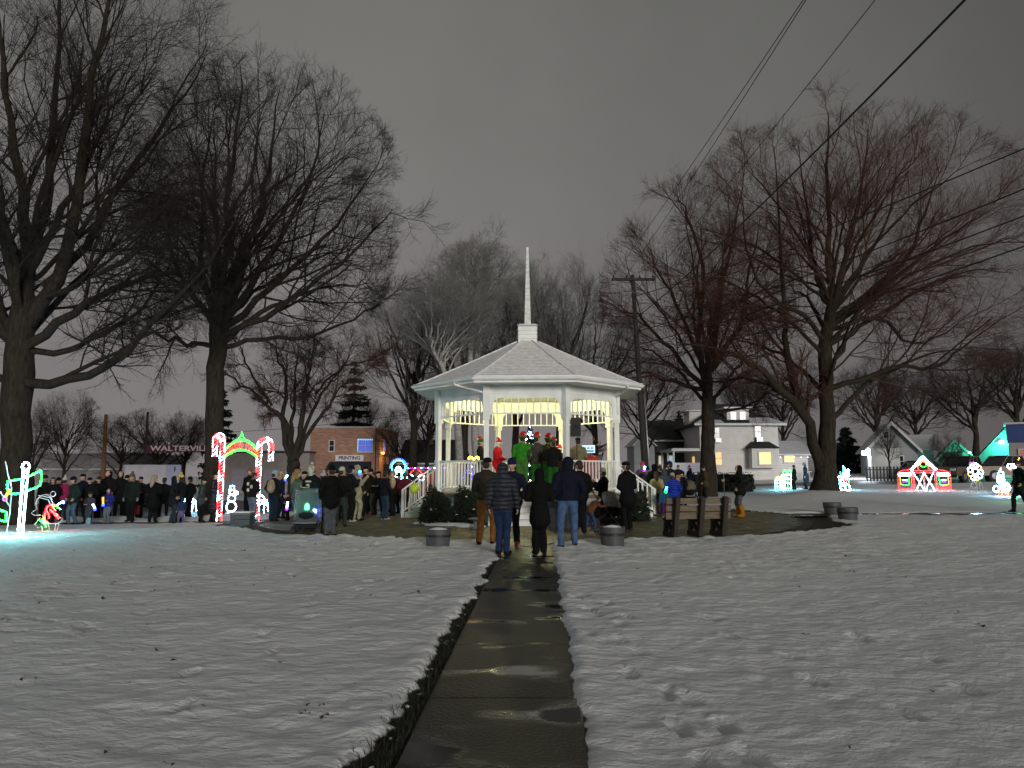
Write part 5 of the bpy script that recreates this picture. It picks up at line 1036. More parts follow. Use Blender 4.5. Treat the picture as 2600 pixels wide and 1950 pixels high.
# ------------------------------------------------------------------ people
def capsule(mb, a, b, ra, rb, sq=(1, 1), mi=0, n=10):
    """tapered capsule; sq squashes x and y about the axis midpoint (body sections)"""
    a = np.array(a, float); b = np.array(b, float); d_ = b - a; L = np.linalg.norm(d_); d_ /= L + 1e-9
    ref = np.array([0, 0, 1.]) if abs(d_[2]) < .9 else np.array([1., 0, 0]); u_ = np.cross(d_, ref); u_ /= np.linalg.norm(u_); v_ = np.cross(d_, u_)
    rings = [(a - d_ * ra * cos(t), ra * sin(t)) for t in (.35, .8, 1.25)] + [(a, ra), (b, rb)] + [(b + d_ * rb * cos(t), rb * sin(t)) for t in (1.25, .8, .35)]
    V = []
    for c, r in rings:
        for k in range(n):
            o_ = (u_ * cos(2 * pi * k / n) + v_ * sin(2 * pi * k / n)) * r; V.append(c + o_ * np.array([sq[0], sq[1], 1]))
    K = len(rings); F = [(k * n + j, k * n + (j + 1) % n, (k + 1) * n + (j + 1) % n, (k + 1) * n + j) for k in range(K - 1) for j in range(n)] + [tuple(range(n))[::-1], tuple((K - 1) * n + j for j in range(n))]
    mb.add(V, F, mi)
def head_mesh():
    mb = MB(); mb.ell((0, 0, 0), (.076, .096, .118), 18, 14, 0)
    V = []
    for x, y, z in mb.V:
        if z < -.02: x *= 1 - .30 * min(1, (-z - .02) / .1); y = y * (1 - .12 * min(1, (-z - .02) / .1)) + .012
        if y > .05 and abs(x) < .022 and -.05 < z < .03: y += .022 * (1 - abs(x) / .022) * (1 - max(0, z) / .03)          # nose
        if y > .05 and .015 < abs(x) < .05 and .0 < z < .03: y -= .010                                                   # eye sockets
        if y > .05 and .03 < z < .05: y += .006                                                                          # brow
        V.append((x, y, z))
    mb.V = V
    for sx in (-1, 1):
        mb.ell((sx * .030, .083, .012), (.011, .007, .007), 6, 5, 2); mb.ell((sx * .078, -.005, -.005), (.012, .022, .032), 6, 5, 0)
    mb.ell((0, .090, -.058), (.024, .007, .007), 8, 5, 3)
    return mb
HEAD = head_mesh()
def hand_mesh(s):
    """relaxed curled hand; wrist at origin, fingers towards -z, palm towards +y, thumb towards the body's front"""
    mb = MB(); mb.ell((0, .0, -.045), (.020, .040, .050), 8, 6)
    for k, (yo, L) in enumerate(((.030, .068), (.011, .078), (-.009, .073), (-.028, .058))):
        P = [(0, yo, -.075), (-s * .004, yo * 1.05, -.075 - L * .45), (-s * .018, yo * 1.05, -.075 - L * .80), (-s * .034, yo, -.075 - L * .95)]; mb.tube(P, [.0095, .009, .008, .006], 6)
    mb.tube([(0, .032, -.025), (-s * .012, .058, -.050), (-s * .022, .062, -.080)], [.011, .010, .007], 6)
    return mb
HANDS = {s: hand_mesh(s) for s in (-1, 1)}
POSES = {  # (elbow, wrist) for side +1, x mirrored for the other side
 'down': ((.265, -.03, 1.13), (.275, .05, .90)), 'pocket': ((.29, -.07, 1.14), (.225, .09, .97)), 'front': ((.265, .02, 1.12), (.07, .24, 1.10)), 'phone': ((.24, .10, 1.13), (.06, .27, 1.32)),
 'reach': ((.27, .16, 1.22), (.25, .40, 1.22)), 'up': ((.28, .20, 1.40), (.20, .36, 1.58)), 'fold': ((.27, .04, 1.14), (-.02, .20, 1.16)), 'back': ((.28, -.10, 1.14), (.06, -.17, 1.0))}
QUEUE = []
def quilted(h):
    k = 'quilted_' + h.lstrip('#')
    if k in MATS: return MATS[k]
    m = mat(k, h, .6, .2, 14, spec=.3); nt = m.node_tree; tc = nt.nodes.new('ShaderNodeTexCoord'); sp = nt.nodes.new('ShaderNodeSeparateXYZ'); nt.links.new(tc.outputs['Object'], sp.inputs[0])
    mu = nt.nodes.new('ShaderNodeMath'); mu.operation = 'MULTIPLY'; mu.inputs[1].default_value = pi / .085; nt.links.new(sp.outputs[2], mu.inputs[0])
    sn = nt.nodes.new('ShaderNodeMath'); sn.operation = 'SINE'; nt.links.new(mu.outputs[0], sn.inputs[0]); ab = nt.nodes.new('ShaderNodeMath'); ab.operation = 'ABSOLUTE'; nt.links.new(sn.outputs[0], ab.inputs[0])
    pw = nt.nodes.new('ShaderNodeMath'); pw.operation = 'POWER'; pw.inputs[1].default_value = .5; nt.links.new(ab.outputs[0], pw.inputs[0])
    bp = nt.nodes.new('ShaderNodeBump'); bp.inputs['Distance'].default_value = .03; bp.inputs['Strength'].default_value = 1; nt.links.new(pw.outputs[0], bp.inputs['Height']); nt.links.new(bp.outputs[0], nt.nodes['Principled BSDF'].inputs['Normal']); return m
def person(label, x, fy, ty, face, coat, pants, shoes='#141210', hat=None, hatc='#101012', hair='short', hairc='#1c130d', pose='down', pose2=None, hem=.86, bulk=1.1, hood=False, scarf=None, lean=0.0, stance=.1, step=0.0, skirt=None, Y=None, z=None, vox=.034, glove=None, twist=0.0, print_=None, headturn=0.0, cat='person', boots=None, quilt=False):
    d_ = dict(locals()); k_ = len(QUEUE)
    if not d_['lean']: d_['lean'] = .05 * sin(k_ * 2.3) + .02
    if not d_['headturn']: d_['headturn'] = .55 * sin(k_ * 1.7 + .4)
    if d_['stance'] == .1: d_['stance'] = .095 + .03 * sin(k_ * 3.1)
    if not d_['step']: d_['step'] = .07 * sin(k_ * 4.7)
    QUEUE.append(d_)
def skel(q):
    """list of (a,b,ra,rb,squash,material) in metres for a 1.75 m figure; materials 0 coat 1 trousers 2 shoes 3 skin"""
    b = q['bulk'] * 1.04; P = []; st, sp, ln = q['stance'], q['step'], q['lean']
    def lp(v): # lean the upper body about the hips
        x, y, z = v; h = max(0, z - .9); return (x, y + sin(ln) * h, z - (1 - cos(ln)) * h)
    for s in (-1, 1):
        f = sp * s; hip = (s * .092, 0, .90); knee = (s * (st + .005), .03 + f * .55 + (.05 if f else 0), .49); ank = (s * (st + .012), f, .09)
        P.append((hip, knee, .108, .080, (1, 1), 1)); P.append((knee, ank, .078, .066, (1, 1), 1))
        if q['boots']: P.append(((knee[0], (knee[1] + ank[1]) / 2, .36), ank, .088, .076, (1, 1), 2))
        P.append(((ank[0], ank[1] - .03, .052), (ank[0] + s * .03, ank[1] + .15, .045), .050, .043, (1, 1), 2))
    P.append(((0, 0, .93), (0, 0, 1.0), .145, .145, (1, .78), 1 if q['hem'] > .95 else 0))
    P.append((lp((0, 0, .97)), lp((0, .005, 1.12)), .150 * b, .150 * b, (1.02, .76), 0))
    P.append((lp((0, .005, 1.12)), lp((0, -.005, 1.33)), .150 * b, .165 * b, (1.06, .72), 0))
    for s in (-1, 1): P.append((lp((s * .05, -.01, 1.385)), lp((s * .165, -.01, 1.37)), .090 * b, .078 * b, (1, 1), 0))
    P.append((lp((0, -.01, 1.40)), lp((0, .0, 1.52)), .062, .056, (1, 1), 0 if q['hood'] or q['scarf'] else 3))
    hem = q['hem']
    if hem < .84: 
        P.append(((0, 0, .95), (0, 0, hem + .12), .165 * b, .205 * b, (1, .85), 0))
    else: P.append(((0, 0, 1.0), (0, 0, hem + .10), .160 * b, .160 * b, (1.02, .80), 0))
    if q['skirt']: P.append(((0, 0, 1.0), (0, 0, q['skirt']), .15, .2, (1, .85), 1))
    wr = []
    for s in (-1, 1):
        e_, w_ = POSES[q['pose'] if s > 0 or not q['pose2'] else q['pose2']]
        sh = lp((s * .195, -.01, 1.37)); el = lp((s * e_[0] * (.96 + .04 * b), e_[1], e_[2])); w2 = lp((s * w_[0], w_[1], w_[2]))
        P.append((sh, el, .072 * b, .058 * b, (1, 1), 0)); P.append((el, w2, .058 * b, .044 * b, (1, 1), 0)); wr.append((s, np.array(el), np.array(w2)))
    hc = lp((0, .02, 1.63))
    if q['hood']: P.append(((hc[0], hc[1] - .045, hc[2] + .005), (hc[0], hc[1] - .05, hc[2] - .10), .118, .105, (1, 1), 0)); P.append((lp((0, -.03, 1.44)), lp((0, -.02, 1.54)), .11, .095, (1, .9), 0))
    if q['scarf']: P.append((lp((0, .0, 1.46)), lp((0, .01, 1.52)), .085, .085, (1, 1), 4))
    return P, wr, hc
def flush_people():
    tmp = []
    for q in QUEUE:
        P, wr, hc = skel(q); mb = MB()
        for a, b, ra, rb, sq, mi in P: capsule(mb, a, b, ra, rb, sq, mi)
        me = bpy.data.meshes.new('tmp'); me.from_pydata(mb.V, [], mb.F); o = bpy.data.objects.new('tmp', me); COL.objects.link(o)
        r = o.modifiers.new('r', 'REMESH'); r.mode = 'VOXEL'; r.voxel_size = q['vox']; s_ = o.modifiers.new('s', 'SMOOTH'); s_.iterations = 3; s_.factor = .5
        tmp.append((o, P, wr, hc))
    dg = bpy.context.evaluated_depsgraph_get()
    res = [bpy.data.meshes.new_from_object(t[0].evaluated_get(dg)) for t in tmp]
    for q, me, (to, P, wr, hc) in zip(QUEUE, res, tmp):
        n = len(me.vertices); V = np.zeros(n * 3, np.float32); me.vertices.foreach_get('co', V); V = V.reshape(-1, 3).astype(float)
        F = [tuple(p.vertices) for p in me.polygons]; C = np.array([V[list(f)].mean(0) for f in F])
        D = []
        for a, b, ra, rb, sq, mi in P:
            a = np.array(a); b = np.array(b); ab = b - a; t = np.clip(((C - a) @ ab) / (ab @ ab + 1e-9), 0, 1); c = a + t[:, None] * ab
            dv = (C - c) / np.array([sq[0], sq[1], 1]); D.append(np.linalg.norm(dv, axis=1) - (ra + (rb - ra) * t))
        mi = np.array([p[5] for p in P])[np.argmin(np.array(D), 0)]
        # jacket hem and cuffs cut level
        am = np.argmin(np.array(D), 0); arm = am >= (len(P) - 4 - (2 if q['hood'] else 0) - (1 if q['scarf'] else 0))
        hemz = q['hem'] + .015 * vnoise(C[:, 0] * 3, C[:, 1] * 3, .2, 21)
        mi = np.where(~arm & (mi <= 1) & (C[:, 2] > hemz) & (C[:, 2] < 1.42), 0, mi)
        mi = np.where(~arm & (mi == 0) & (C[:, 2] < hemz) & (q['hem'] >= .84), 1, mi)
        # folds in the cloth
        nf = vnoise(V[:, 0] + V[:, 1], V[:, 2], .09, 17) + .6 * vnoise(V[:, 0] - V[:, 1], V[:, 2], .05, 18)
        cen = np.array([0, 0, 0]); rad = V.copy(); rad[:, 2] = 0; rad /= np.linalg.norm(rad, axis=1, keepdims=True) + 1e-6
        V = V + rad * (.020 * nf * (V[:, 2] < 1.42))[:, None]
        mb = MB(); mb.V = [tuple(v) for v in V]; mb.F = F; mb.M = list(mi)
        mats = [quilted(q['coat']) if q['quilt'] else cloth(q['coat']), cloth(q['pants']), cloth(q['shoes']), M_SKIN, cloth(q['scarf'] or q['coat']), M_EYE, M_LIP, cloth(q['glove']) if q['glove'] else M_SKIN]
        # head
        X = XF(hc, q['headturn']); o_ = len(mb.V); HV = np.array(HEAD.V) @ X[:3, :3].T + X[:3, 3]
        mb.V += [tuple(v) for v in HV]; mb.F += [tuple(i + o_ for i in f) for f in HEAD.F]; mb.M += [{0: 3, 2: 5, 3: 6}[m] for m in HEAD.M]
        for s, el, w2 in wr:
            zax = el - w2; zax /= np.linalg.norm(zax); yax = np.array([0, 1., 0]) - zax * zax[1]
            if np.linalg.norm(yax) < .3: yax = np.array([0, 0, 1.]) - zax * zax[2]
            yax /= np.linalg.norm(yax); xax = np.cross(yax, zax); R_ = np.c_[xax, yax, zax]
            hm = HANDS[s]; o_ = len(mb.V); mb.V += [tuple(v) for v in (np.array(hm.V) @ R_.T + w2)]; mb.F += [tuple(i + o_ for i in f) for f in hm.F]; mb.M += [7] * len(hm.F)
        # placement
        if q['Y'] is None: p = ground(q['x'], q['fy'])
        else: p = at(q['x'], q['fy'], q['Y']); p[2] = float(g(p[0], p[1])) if q['z'] is None else q['z']
        zt = at(q['x'], q['ty'], p[1])[2]; extra = {'pom': .09, 'beanie': .02, 'santa': .06, 'elf': .03, 'cap': .01}.get(q['hat'], 0) + (.02 if q['hood'] else 0)
        sc = max(.5, (zt - p[2]) / (1.75 + extra))
        if q['hat'] is None and q['hood'] is False and q['hair'] != 'bald': sc = (zt - p[2]) / 1.765
        t = thing('person', q['label'], 'person', tuple(p), radians(q['face']), q.get('grp')); t.scale = (sc * (1.0 if sc > .8 else 1.08),) * 2 + (sc,)
        mk('body', mb.V, mb.F, mats, mb.M, t, True)
        HX = XF(hc, q['headturn'])
        ht = q['hat']; hm = cloth(q['hatc'])
        if ht in ('beanie', 'pom', 'elf', 'santa'):
            h = MB(); h.lathe([(.088, .015), (.100, .018), (.103, .055), (.094, .060), (.096, .085), (.080, .120), (.048, .145), (.01, .152)], 16, X=HX @ XF((0, -.006, 0), 0, -.12), sx=.92, sy=1.12)
            if ht == 'pom': h.ell((0, -.02, .185), (.045, .045, .045), 10, 8, X=HX)
            ho_ = h.obj('hat', hm, t, smooth=True)
            if ht in ('santa', 'elf'):
                tr_ = MB(); tr_.lathe([(.088, .012), (.112, .018), (.112, .050), (.095, .055)], 16, X=HX @ XF((0, -.006, 0), 0, -.12), sx=.92, sy=1.12)
                tr_.obj('hat_trim', cloth('#d8d8d4') if ht == 'santa' else cloth('#2e6b26'), ho_, smooth=True)
                cb = MB(); cb.tube(np.array([(0, -.02, .10), (.02, -.03, .17), (.07, -.04, .19), (.12, -.05, .14)]) @ HX[:3, :3].T + HX[:3, 3], [.085, .060, .035, .012], 10); cb.obj('hat_peak', cloth('#b01818'), ho_, smooth=True)
                pb3 = MB(); pb3.ell((.125, -.05, .12), (.028,) * 3, 8, 6, X=HX); pb3.obj('pompom', cloth('#d8d8d4'), ho_, smooth=True)
        elif ht == 'cap':
            h = MB(); h.lathe([(.094, .03), (.096, .06), (.088, .095), (.06, .122), (.01, .132)], 16, X=HX, sx=.9, sy=1.12); ho_ = h.obj('hat', hm, t, smooth=True)
            b2 = MB(); b2.prism([(-.07, .07), (.07, .07), (.065, .14), (.03, .175), (-.03, .175), (-.065, .14)], .032, .042, 'z', X=HX); b2.obj('brim', hm, ho_)
        elif ht == 'band':
            h = MB(); h.lathe([(.088, .02), (.098, .022), (.098, .055), (.088, .058)], 16, X=HX, sx=.92, sy=1.12); h.obj('headband', hm, t, smooth=True)
        if q['hair'] != 'bald' and not q['hood']:
            h = MB()
            if ht in (None, 'band', 'antlers'): h.lathe([(.086, -.02), (.092, .03), (.088, .075), (.065, .112), (.03, .128), (.005, .131)], 16, X=HX @ XF((0, -.012, 0), 0, -.28), sx=.95, sy=1.12)
            h.ell((0, -.055, -.02), (.078, .052, .085), 12, 8, X=HX)
            if q['hair'] == 'long': 
                h.tube(np.array([(0, -.07, .02), (0, -.09, -.12), (0, -.10, -.26), (0, -.10, -.40)]) @ HX[:3, :3].T + HX[:3, 3], [.075, .085, .08, .045], 12)
                for s in (-1, 1): h.tube(np.array([(s * .075, -.01, .03), (s * .085, .0, -.10), (s * .08, .02, -.26)]) @ HX[:3, :3].T + HX[:3, 3], [.028, .035, .018], 8)
            if q['hair'] == 'pony': h.tube(np.array([(0, -.09, .02), (0, -.15, .0), (0, -.17, -.10), (0, -.15, -.2)]) @ HX[:3, :3].T + HX[:3, 3], [.03, .035, .04, .015], 8)
            h.obj('hair', mat('hair_' + q['hairc'].lstrip('#'), q['hairc'], .6, .3, 25, .4, 60, stretch=(3, 3, .5)), t, smooth=True)
        if q['hair'] == 'antlers' or ht == 'antlers':
            h = MB()
            for s in (-1, 1): h.tube(np.array([(s * .05, 0, .11), (s * .08, 0, .17), (s * .075, 0, .23)]) @ HX[:3, :3].T + HX[:3, 3], [.012, .012, .006], 6); h.tube(np.array([(s * .08, 0, .16), (s * .12, 0, .20)]) @ HX[:3, :3].T + HX[:3, 3], [.01, .005], 6)
            h.obj('antler_headband', cloth('#5a3a24'), t)
        q['obj'] = t; q['sc'] = sc; q['wrists'] = wr; q['pos'] = p
        bpy.data.objects.remove(to)
BK, NV = '#0b0b0d', '#0e1424'
# queue on the west walk
person('person in a dark round beanie half hidden behind the wire bear light', 108, 1327, 1206, 170, '#16181a', BK, hat='beanie', hatc='#181c1c')
person('person with a furry pale hood brim behind the wire bear light', 129, 1328, 1212, 180, BK, BK, hat='band', hatc='#a09a92', hair='long', pose='front')
person('person in a pink coat and cream knitted hat in the queue', 157, 1326, 1207, 40, '#8e2450', '#1a1a20', hat='pom', hatc='#b9b29c', hair='short')
person('man in a dark green plaid jacket, black beanie and jeans', 182, 1333, 1210, 150, '#1b2a26', '#4a5c6c', hat='beanie', hatc='#0a0a0a', pose='pocket', bulk=1.1, hem=.80)
person('man in black with a dark cap beside the plaid jacket', 222, 1330, 1212, 175, '#0c0c0c', '#0c0c0e', hat='cap', hatc='#0a0a0a', pose='pocket')
person('small child in a grey coat and pale blue boots', 224, 1333, 1249, 170, '#3a3c40', '#3c3e44', '#86a8ac', hat='beanie', hatc='#2c2a26', pose='front', boots=True)
person('tall man in a black hood standing behind the glowing child', 270, 1320, 1193, 180, BK, BK, hood=True, bulk=1.15, pose='pocket')
person('person in a black hooded jacket facing the trailer nose', 299, 1319, 1195, -150, BK, BK, hood=True, bulk=1.1)
person('child in a blue hooded jacket with a bright wand', 271, 1331, 1240, 175, '#1a2a6e', '#5c6266', '#7a5a30', hood=True, pose='fold', scarf='#7a2430')
person('woman in a dark green parka and brown pompom hat', 331, 1326, 1197, 175, '#161d1a', BK, hat='pom', hatc='#5c4c3c', hair='long', hairc='#6a5436', bulk=1.12, hem=.78, glove='#8aa0a4')
person('woman in a long black coat seen from behind', 386, 1328, 1205, 10, '#070709', BK, hair='long', hairc='#9c8c74', hem=.55, pose='front', bulk=1.1)
person('person in a charcoal hooded coat and jeans turned to the yellow hat', 437, 1329, 1206, -70, '#15181a', '#252e38', hood=True, hem=.68, pose='pocket')
person('woman in a tall yellow knitted hat behind a small child', 456, 1326, 1199, 80, '#12161c', BK, hat='pom', hatc='#b8a05c', hair='long', pose='front')
person('small child in a lavender skirt and patterned leggings', 459, 1330, 1262, 60, '#20304e', '#5e567a', '#8c8268', hood=True, skirt=.62)
person('woman in a grey coat with a bright green scarf', 508, 1326, 1213, -60, '#3c4042', '#141012', hat='beanie', hatc='#15181c', scarf='#2f7a34', hem=.74, pose='pocket')
person('woman in a long dark quilted coat with a ponytail and cap', 538, 1326, 1199, -80, '#1c1c1e', '#121214', hat='cap', hatc='#14100c', hair='pony', hairc='#3a2416', hem=.42, pose='front', bulk=1.1, quilt=True)
# around the arch
person('short haired man in a black coat behind the arch', 630, 1316, 1188, 160, '#0c0d12', '#101014', hair='short', hairc='#7a4a2c', pose='pocket', bulk=1.1)
person('woman with pink scarf and white printed faces on her black top', 637, 1325, 1198, -25, '#101015', '#5c6676', hair='short', hairc='#120e0e', scarf='#8c5458', pose='front')
person('person with pale blue beanie and beige backpack', 692, 1325, 1194, -20, '#121a1c', '#1c2434', hat='beanie', hatc='#8aa2a6', pose='pocket', bulk=1.1)
person('person wearing a brown antler headband beside the backpack', 711, 1318, 1197, -60, '#101430', '#121626', hat='antlers', hair='long', hairc='#8a6c4a')
person('child crouched low with a coloured wand by the crab apple', 731, 1322, 1250, 150, '#3a1a24', '#15151c', hat='beanie', hatc='#3a2a20', pose='front')
# stroller family
person('woman with long blond hair and a camouflage jacket', 750, 1347, 1190, -40, '#4a4e46', '#5c6e86', hair='long', hairc='#8a6638', pose='front')
person('bearded man in cream pompom hat and black printed sweater', 789, 1349, 1174, 150, '#0d0d12', '#0e1018', hat='pom', hatc='#a59c84', scarf='#8a9692', pose='fold', bulk=1.15)
person('person whose white pompom hat shows over the black jacket', 817, 1342, 1194, 20, '#101012', BK, hat='pom', hatc='#a8a29c', hair='long')
person('man in a black jacket and beanie with grey jeans by the stroller', 838, 1364, 1181, 30, '#060606', '#46484c', hat='beanie', hatc='#060606', pose='pocket', bulk=1.15, vox=.02, hem=.8)
person('person in plaid trousers and white hood behind the grey jeans', 864, 1339, 1185, 10, '#0b0b0c', '#2c2c28', hat='beanie', hatc='#a8a490', hair='short', pose='front', bulk=1.1)
person('man in black with a dark beanie next to the white hooded woman', 887, 1326, 1182, -50, '#0e0e0c', '#0c0c0c', '#a09c90', hat='beanie', hatc='#08080a', pose='phone', bulk=1.1, hem=.8)
person('woman with a long white hood scarf holding a phone', 904, 1322, 1178, -70, '#8a8670', '#8f8a74', hood=True, pose='phone', hem=.7)
person('man in a black cap with clasped hands before the navy awning', 928, 1306, 1184, 170, '#0a0a0b', '#0e0e12', hat='cap', hatc='#0a0908', pose='fold', bulk=1.05)
person('boy in an olive jacket, khaki trousers and red shoes', 949, 1307, 1197, 150, '#1a1c12', '#4c4630', '#a82a18', hair='short', hairc='#0c0a08', pose='down')
person('woman with white sleeves carrying a bundled baby', 975, 1321, 1195, -50, '#10131c', '#26384c', '#9a968c', hair='short', hairc='#130c08', pose='fold')
person('person in a striped pompom beanie and dark coat', 999, 1311, 1190, 60, '#0e0e10', BK, hat='pom', hatc='#84765a', pose='pocket', bulk=1.1)
person('person in a maroon coat by the blue snowflake light', 1027, 1312, 1199, 20, '#4a0e1c', '#0c0c10', hair='short', hairc='#3a2a22', bulk=1.2, pose='pocket')
person('grey haired man in a blue jacket at the west steps', 1051, 1306, 1191, -65, '#26405c', '#141c2e', hair='short', hairc='#4a4440', pose='reach', bulk=1.1)
# half hidden onlookers that fill out the crowd
CG = 'dark clad onlookers packed behind the queue'
for k, (x, fy, ty, fc, co) in enumerate(((143, 1322, 1212, 170, '#121418'), (203, 1322, 1203, 165, '#0c1226'), (246, 1321, 1209, 190, '#0a0a0c'), (318, 1318, 1206, 150, '#101012'), (352, 1318, 1210, 200, '#16181a'), (412, 1320, 1212, 20, '#0c0d10'), (478, 1319, 1210, 80, '#0d0f14'))):
    person('dark clad onlooker packed in behind the queue of people', x, fy, ty, fc, co, BK, hat=('beanie', 'cap', None)[k % 3], hatc='#0e0e10', pose=('pocket', 'front', 'down')[k % 3]); QUEUE[-1]['grp'] = CG
CG2 = 'dark clad onlookers packed near the brick shop'
for k, (x, fy, ty, fc, co) in enumerate(((772, 1330, 1196, 120, '#0b0b0e'), (826, 1322, 1200, 160, '#0c0c0c'), (850, 1324, 1192, 190, '#101014'), (874, 1318, 1190, 140, '#0a0a0a'), (916, 1312, 1194, 170, '#141210'), (940, 1303, 1190, 180, '#0a0b10'), (962, 1309, 1196, 150, '#0e0e12'), (987, 1306, 1200, 200, '#0c0c0e'), (1012, 1304, 1202, 120, '#101012'), (1040, 1304, 1204, 60, '#0d0d14'))):
    person('dark clad onlooker packed into the crowd near the brick shop', x, fy, ty, fc, co, ('#0c0c0e', '#15181f')[k % 2], hat=('cap', None, 'beanie')[k % 3], hatc='#0c0c0e', pose=('fold', 'pocket', 'phone')[k % 3]); QUEUE[-1]['grp'] = CG2
CG3 = 'dark clad onlookers beyond the east steps'
for k, (x, fy, ty, fc, co) in enumerate(((1646, 1284, 1186, 150, '#0b0b0e'), (1679, 1288, 1182, 20, '#14161c'), (1738, 1298, 1196, 60, '#0a0a0c'), (1697, 1285, 1180, 170, '#101014'))):
    person('dark clad onlooker standing beyond the east steps', x, fy, ty, fc, co, BK, hat=('beanie', None)[k % 2], hatc='#0c0c0e', pose='pocket'); QUEUE[-1]['grp'] = CG3
# group before the front steps
person('man in a black cap, olive jacket and khaki trousers', 1234, 1385, 1161, -15, '#2c2a20', '#7a5226', '#15100c', hat='cap', hatc='#0a0a0c', pose='front', bulk=1.1, vox=.019, hem=.9)
person('man in a grey quilted hooded jacket and blue jeans', 1276, 1410, 1171, -12, '#2a2c34', '#1b2a4a', '#100c0a', hood=True, pose='down', bulk=1.18, vox=.019, hem=.84, quilt=True)
person('woman in a navy beanie facing away from the gazebo', 1300, 1386, 1163, 160, '#15162a', '#0e0e18', '#a03c1a', hat='beanie', hatc='#141a3a', pose='pocket', vox=.022, hem=.8)
person('woman in a long black hooded coat and tall boots', 1371, 1409, 1185, 8, '#050506', '#070708', '#050505', hood=True, pose='front', hem=.60, vox=.019, boots=True, bulk=1.08)
person('man in a navy hooded jacket and faded jeans', 1443, 1393, 1156, 8, '#0c1022', '#42587a', '#2a1c10', hood=True, pose='pocket', bulk=1.2, vox=.019, stance=.15, step=.14, hem=.90)
person('person in a black jacket tucked behind the navy hooded man', 1473, 1356, 1168, 10, '#09090b', '#0c0c10', hair='short', pose='pocket', bulk=1.1, hem=.8)
person('stooping child in a brown top and jeans by the stroller', 1497, 1352, 1250, -60, '#5a3a26', '#2c3e5c', hair='short', pose='reach', lean=.7, step=.2, glove='#5a3a26')
person('woman in a white beanie and black coat looking at her phone', 1533, 1340, 1188, 60, '#0a0a0b', '#4a4844', hat='beanie', hatc='#98968c', pose='phone', hem=.6, bulk=1.15)
person('man in a black cap and long dark coat behind the grey stroller', 1596, 1352, 1171, 35, '#08080c', '#0a0a0c', '#4a3826', hat='cap', hatc='#0a0a0a', pose='front', bulk=1.2, hem=.7)
# east steps
person('child in a pink hat holding a violet light at the east rail', 1634, 1288, 1172, 160, '#6a6284', '#2a2440', hat='beanie', hatc='#a83a66', pose='phone')
person('person in a black hood behind the east stair rail', 1662, 1292, 1176, 20, '#0a0a0c', BK, hood=True, bulk=1.1)
person('woman in a cream jacket with brown hair by the stairs', 1670, 1309, 1196, 10, '#9a8e62', '#3c3a36', hair='long', hairc='#2c2012', pose='front')
person('person in a slate coat with a brown fur hood', 1689, 1306, 1187, 0, '#36424a', '#202024', hood=True, scarf='#3a2c1a', hem=.7)
person('person in a blue hat behind the fur hoods', 1704, 1296, 1171, 30, '#12182c', BK, hat='beanie', hatc='#14245a', bulk=1.1)
person('person in a royal blue puffer jacket and cream beanie', 1711, 1315, 1200, -5, '#12309a', '#0c0c10', '#a8a89a', hat='beanie', hatc='#98915e', pose='pocket', bulk=1.28, vox=.02, hem=.82, quilt=True)
person('child in purple leggings and white sneakers beside the puffer jacket', 1688, 1316, 1238, 10, '#24486a', '#4a1850', '#b4b0a4', hair='pony', pose='down')
person('person in a striped beanie peeking past the puffer jacket', 1727, 1308, 1206, 60, '#0c1026', '#0a0a12', hat='beanie', hatc='#8a6a58')
person('man in a dark sweater before the photo backdrop', 1723, 1232, 1180, 175, '#141820', '#15151a', hair='short', hairc='#0c0a0a', pose='down', Y=44.6)
person('woman in a red and white hat before the photo backdrop', 1751, 1232, 1182, 110, '#10142a', '#2a3a54', hat='santa', hatc='#8a1a2a', hair='long', hairc='#151010', pose='front', Y=44.4)
person('man in a brown coat and black trousers beyond the bench', 1793, 1277, 1182, 70, '#3c3222', '#08080a', hair='short', hairc='#0e0a08', pose='pocket', hem=.78)
person('man in a black hood, grey trousers and tan boots holding a stick', 1881, 1313, 1179, 85, '#10130f', '#484a52', '#9a6a1e', hood=True, pose='reach', pose2='pocket', bulk=1.2, hem=.78, vox=.02, boots=True)
person('person in black walking past the stacked gift lights', 2018, 1244, 1180, 60, '#070a0c', '#07080a', hair='short', pose='pocket', hem=.7)
person('person in a pale hat and long grey coat by the maple', 2048, 1244, 1174, 70, '#2c3640', '#0c1014', hat='beanie', hatc='#9aa6ae', hem=.45, bulk=1.1)
person('person in a dark green coat beside the wire elf light', 2596, 1302, 1168, 90, '#082214', '#0c1016', hair='short', pose='pocket', step=.2, hem=.7)
# on the gazebo deck
DZ = G_FLOOR
person('elf in a green suit and red cap seen from behind', 1326, 1248, 1100, -5, '#2c7a1e', '#3c6a2c', '#3a5a20', hat='elf', hatc='#b3241a', pose='front', Y=23.0, z=DZ, vox=.022, hem=1.0)
person('elf helper in a grey jacket and green tights', 1364, 1250, 1101, 5, '#3a3834', '#1e5a1c', '#8a1a14', hat='elf', hatc='#b3241a', pose='pocket', Y=23.0, z=DZ, bulk=1.12, vox=.022)
person('elf helper in olive half hidden between two others', 1391, 1250, 1104, 0, '#3c4424', '#1e5a1c', '#8a1a14', hat='elf', hatc='#b3241a', Y=23.9, z=DZ)
person('elf helper in a black jacket with green breeches', 1404, 1252, 1114, 8, '#0a0a0a', '#185016', '#8a1a14', hat='elf', hatc='#2c4a1e', pose='front', Y=22.4, z=DZ, bulk=1.15, vox=.022)
person('bearded man in a red fur trimmed suit behind the white post', 1262, 1240, 1113, -95, '#b4101a', '#b0121a', '#0a0a0a', hair='long', hairc='#c8c4ba', pose='front', bulk=1.3, Y=24.6, z=DZ, scarf='#d6d2c8', hat='santa', hatc='#b4101a')
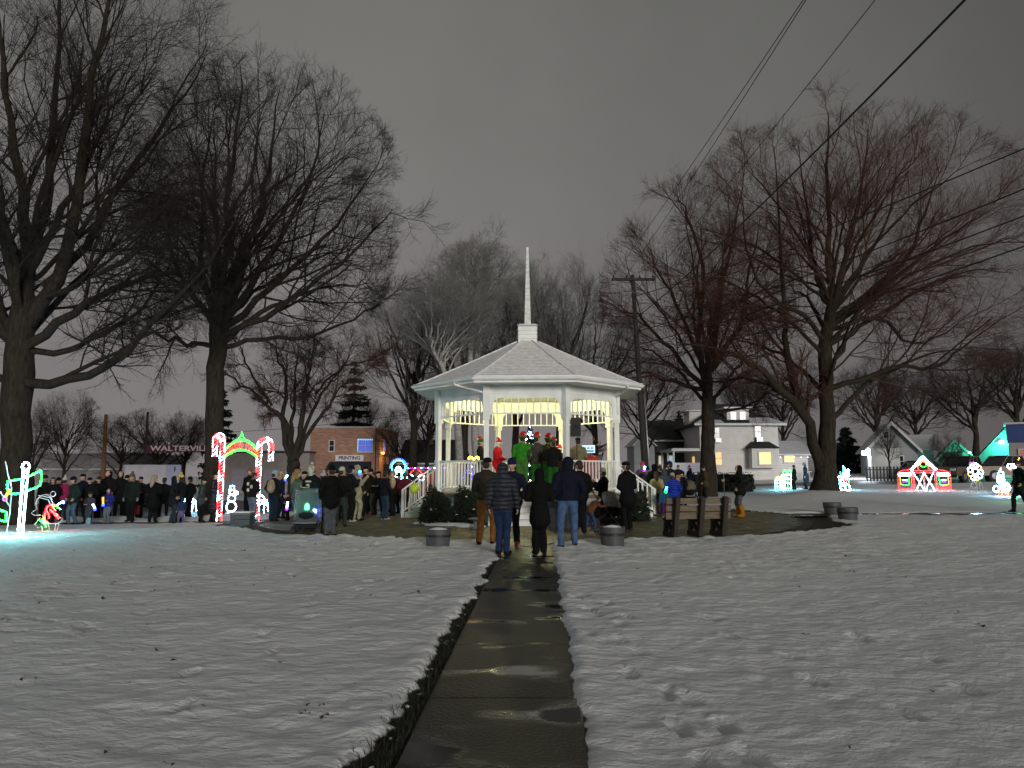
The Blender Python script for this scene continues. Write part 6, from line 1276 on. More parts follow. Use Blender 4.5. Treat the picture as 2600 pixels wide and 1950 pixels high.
person('helper in dark clothes and green cap by the deck railing', 1221, 1240, 1112, -90, '#0c0c0e', '#0c0c0e', hat='elf', hatc='#2a5a22', Y=24.9, z=DZ)
person('helper whose red cap shows behind the black jacket', 1424, 1240, 1130, 150, '#2a1c14', '#1e1a18', hat='santa', hatc='#b3241a', Y=26.2, z=DZ)
person('man in a tan shirt working at the screen on the deck', 1468, 1240, 1110, -15, '#6e6a50', '#24201c', hair='short', hairc='#14100e', pose='front', Y=23.9, z=DZ, hat='cap', hatc='#16181a')
flush_people()
# ------------------------------------------------------------------ furniture, plants and small things
# bench
p = ground(1784, 1366); be = thing('park_bench', 'heavy wooden park bench with its slatted back to the lawn', 'bench', (p[0], p[1] + .25, p[2]), radians(12))
M_DKW = mat('dark_stained_wood', (.028, .021, .017), .8, .3, 4, .3, 30, stretch=(6, 6, 1)); M_LTW = mat('weathered_wood', (.14, .108, .075), .8, .3, 4, .3, 30, stretch=(1, 6, 6))
for x in (-.66, 0.0, .62):
    MB().beam((x, .02, 0), (x, -.20, .98), .11, .15, up=(0, 1, 0)).obj('back_post', M_DKW, be); MB().beam((x, .50, 0), (x, .44, .42), .10, .14, up=(0, 1, 0)).obj('leg', M_DKW, be)
    MB().beam((x, -.12, .40), (x, .58, .44), .09, .12).obj('seat_bearer', M_DKW, be); MB().beam((x, -.08, .06), (x, .60, .06), .10, .12).obj('foot', M_DKW, be); MB().beam((x, .06, .1), (x, .45, .40), .08, .08).obj('brace', M_DKW, be)
for k, z in enumerate((.52, .70, .88)): MB().box((-.02, -.055 - .16 * (z - .3) + .10, z), (1.72, .045, .14 if k else .16)).obj('back_slat', M_LTW, be)
for k in range(4): MB().box((-.05, .12 + k * .135, .505), (1.78, .12, .045)).obj('seat_slat', M_LTW, be)
# planters
M_BARREL = mat('barrel_grey', (.060, .062, .068), .6, .25, 4, .2, 14)
def barrel(label, px, py, dia, hgt, snow=True, taper=.86):
    p = ground(px, py); b = thing('barrel_planter', label, 'planter', tuple(p), 0); r = dia / 2
    mb = MB(); mb.lathe([(r * taper, -.02), (r * .97, hgt * .7), (r * 1.01, hgt * .72), (r, hgt), (r * .93, hgt), (r * .92, hgt * .78), (.02, hgt * .76)], 28); mb.obj('tub', M_BARREL, b)
    MB().lathe([(r * .995, hgt * .56), (r * 1.02, hgt * .57), (r * 1.03, hgt * .66), (r * 1.0, hgt * .67)], 28).obj('hoop', M_DARKM, b)
    if snow: MB().lathe([(r * .90, hgt * .86), (r * .7, hgt * .98), (r * .3, hgt * 1.06), (.01, hgt * 1.08)], 22).obj('snow_fill', M_SNOWB, b, smooth=True)
    return b
barrel('half barrel planter heaped with snow at the west side of the walk', 1112, 1387, .56, .37); barrel('half barrel planter heaped with snow at the east side of the walk', 1555, 1387, .56, .42)
barrel('dark barrel planter at the foot of the snowy mound', 2114, 1304, .62, .40, False); barrel('dark barrel planter closest to the snow edge of the east walk', 2153, 1322, .62, .42, False)
p = ground(608, 1334); pl = thing('box_planter', 'low grey wooden box planter under the candy cane arch', 'planter', tuple(p)); 
for k in range(2): MB().box((0, .25, .10 + k * .17), (.62, .5, .16)).obj('plank', M_BARREL, pl)
MB().box((0, .25, .37), (.66, .54, .05)).obj('rim', mat('planter_rim', (.16, .14, .12), .7, .2), pl); MB().box((0, .25, .405), (.58, .46, .03)).obj('snow_fill', M_SNOWB, pl)
# trash cans
def can(px, py, label):
    p = ground(px, py); t = thing('trash_can', label, 'bin', tuple(p)); mb = MB(); mb.lathe([(.19, 0), (.25, .68), (.265, .69), (.265, .74), (.22, .74), (.21, .68), (.02, .66)], 22); mb.obj('bin', mat('bin_grey', (.07, .075, .08), .6, .2, 3), t)
    MB().lathe([(.255, .60), (.285, .62), (.285, .78), (.24, .79), (.02, .72)], 22).obj('liner', mat('bin_bag', (.02, .02, .022), .35, .3, 9, .5, 15), t)
can(1411, 1343, 'grey trash can with a black liner by the front steps'); can(1441, 1340, 'trash can hidden behind the faded jeans at the steps')
# yew bushes
M_YEW = mat('yew_leaf', (.016, .026, .013), .85, .45, 9)
def bush(label, px, py, w, h, seed, n=5200):
    p = ground(px, py); t = thing('yew_bush', label, 'bush', tuple(p)); rg_ = np.random.default_rng(seed); u_ = rg_.normal(size=(n, 3)); u_ /= np.linalg.norm(u_, axis=1)[:, None]; u_[:, 2] = np.abs(u_[:, 2])
    r = (.62 + .42 * rg_.random(n) ** .5) * (1 + .18 * np.sin(5 * u_[:, 0] + seed) * np.cos(4 * u_[:, 1])); c = u_ * r[:, None] * np.array([w / 2, w / 2, h]); c[:, 2] = np.maximum(.02, c[:, 2]) 
    d_ = u_ * .6 + rg_.normal(size=(n, 3)) * .5; d_ /= np.linalg.norm(d_, axis=1)[:, None]; s_ = np.cross(d_, rg_.normal(size=(n, 3))); s_ /= np.linalg.norm(s_, axis=1)[:, None]; L = rg_.uniform(.05, .12, n)[:, None]
    V = np.stack([c - s_ * .018, c + s_ * .018, c + d_ * L], 1).reshape(-1, 3); mk_fast('foliage', V, np.arange(3 * n).reshape(n, 3), M_YEW, t, smooth=False, tri=True)
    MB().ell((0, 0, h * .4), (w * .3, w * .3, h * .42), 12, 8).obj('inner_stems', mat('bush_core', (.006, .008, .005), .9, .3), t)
    sn = MB()
    for k in range(16):
        i = rg_.integers(n); sn.ell(c[i] + np.array([0, 0, .02]), (rg_.uniform(.02, .06), rg_.uniform(.02, .05), .018), 6, 4)
    sn.obj('snow_tufts', M_SNOWB, t, smooth=True)
bush('rounded yew bush beside the west steps', 1105, 1329, 1.0, 1.02, 3); bush('yew bush flecked with snow between west yew and front steps', 1186, 1327, .95, 1.05, 4); bush('yew bush hugging the gazebo below the east railing', 1612, 1322, .95, .9, 5)
bush('yew bush behind the grey stroller at the gazebo skirt', 1545, 1330, .9, .8, 6, 3500)
for k, (px, py, sx, sy) in enumerate(((1140, 1334, .75, .28), (1090, 1330, .5, .2), (1195, 1338, .45, .15))):
    p = ground(px, py); mb = MB(); mb.ell((0, 0, 0), (sx, sy, .07), 16, 8); V = [(x, y, z + .02 * vnoise(x * 3 + k, y * 3, .3, k)) for x, y, z in mb.V]; mb.V = V; o = mb.obj('snow_patch', M_SNOWB, loc=tuple(p + np.array([0, 0, .01])), smooth=True); tag(o, ('broad snow patch at the foot of the yews', 'snow patch by the west newel post', 'thin snow strip before the flecked yew')[k], 'snow')
# bird bath
p = ground(1207, 1342); bbm = mat('bath_stone', (.22, .25, .26), .7, .2, 5); t = thing('bird_bath', 'small grey stone bird bath at the yew edge', 'bird bath', tuple(p)); MB().lathe([(.12, 0), (.05, .06), (.045, .20), (.08, .22)], 14).obj('pedestal', bbm, t); MB().lathe([(.05, .20), (.20, .26), (.21, .29), (.18, .28), (.02, .24)], 18).obj('bowl', bbm, t)
# strollers
def stroller(label, px, py, rz, canopy_m, body_m, sc=1.0, cover=None):
    p = ground(px, py); t = thing('stroller', label, 'stroller', tuple(p), rz); t.scale = (sc,) * 3
    for i, (x, y, r) in enumerate(((-.27, -.30, .11), (.27, -.30, .11), (-.29, .38, .15), (.29, .38, .15))):
        wb = MB(); wb.lathe([(r * .6, -.025), (r, -.02), (r, .02), (r * .6, .025)], 18, X=XF((x, y, r), pi / 2, pi / 2)); wo = wb.obj('wheel', M_RUBBER, t); hb = MB(); hb.lathe([(.01, -.03), (r * .35, -.028), (r * .35, .028), (.01, .03)], 10, X=XF((x, y, r), pi / 2, pi / 2)); hb.obj('hub', M_GREYM, wo)
    fr = MB()
    for s in (-1, 1): fr.tube([(s * .27, -.30, .12), (s * .25, .0, .45), (s * .24, .35, .85), (s * .22, .50, 1.02)], .016, 6); fr.tube([(s * .29, .38, .15), (s * .25, .0, .48)], .016, 6)
    fr.tube([(-.22, .50, 1.02), (.22, .50, 1.02)], .02, 8); fr.tube([(-.27, -.30, .14), (.27, -.30, .14)], .014, 6); fr.obj('frame', M_DARKM, t)
    MB().tube([(-.25, -.42, .30), (0, -.46, .29), (.25, -.42, .30)], .014, 6).obj('foot_bar', M_GREYM, t)
    MB().ell((0, .0, .46), (.23, .34, .14), 14, 8).obj('seat', body_m, t, smooth=True); MB().box((0, .05, .22), (.42, .5, .10)).obj('basket', body_m, t)
    cn = MB(); th = np.linspace(-.15, pi * .62, 9)
    for k in range(8):
        for s in range(12):
            pass
    rows = []
    for a in th: rows.append([(.27 * cos(b), .10 - .36 * cos(a) * abs(sin(b)) ** .6, .60 + .36 * sin(a) * abs(sin(b)) ** .6 + .02) for b in np.linspace(0, pi, 12)])
    V = [v for r in rows for v in r]; cn.add(V, [(i * 12 + j, i * 12 + j + 1, (i + 1) * 12 + j + 1, (i + 1) * 12 + j) for i in range(8) for j in range(11)]); co = cn.obj('canopy', canopy_m, t, smooth=True); sm = co.modifiers.new('thick', 'SOLIDIFY'); sm.thickness = .012
    return t
m_cov = bpy.data.materials.new('stroller_cover'); m_cov.use_nodes = True; nt = m_cov.node_tree; bs = nt.nodes['Principled BSDF']; bs.inputs['Base Color'].default_value = (.35, .40, .42, 1); bs.inputs['Roughness'].default_value = .5; bs.inputs['Transmission Weight'].default_value = .75; bs.inputs['IOR'].default_value = 1.1; bs.inputs['Alpha'].default_value = .85
nz_ = N('ShaderNodeTexNoise'); nz_.inputs['Scale'].default_value = 9; bp_ = N('ShaderNodeBump'); bp_.inputs['Strength'].default_value = .8; nt.links.new(nz_.outputs['Fac'], bp_.inputs['Height']); nt.links.new(bp_.outputs[0], bs.inputs['Normal'])
st1 = stroller('stroller under a clear rain cover glowing green and blue', 779, 1358, radians(8), m_cov, cloth('#1c2226'), 1.12)
cvb = MB(); 
for a in np.linspace(0, 1, 10): pass
rows = [[(.31 * cos(b) * (1 - .1 * a), .05 - .48 * sin(b) * (.55 + .45 * sin(pi * a * .5)), .28 + .72 * a ** .8) for b in np.linspace(-.3, pi + .3, 16)] for a in np.linspace(0, 1, 8)]
cvb.add([v for r in rows for v in r] + [(0, .0, 1.04)], [(i * 16 + j, i * 16 + j + 1, (i + 1) * 16 + j + 1, (i + 1) * 16 + j) for i in range(7) for j in range(15)] + [(7 * 16 + j, 7 * 16 + j + 1, 128) for j in range(15)]); cvo = cvb.obj('rain_cover', m_cov, st1, smooth=True)
def emit(name, col, s): return mat('led_' + name, tuple(c * .3 for c in col), .5, 0, emit=col, estr=s)
glows = {'green': emit('green', (.002, 1, .035), 90), 'red': emit('red', (1, .003, .004), 110), 'white': emit('white', (.38, .76, 1), 260), 'blue': emit('blue', (.02, .04, 1), 120), 'yellow': emit('yellow', (1, .42, .012), 50), 'cyan': emit('cyan', (.03, .62, 1), 380), 'violet': emit('violet', (.25, .02, 1), 60), 'warm': emit('warm', (1, .55, .20), 14), 'magenta': emit('magenta', (1, .01, .4), 40)}
def dimmed(col, k):
    src = glows[col].node_tree.nodes['Principled BSDF']; c_ = tuple(src.inputs['Emission Color'].default_value)[:3]
    return emit('%s_%d' % (col, k), c_, src.inputs['Emission Strength'].default_value / k)
gw = MB(); gw.ell((0, -.12, .62), (.05, .05, .09), 8, 6); gw.obj('toy_lamp', emit('bright_green', (.05, 1, .3), 260), st1); gw = MB(); gw.ell((.17, -.10, .52), (.04, .04, .08), 8, 6); gw.obj('toy_lamp', emit('bright_blue', (.04, .08, 1), 600), st1)
stroller('stroller with a grey canopy pushed by the long dark coat', 1555, 1343, radians(60), cloth('#8a8880'), cloth('#101012'), 1.05); stroller('black stroller with a beige hood near the photo backdrop', 1752, 1276, radians(-20), cloth('#5a5444'), cloth('#0c0c0e'), 1.05)
# hand held things
def wand(label, px, py, Y, col, col2, ln=.22, tilt=.3):
    p = at(px, py, Y); t = thing('light_wand', label, 'wand', tuple(p)); MB().tube([(-tilt * ln / 2, 0, -.0), (tilt * ln / 2, 0, ln)], [.03, .035], 8).obj('tube', dimmed(col, 24), t, smooth=True); MB().ell((-tilt * ln / 2, 0, -.03), (.05, .05, .05), 8, 6).obj('base_lamp', dimmed(col2, 10), t, smooth=True)
wand('white and violet wand beside the wire figure', 18, 1264, 17.2, 'yellow', 'violet', .2, .5); wand('green tipped wand held by the grey coated child', 238, 1291, 24.2, 'white', 'blue', .14, -.6); wand('tall pale wand with a blue base held by the blue jacketed child', 261, 1280, 24.6, 'yellow', 'blue', .24, -.1)
wand('wand glowing white and violet by the crab apple trunk', 729, 1290, 23.6, 'white', 'violet', .2, .1); wand('blue lantern light above the beige backpack', 727, 1215, 24.5, 'white', 'blue', .12, .6); wand('violet light at the east stair rail', 1637, 1192, 26.2, 'white', 'violet', .12, .3); wand('green glowing light held at the royal blue jacket', 1692, 1246, 23.4, 'cyan', 'green', .13, .3); wand('small blue phone glow by the white hood scarf', 914, 1200, 22.9, 'cyan', 'blue', .06, .2)
p = ground(348, 1322); bg = thing('tote_bag', 'red tote bag hanging by the green parka', 'bag', (p[0], p[1] - .15, p[2])); zb_ = at(348, 1290, p[1])[2] - p[2]; MB().box((0, 0, zb_ - .05), (.24, .10, .34)).obj('sack', cloth('#7a2018'), bg); MB().tube([(-.08, 0, zb_ + .12), (-.05, 0, zb_ + .28), (.05, 0, zb_ + .28), (.08, 0, zb_ + .12)], .01, 6).obj('strap', cloth('#7a2018'), bg)
q = [q for q in QUEUE if 'backpack' in q['label'] and q['x'] == 692][0]; pp_ = q['pos']; bk = thing('backpack', 'beige backpack worn over a dark jacket', 'backpack', (pp_[0] - .02, pp_[1] - .24, pp_[2] + 1.02 * q['sc']), radians(-20)); mb = MB(); mb.ell((0, 0, .2), (.15, .09, .24), 14, 10); mb.obj('pack', cloth('#8c7c62'), bk, smooth=True); mb = MB(); mb.ell((0, -.07, .12), (.11, .05, .10), 12, 8); mb.obj('pocket', cloth('#a08e74'), bk, smooth=True)
q = [q for q in QUEUE if 'printed faces' in q['label']][0]
for k, (dx, dz) in enumerate(((-.06, 1.34), (.10, 1.24), (-.05, 1.12))):
    mb = MB(); mb.ell((dx, -.155, dz), (.065, .016, .07), 14, 8); mb.obj('printed_face', cloth('#b8b4aa'), q['obj'], smooth=True)
q = [q for q in QUEUE if 'printed sweater' in q['label']][0]; mb = MB(); mb.ell((0, .165, 1.22), (.07, .016, .045), 12, 6); mb.obj('sweater_print', cloth('#c4c0b4'), q['obj']); 
for dz in (1.33,): MB().box((0, .150, dz), (.2, .02, .045)).obj('sweater_print', cloth('#b4a08c'), q['obj'])
q = [q for q in QUEUE if 'bundled baby' in q['label']][0]; mb = MB(); mb.ell((.04, .27, 1.22), (.11, .10, .20), 12, 8); bb_ = mb.obj('baby', cloth('#a88f70'), smooth=True); bb_.location = q['obj'].location; bb_.rotation_euler = q['obj'].rotation_euler; tag(bb_, 'bundled baby in tan held against the white sleeves', 'baby')
h_ = MB(); h_.ell((.04, .25, 1.46), (.065, .07, .075), 12, 8); h_.obj('head', M_SKIN, bb_, smooth=True)
q = [q for q in QUEUE if 'holding a stick' in q['label']][0]; w_ = q['wrists'][1][2] * q['sc']; a_ = radians(85); wp = np.array(q['pos']) + np.array([w_[0] * cos(a_) - w_[1] * sin(a_), w_[0] * sin(a_) + w_[1] * cos(a_), w_[2]]); sk = thing('stick', 'thin dark stick planted by the tan boots', 'stick', (wp[0] - .06, wp[1], q['pos'][2])); MB().tube([(0, 0, .0), (0, 0, wp[2] - q['pos'][2] + .2)], .012, 6).obj('shaft', M_DARKM, sk)
p = at(1052, 1240, 23.2); hb_ = thing('shopping_bag', 'yellow green bag hanging at the west rail', 'bag', tuple(p)); mb = MB(); mb.ell((0, 0, 0), (.16, .08, .17), 12, 8); mb.obj('sack', mat('neon_bag', (.45, .55, .03), .5, .2, 5), hb_, smooth=True); MB().tube([(-.06, 0, .14), (0, 0, .26), (.06, 0, .14)], .01, 6).obj('strap', M_DARKM, hb_)
# ---- on the deck
p = at(1466, 1250, 23.0); ss = thing('speaker_stand', 'black tripod speaker stand on the deck', 'stand', (p[0], 23.0, G_FLOOR)); MB().tube([(0, 0, .1), (0, 0, 1.62)], .018, 8).obj('pole', M_BLACK, ss)
for k in range(3): a = k * 2.09 + .4; MB().tube([(0, 0, .45), (.4 * cos(a), .4 * sin(a), .01)], .014, 6).obj('leg', M_BLACK, ss)
zs_ = at(1464, 1108, 23.0)[2]; sp_ = thing('loudspeaker', 'black loudspeaker on the tripod stand', 'speaker', (p[0] - .02, 23.0, zs_), radians(-12)); hS = at(1464, 1061, 23.0)[2] - zs_
mb = MB(); mb.prism([(-.17, -.14), (.17, -.14), (.13, .16), (-.13, .16)], 0, hS, 'z'); mb.obj('cabinet', M_BLACK, sp_); MB().box((.02, -.145, hS * .52), (.16, .012, .11)).obj('handle', mat('handle_dark', (.004, .004, .004), .7, 0), sp_); MB().box((0, .165, hS * .5), (.24, .012, hS * .9)).obj('grille', M_DARKM, sp_)
p = at(1494, 1140, 24.6); mo = thing('monitor', 'lit computer screen on the deck', 'screen', (p[0], 24.6, G_FLOOR), radians(-10)); z_ = p[2] - G_FLOOR
MB().box((0, .02, z_), (.48, .03, .30)).obj('case', M_BLACK, mo); scn = MB().box((0, -.002, z_), (.45, .012, .27)).obj('screen', mat('screen_lit', (.4, .5, .6), .4, 0, emit=(.55, .8, 1), estr=.85), mo)
for k in range(3): MB().box((-.12 + k * .12, -.011, z_ + .03), (.07, .006, .05)).obj('tile', mat('screen_dark', (.05, .1, .2), .4, 0, emit=(.05, .14, .3), estr=.4), scn)
MB().box((0, -.011, z_ - .07), (.36, .006, .05)).obj('tile', mat('screen_dark', (.05, .1, .2), .4, 0), scn)
tb = MB().box((0, .05, z_ - .24), (.9, .5, .04)).obj('table_top', M_DARKM, mo)
for sx in (-.4, .4): MB().box((sx, .05, (z_ - .26) / 2), (.04, .4, z_ - .26)).obj('table_leg', M_DARKM, mo)
p = at(1506, 1250, 24.0); rc = thing('mailbox', 'red letter box with a rounded top on the deck', 'mailbox', (p[0], 24.2, G_FLOOR), radians(-20)); zt_ = at(1506, 1156, 24.2)[2] - G_FLOOR
M_RED = mat('red_enamel', (.42, .03, .02), .4, .1, 4); pol = [(-.22, .45), (.22, .45), (.22, zt_ - .2)] + [(.22 * cos(t), zt_ - .2 + .2 * sin(t)) for t in np.linspace(0, pi, 9)[1:-1]] + [(-.22, zt_ - .2)]; mb = MB(); mb.prism(pol, -.3, .3, 'y'); mb.obj('box', M_RED, rc); MB().box((0, 0, .22), (.1, .1, .46)).obj('post', M_RED, rc)
# Christmas tree with lights
p = at(1346, 1250, 25.0); ct = thing('christmas_tree', 'small Christmas tree covered in white and violet bulbs on the deck', 'tree', (p[0], 25.0, G_FLOOR)); hT = at(1346, 1082, 25.0)[2] - G_FLOOR; rg_ = np.random.default_rng(6)
MB().tube([(0, 0, 0), (0, 0, hT)], [.05, .01], 8).obj('trunk', M_BARK, ct); k = 3500; f = rg_.random(k) ** .7; zz = hT * (.1 + .9 * (1 - f)); rr_ = .62 * f * rg_.uniform(.6, 1, k); aa = rg_.uniform(0, 6.28, k); c_ = np.c_[rr_ * np.cos(aa), rr_ * np.sin(aa), zz]; A = rg_.normal(size=(k, 3, 3)) * .04
mk_fast('crown', (c_[:, None] + A).reshape(-1, 3), np.arange(3 * k).reshape(k, 3), M_NEEDLE, ct, smooth=False, tri=True)
for nm, n_, mm in (('white_bulbs', 150, 'white'), ('violet_bulbs', 60, 'violet'), ('warm_bulbs', 90, 'warm')):
    f = rg_.random(n_) ** .8; zz = hT * (.12 + .88 * (1 - f)); aa = rg_.uniform(0, 6.28, n_); mb = MB(); mb.bulbs(np.c_[.6 * f * np.cos(aa) * .98, .6 * f * np.sin(aa) * .98, zz], .022); o = mb.obj(nm, dimmed(mm, 8), ct); o['kind'] = 'stuff'
# string lights and gifts along the deck railing
p = at(1200, 1240, 23.6); rlg = thing('string_lights', 'tangle of coloured string lights behind the west railing', 'lights', (p[0], 23.9, G_FLOOR))
wv = [(-.35 + .7 * t, .1 * sin(9 * t), .45 + .35 * sin(6 * t)) for t in np.linspace(0, 1, 30)]; MB().tube(wv, .005, 4).obj('cord', M_DARKM, rlg)
for j, mm in enumerate(('blue', 'white', 'violet', 'warm')): mb = MB(); mb.bulbs(np.array(wv)[j::4] + rg_.normal(0, .05, (len(wv[j::4]), 3)), .024); o = mb.obj(mm + '_bulbs', dimmed(mm, 10), rlg); o['kind'] = 'stuff'
p = at(1203, 1166, 23.3); gd = thing('garland', 'yellow lit bow on the west railing', 'garland', tuple(p)); mb = MB(); mb.bulbs([(.16 * sin(t), .03 * cos(2 * t), .07 * abs(sin(2 * t))) for t in np.linspace(0, 6.28, 22)], .028); o = mb.obj('yellow_bulbs', glows['yellow'], gd); o['kind'] = 'stuff'; MB().tube([(.16 * sin(t), .03 * cos(2 * t), .07 * abs(sin(2 * t))) for t in np.linspace(0, 6.28, 22)], .01, 5).obj('ribbon', cloth('#8a6a10'), gd)
# tree wrapped in amber lights beyond the gazebo
Y0 = 44.0; p = at(1512, 1200, Y0); p[2] = g(p[0], Y0); lt = thing('lit_tree', 'small crooked tree with branches wrapped in amber lights', 'tree', tuple(p)); zt_ = at(1512, 1078, Y0)[2] - p[2]; tb_, tl = MB(), MB()
tb_.tube(resample([(0, 0, 0), (.15, 0, zt_ * .35), (.5, 0, zt_ * .6)], 8), [.14, .11, .10, .09, .08, .07, .06, .05], 8); tb_.tube(resample([(.1, 0, zt_ * .2), (-.2, 0, zt_ * .4), (-.3, .2, zt_ * .6)], 8), np.linspace(.1, .04, 8), 8)
for k in range(34):
    a = rg_.uniform(0, 6.28); s0 = np.array([.2 if k % 2 else -.1, 0, zt_ * rg_.uniform(.5, .7)]); L = rg_.uniform(.6, 1.15); e = s0 + np.array([cos(a) * L, sin(a) * L * .5, rg_.uniform(-.1, .75)]); P = resample([s0, (s0 + e) / 2 + rg_.normal(0, .1, 3), e], 8); tb_.tube(P, np.linspace(.03, .01, 8), 5); tl.bulbs(along(P[2:], .09), .016)
tb_.obj('trunk', M_BARK, lt); o = tl.obj('amber_bulbs', emit('amber', (1, .42, .10), 3.2), lt); o['kind'] = 'stuff'
# ------------------------------------------------------------------ wire frame light displays
M_WIRE = mat('white_wire', (.55, .58, .58), .4, .1, 4)
def display(name, label, loc, rz, strokes, frame_r=.014, sp=.075, br=.022, cat='light display', legs=True, dim=1):
    """strokes: {colour: [polylines in local x,z]}"""
    t = thing(name, label, cat, loc, rz); fr = MB(); allb = {}
    for col, pls in strokes.items():
        for pl_ in pls:
            P = np.array([(q[0], q[2] if len(q) > 2 else 0, q[1]) for q in pl_], float)
            fr.tube(P, frame_r, 5)
            if col != 'dark': allb.setdefault(col, []).append(along(P, sp) + np.array([0, -.035, 0]))
    fr.obj('frame', M_WIRE, t)
    for col, Ls in allb.items():
        mb = MB(); mb.bulbs(np.vstack(Ls) + RNG.normal(0, .006, (sum(len(l) for l in Ls), 3)), br); o = mb.obj(col + '_bulbs', glows[col] if dim == 1 else dimmed(col, dim), t); o['kind'] = 'stuff'
    return t
def circ(cx, cz, r, a0=0, a1=360, n=18, rz_=1.0): return [(cx + r * cos(radians(a)), cz + rz_ * r * sin(radians(a))) for a in np.linspace(a0, a1, n)]
# striped post with green arrow sign
p = ground(53, 1363); hP = at(46, 1188, p[1])[2] - p[2]
display('light_post', 'white striped light post with a green arrow board', tuple(p), radians(-6), {'white': [[(-.06 - .03 * k / 20 * 0, hP * k / 20) for k in range(21)], [(.06, hP * k / 20) for k in range(21)], circ(0, hP + .03, .10)], 'green': [[(-.46, hP * .80), (-.10, hP * .84), (.08, hP * .87), (.42, hP * .96), (.46, hP * .84), (.42, hP * .74), (.08, hP * .66), (-.10, hP * .63), (-.40, hP * .62), (-.46, hP * .71), (-.46, hP * .80)]]}, sp=.05, br=.019)
# wire figure at the frame's edge, with added unseen bulbs tinting the snow cyan
p = ground(-30, 1366); display('light_figure', 'wire figure beside the striped post, enlarged by added bulbs that light the snow', tuple(p), 0, {'white': [[(-.3, .05), (-.05, .12), (.25, .1), (.40, .03)], [(-.5, .6), (-.2, .55), (.22, .25)], [(-1.1, .03), (-.6, .05), (-.2, .02), (.42, .02)], [(-1.0, .10), (-.5, .12)], circ(-.45, 1.55, .2)], 'cyan': [[(-1.2, .02), (-.4, .06), (.35, .05)], [(-.7, .6), (-.8, 1.2), (-.5, 1.35)], [(-.3, .6), (-.25, 1.2), (-.45, 1.35)], [(-1.2, .25), (-.9, .35), (-.7, .6)]], 'dark': [[(.42, .05), (.47, .6), (.46, 1.2), (.35, 1.5), (.25, 1.85)], [(-.1, 1.2), (.2, 1.1), (.46, .75)]], 'green': [[(-.15, .8), (.1, .72), (.4, .62), (.42, .4), (.0, .45), (-.15, .8)]], 'violet': [[(0, 1.15), (.2, 1.08)]]}, sp=.05, br=.022)
# bear in a red jumper
p = ground(118, 1350)
display('light_figure', 'wire frame bear in striped hat and red lit jumper, skating', tuple(p), 0, {'dark': [circ(-.12, .78, .22, 20, 200, 10), [(-.33, .85), (-.37, .72), (-.30, .62), (-.40, .55), (-.46, .50), (-.36, .44), (-.20, .45)], [(-.30, .98), (.02, .92), (.12, .76)], [(-.26, .92), (-.02, .86), (.06, .72)], circ(.10, 1.02, .07), [(-.20, .38), (-.34, .20), (-.24, .10), (-.16, .14)], [(-.16, .16), (-.10, .0), (.02, -.06)], [(.04, .22), (.10, -.02)], [(.24, .24), (.22, .0)], [(.34, .22), (.28, .0)], [(.30, .40), (.40, .36), (.38, .26), (.28, .22)], [(-.15, .45), (-.05, .22), (.30, .22)], [(-.11, -.12), (-.12, .12)]],
    'red': [[(-.02, .68), (-.08, .48), (-.06, .30), (.04, .24)], [(-.02, .68), (.12, .74), (.26, .70)], [(.06, .60), (.16, .50), (.26, .40), (.32, .34)], [(.12, .66), (.22, .56)], [(.02, .5), (.05, .35)], [(.1, .56), (.30, .44)], [(-.04, .58), (.04, .44)]], 'yellow': [[(.12, .70), (.2, .68)]], 'green': [[(.26, .66), (.36, .60)], [(-.18, .30), (-.06, .20), (.0, .12)], [(-.12, .33), (-.02, .22)]], 'white': [[(.28, .74), (.36, .78)]], 'blue': [circ(.41, .80, .035, n=7)]}, frame_r=.011, sp=.045, br=.016)
# candy cane arch
pL_ = ground(553, 1327); pR_ = ground(667, 1322); t_ar = np.array([(pL_[0] + pR_[0]) / 2, (pL_[1] + pR_[1]) / 2, (pL_[2] + pR_[2]) / 2]); hwA = np.hypot(*(pR_ - pL_)[:2]) / 2; angA = atan2(pR_[1] - pL_[1], pR_[0] - pL_[0])
def AX(px): return (at(px, 1200, t_ar[1])[0] - t_ar[0])
def AZ(py): return at(610, py, t_ar[1])[2] - t_ar[2]
S = {'red': [], 'white': [], 'green': [], 'yellow': []}
for (xc, sg, zt_, zlo, zhook) in ((AX(565), -1, AZ(1106), 0.05, AZ(1158)), (AX(655), 1, AZ(1116), .05, AZ(1170))):
    rH = .13 if sg < 0 else .20
    cen = [(xc, z) for z in np.linspace(zlo, zt_ - rH, 26)] + [(xc + sg * (rH - rH * cos(a)), zt_ - rH + rH * sin(a)) for a in np.linspace(.2, pi, 9)] + [(xc + sg * 2 * rH, z) for z in np.linspace(zt_ - rH - .1, zhook, 4)]
    cen = np.array(cen); d_ = np.gradient(cen, axis=0); nrm = np.c_[-d_[:, 1], d_[:, 0]]; nrm /= np.linalg.norm(nrm, axis=1)[:, None]; wv_ = .080
    A_, B_ = cen + nrm * wv_, cen - nrm * wv_
    for side in (A_, B_):
        for k in range(0, len(side) - 1):
            S['white' if (k // 3 + (1 if side is B_ else 0)) % 2 == 0 and k % 3 != 5 else 'red'].append([tuple(side[k]), tuple(side[k + 1])])
    for k in range(1, len(cen) - 1): S['white' if k % 6 in (0, 1) else 'red'].append([tuple(A_[k]), tuple(B_[min(k + 1, len(cen) - 1)])])
    S['red'].append([tuple(A_[-1]), tuple(B_[-1])])
xa, xb = AX(570), AX(651); zA0, zA1 = AZ(1146), AZ(1119); zl0, zl1 = AZ(1160), AZ(1141); xm = (xa + xb) / 2
def arc(z0, z1, n=20): return [(x, z0 + (z1 - z0) * (1 - ((x - xm) / (xb - xm)) ** 2)) for x in np.linspace(xa, xb, n)]
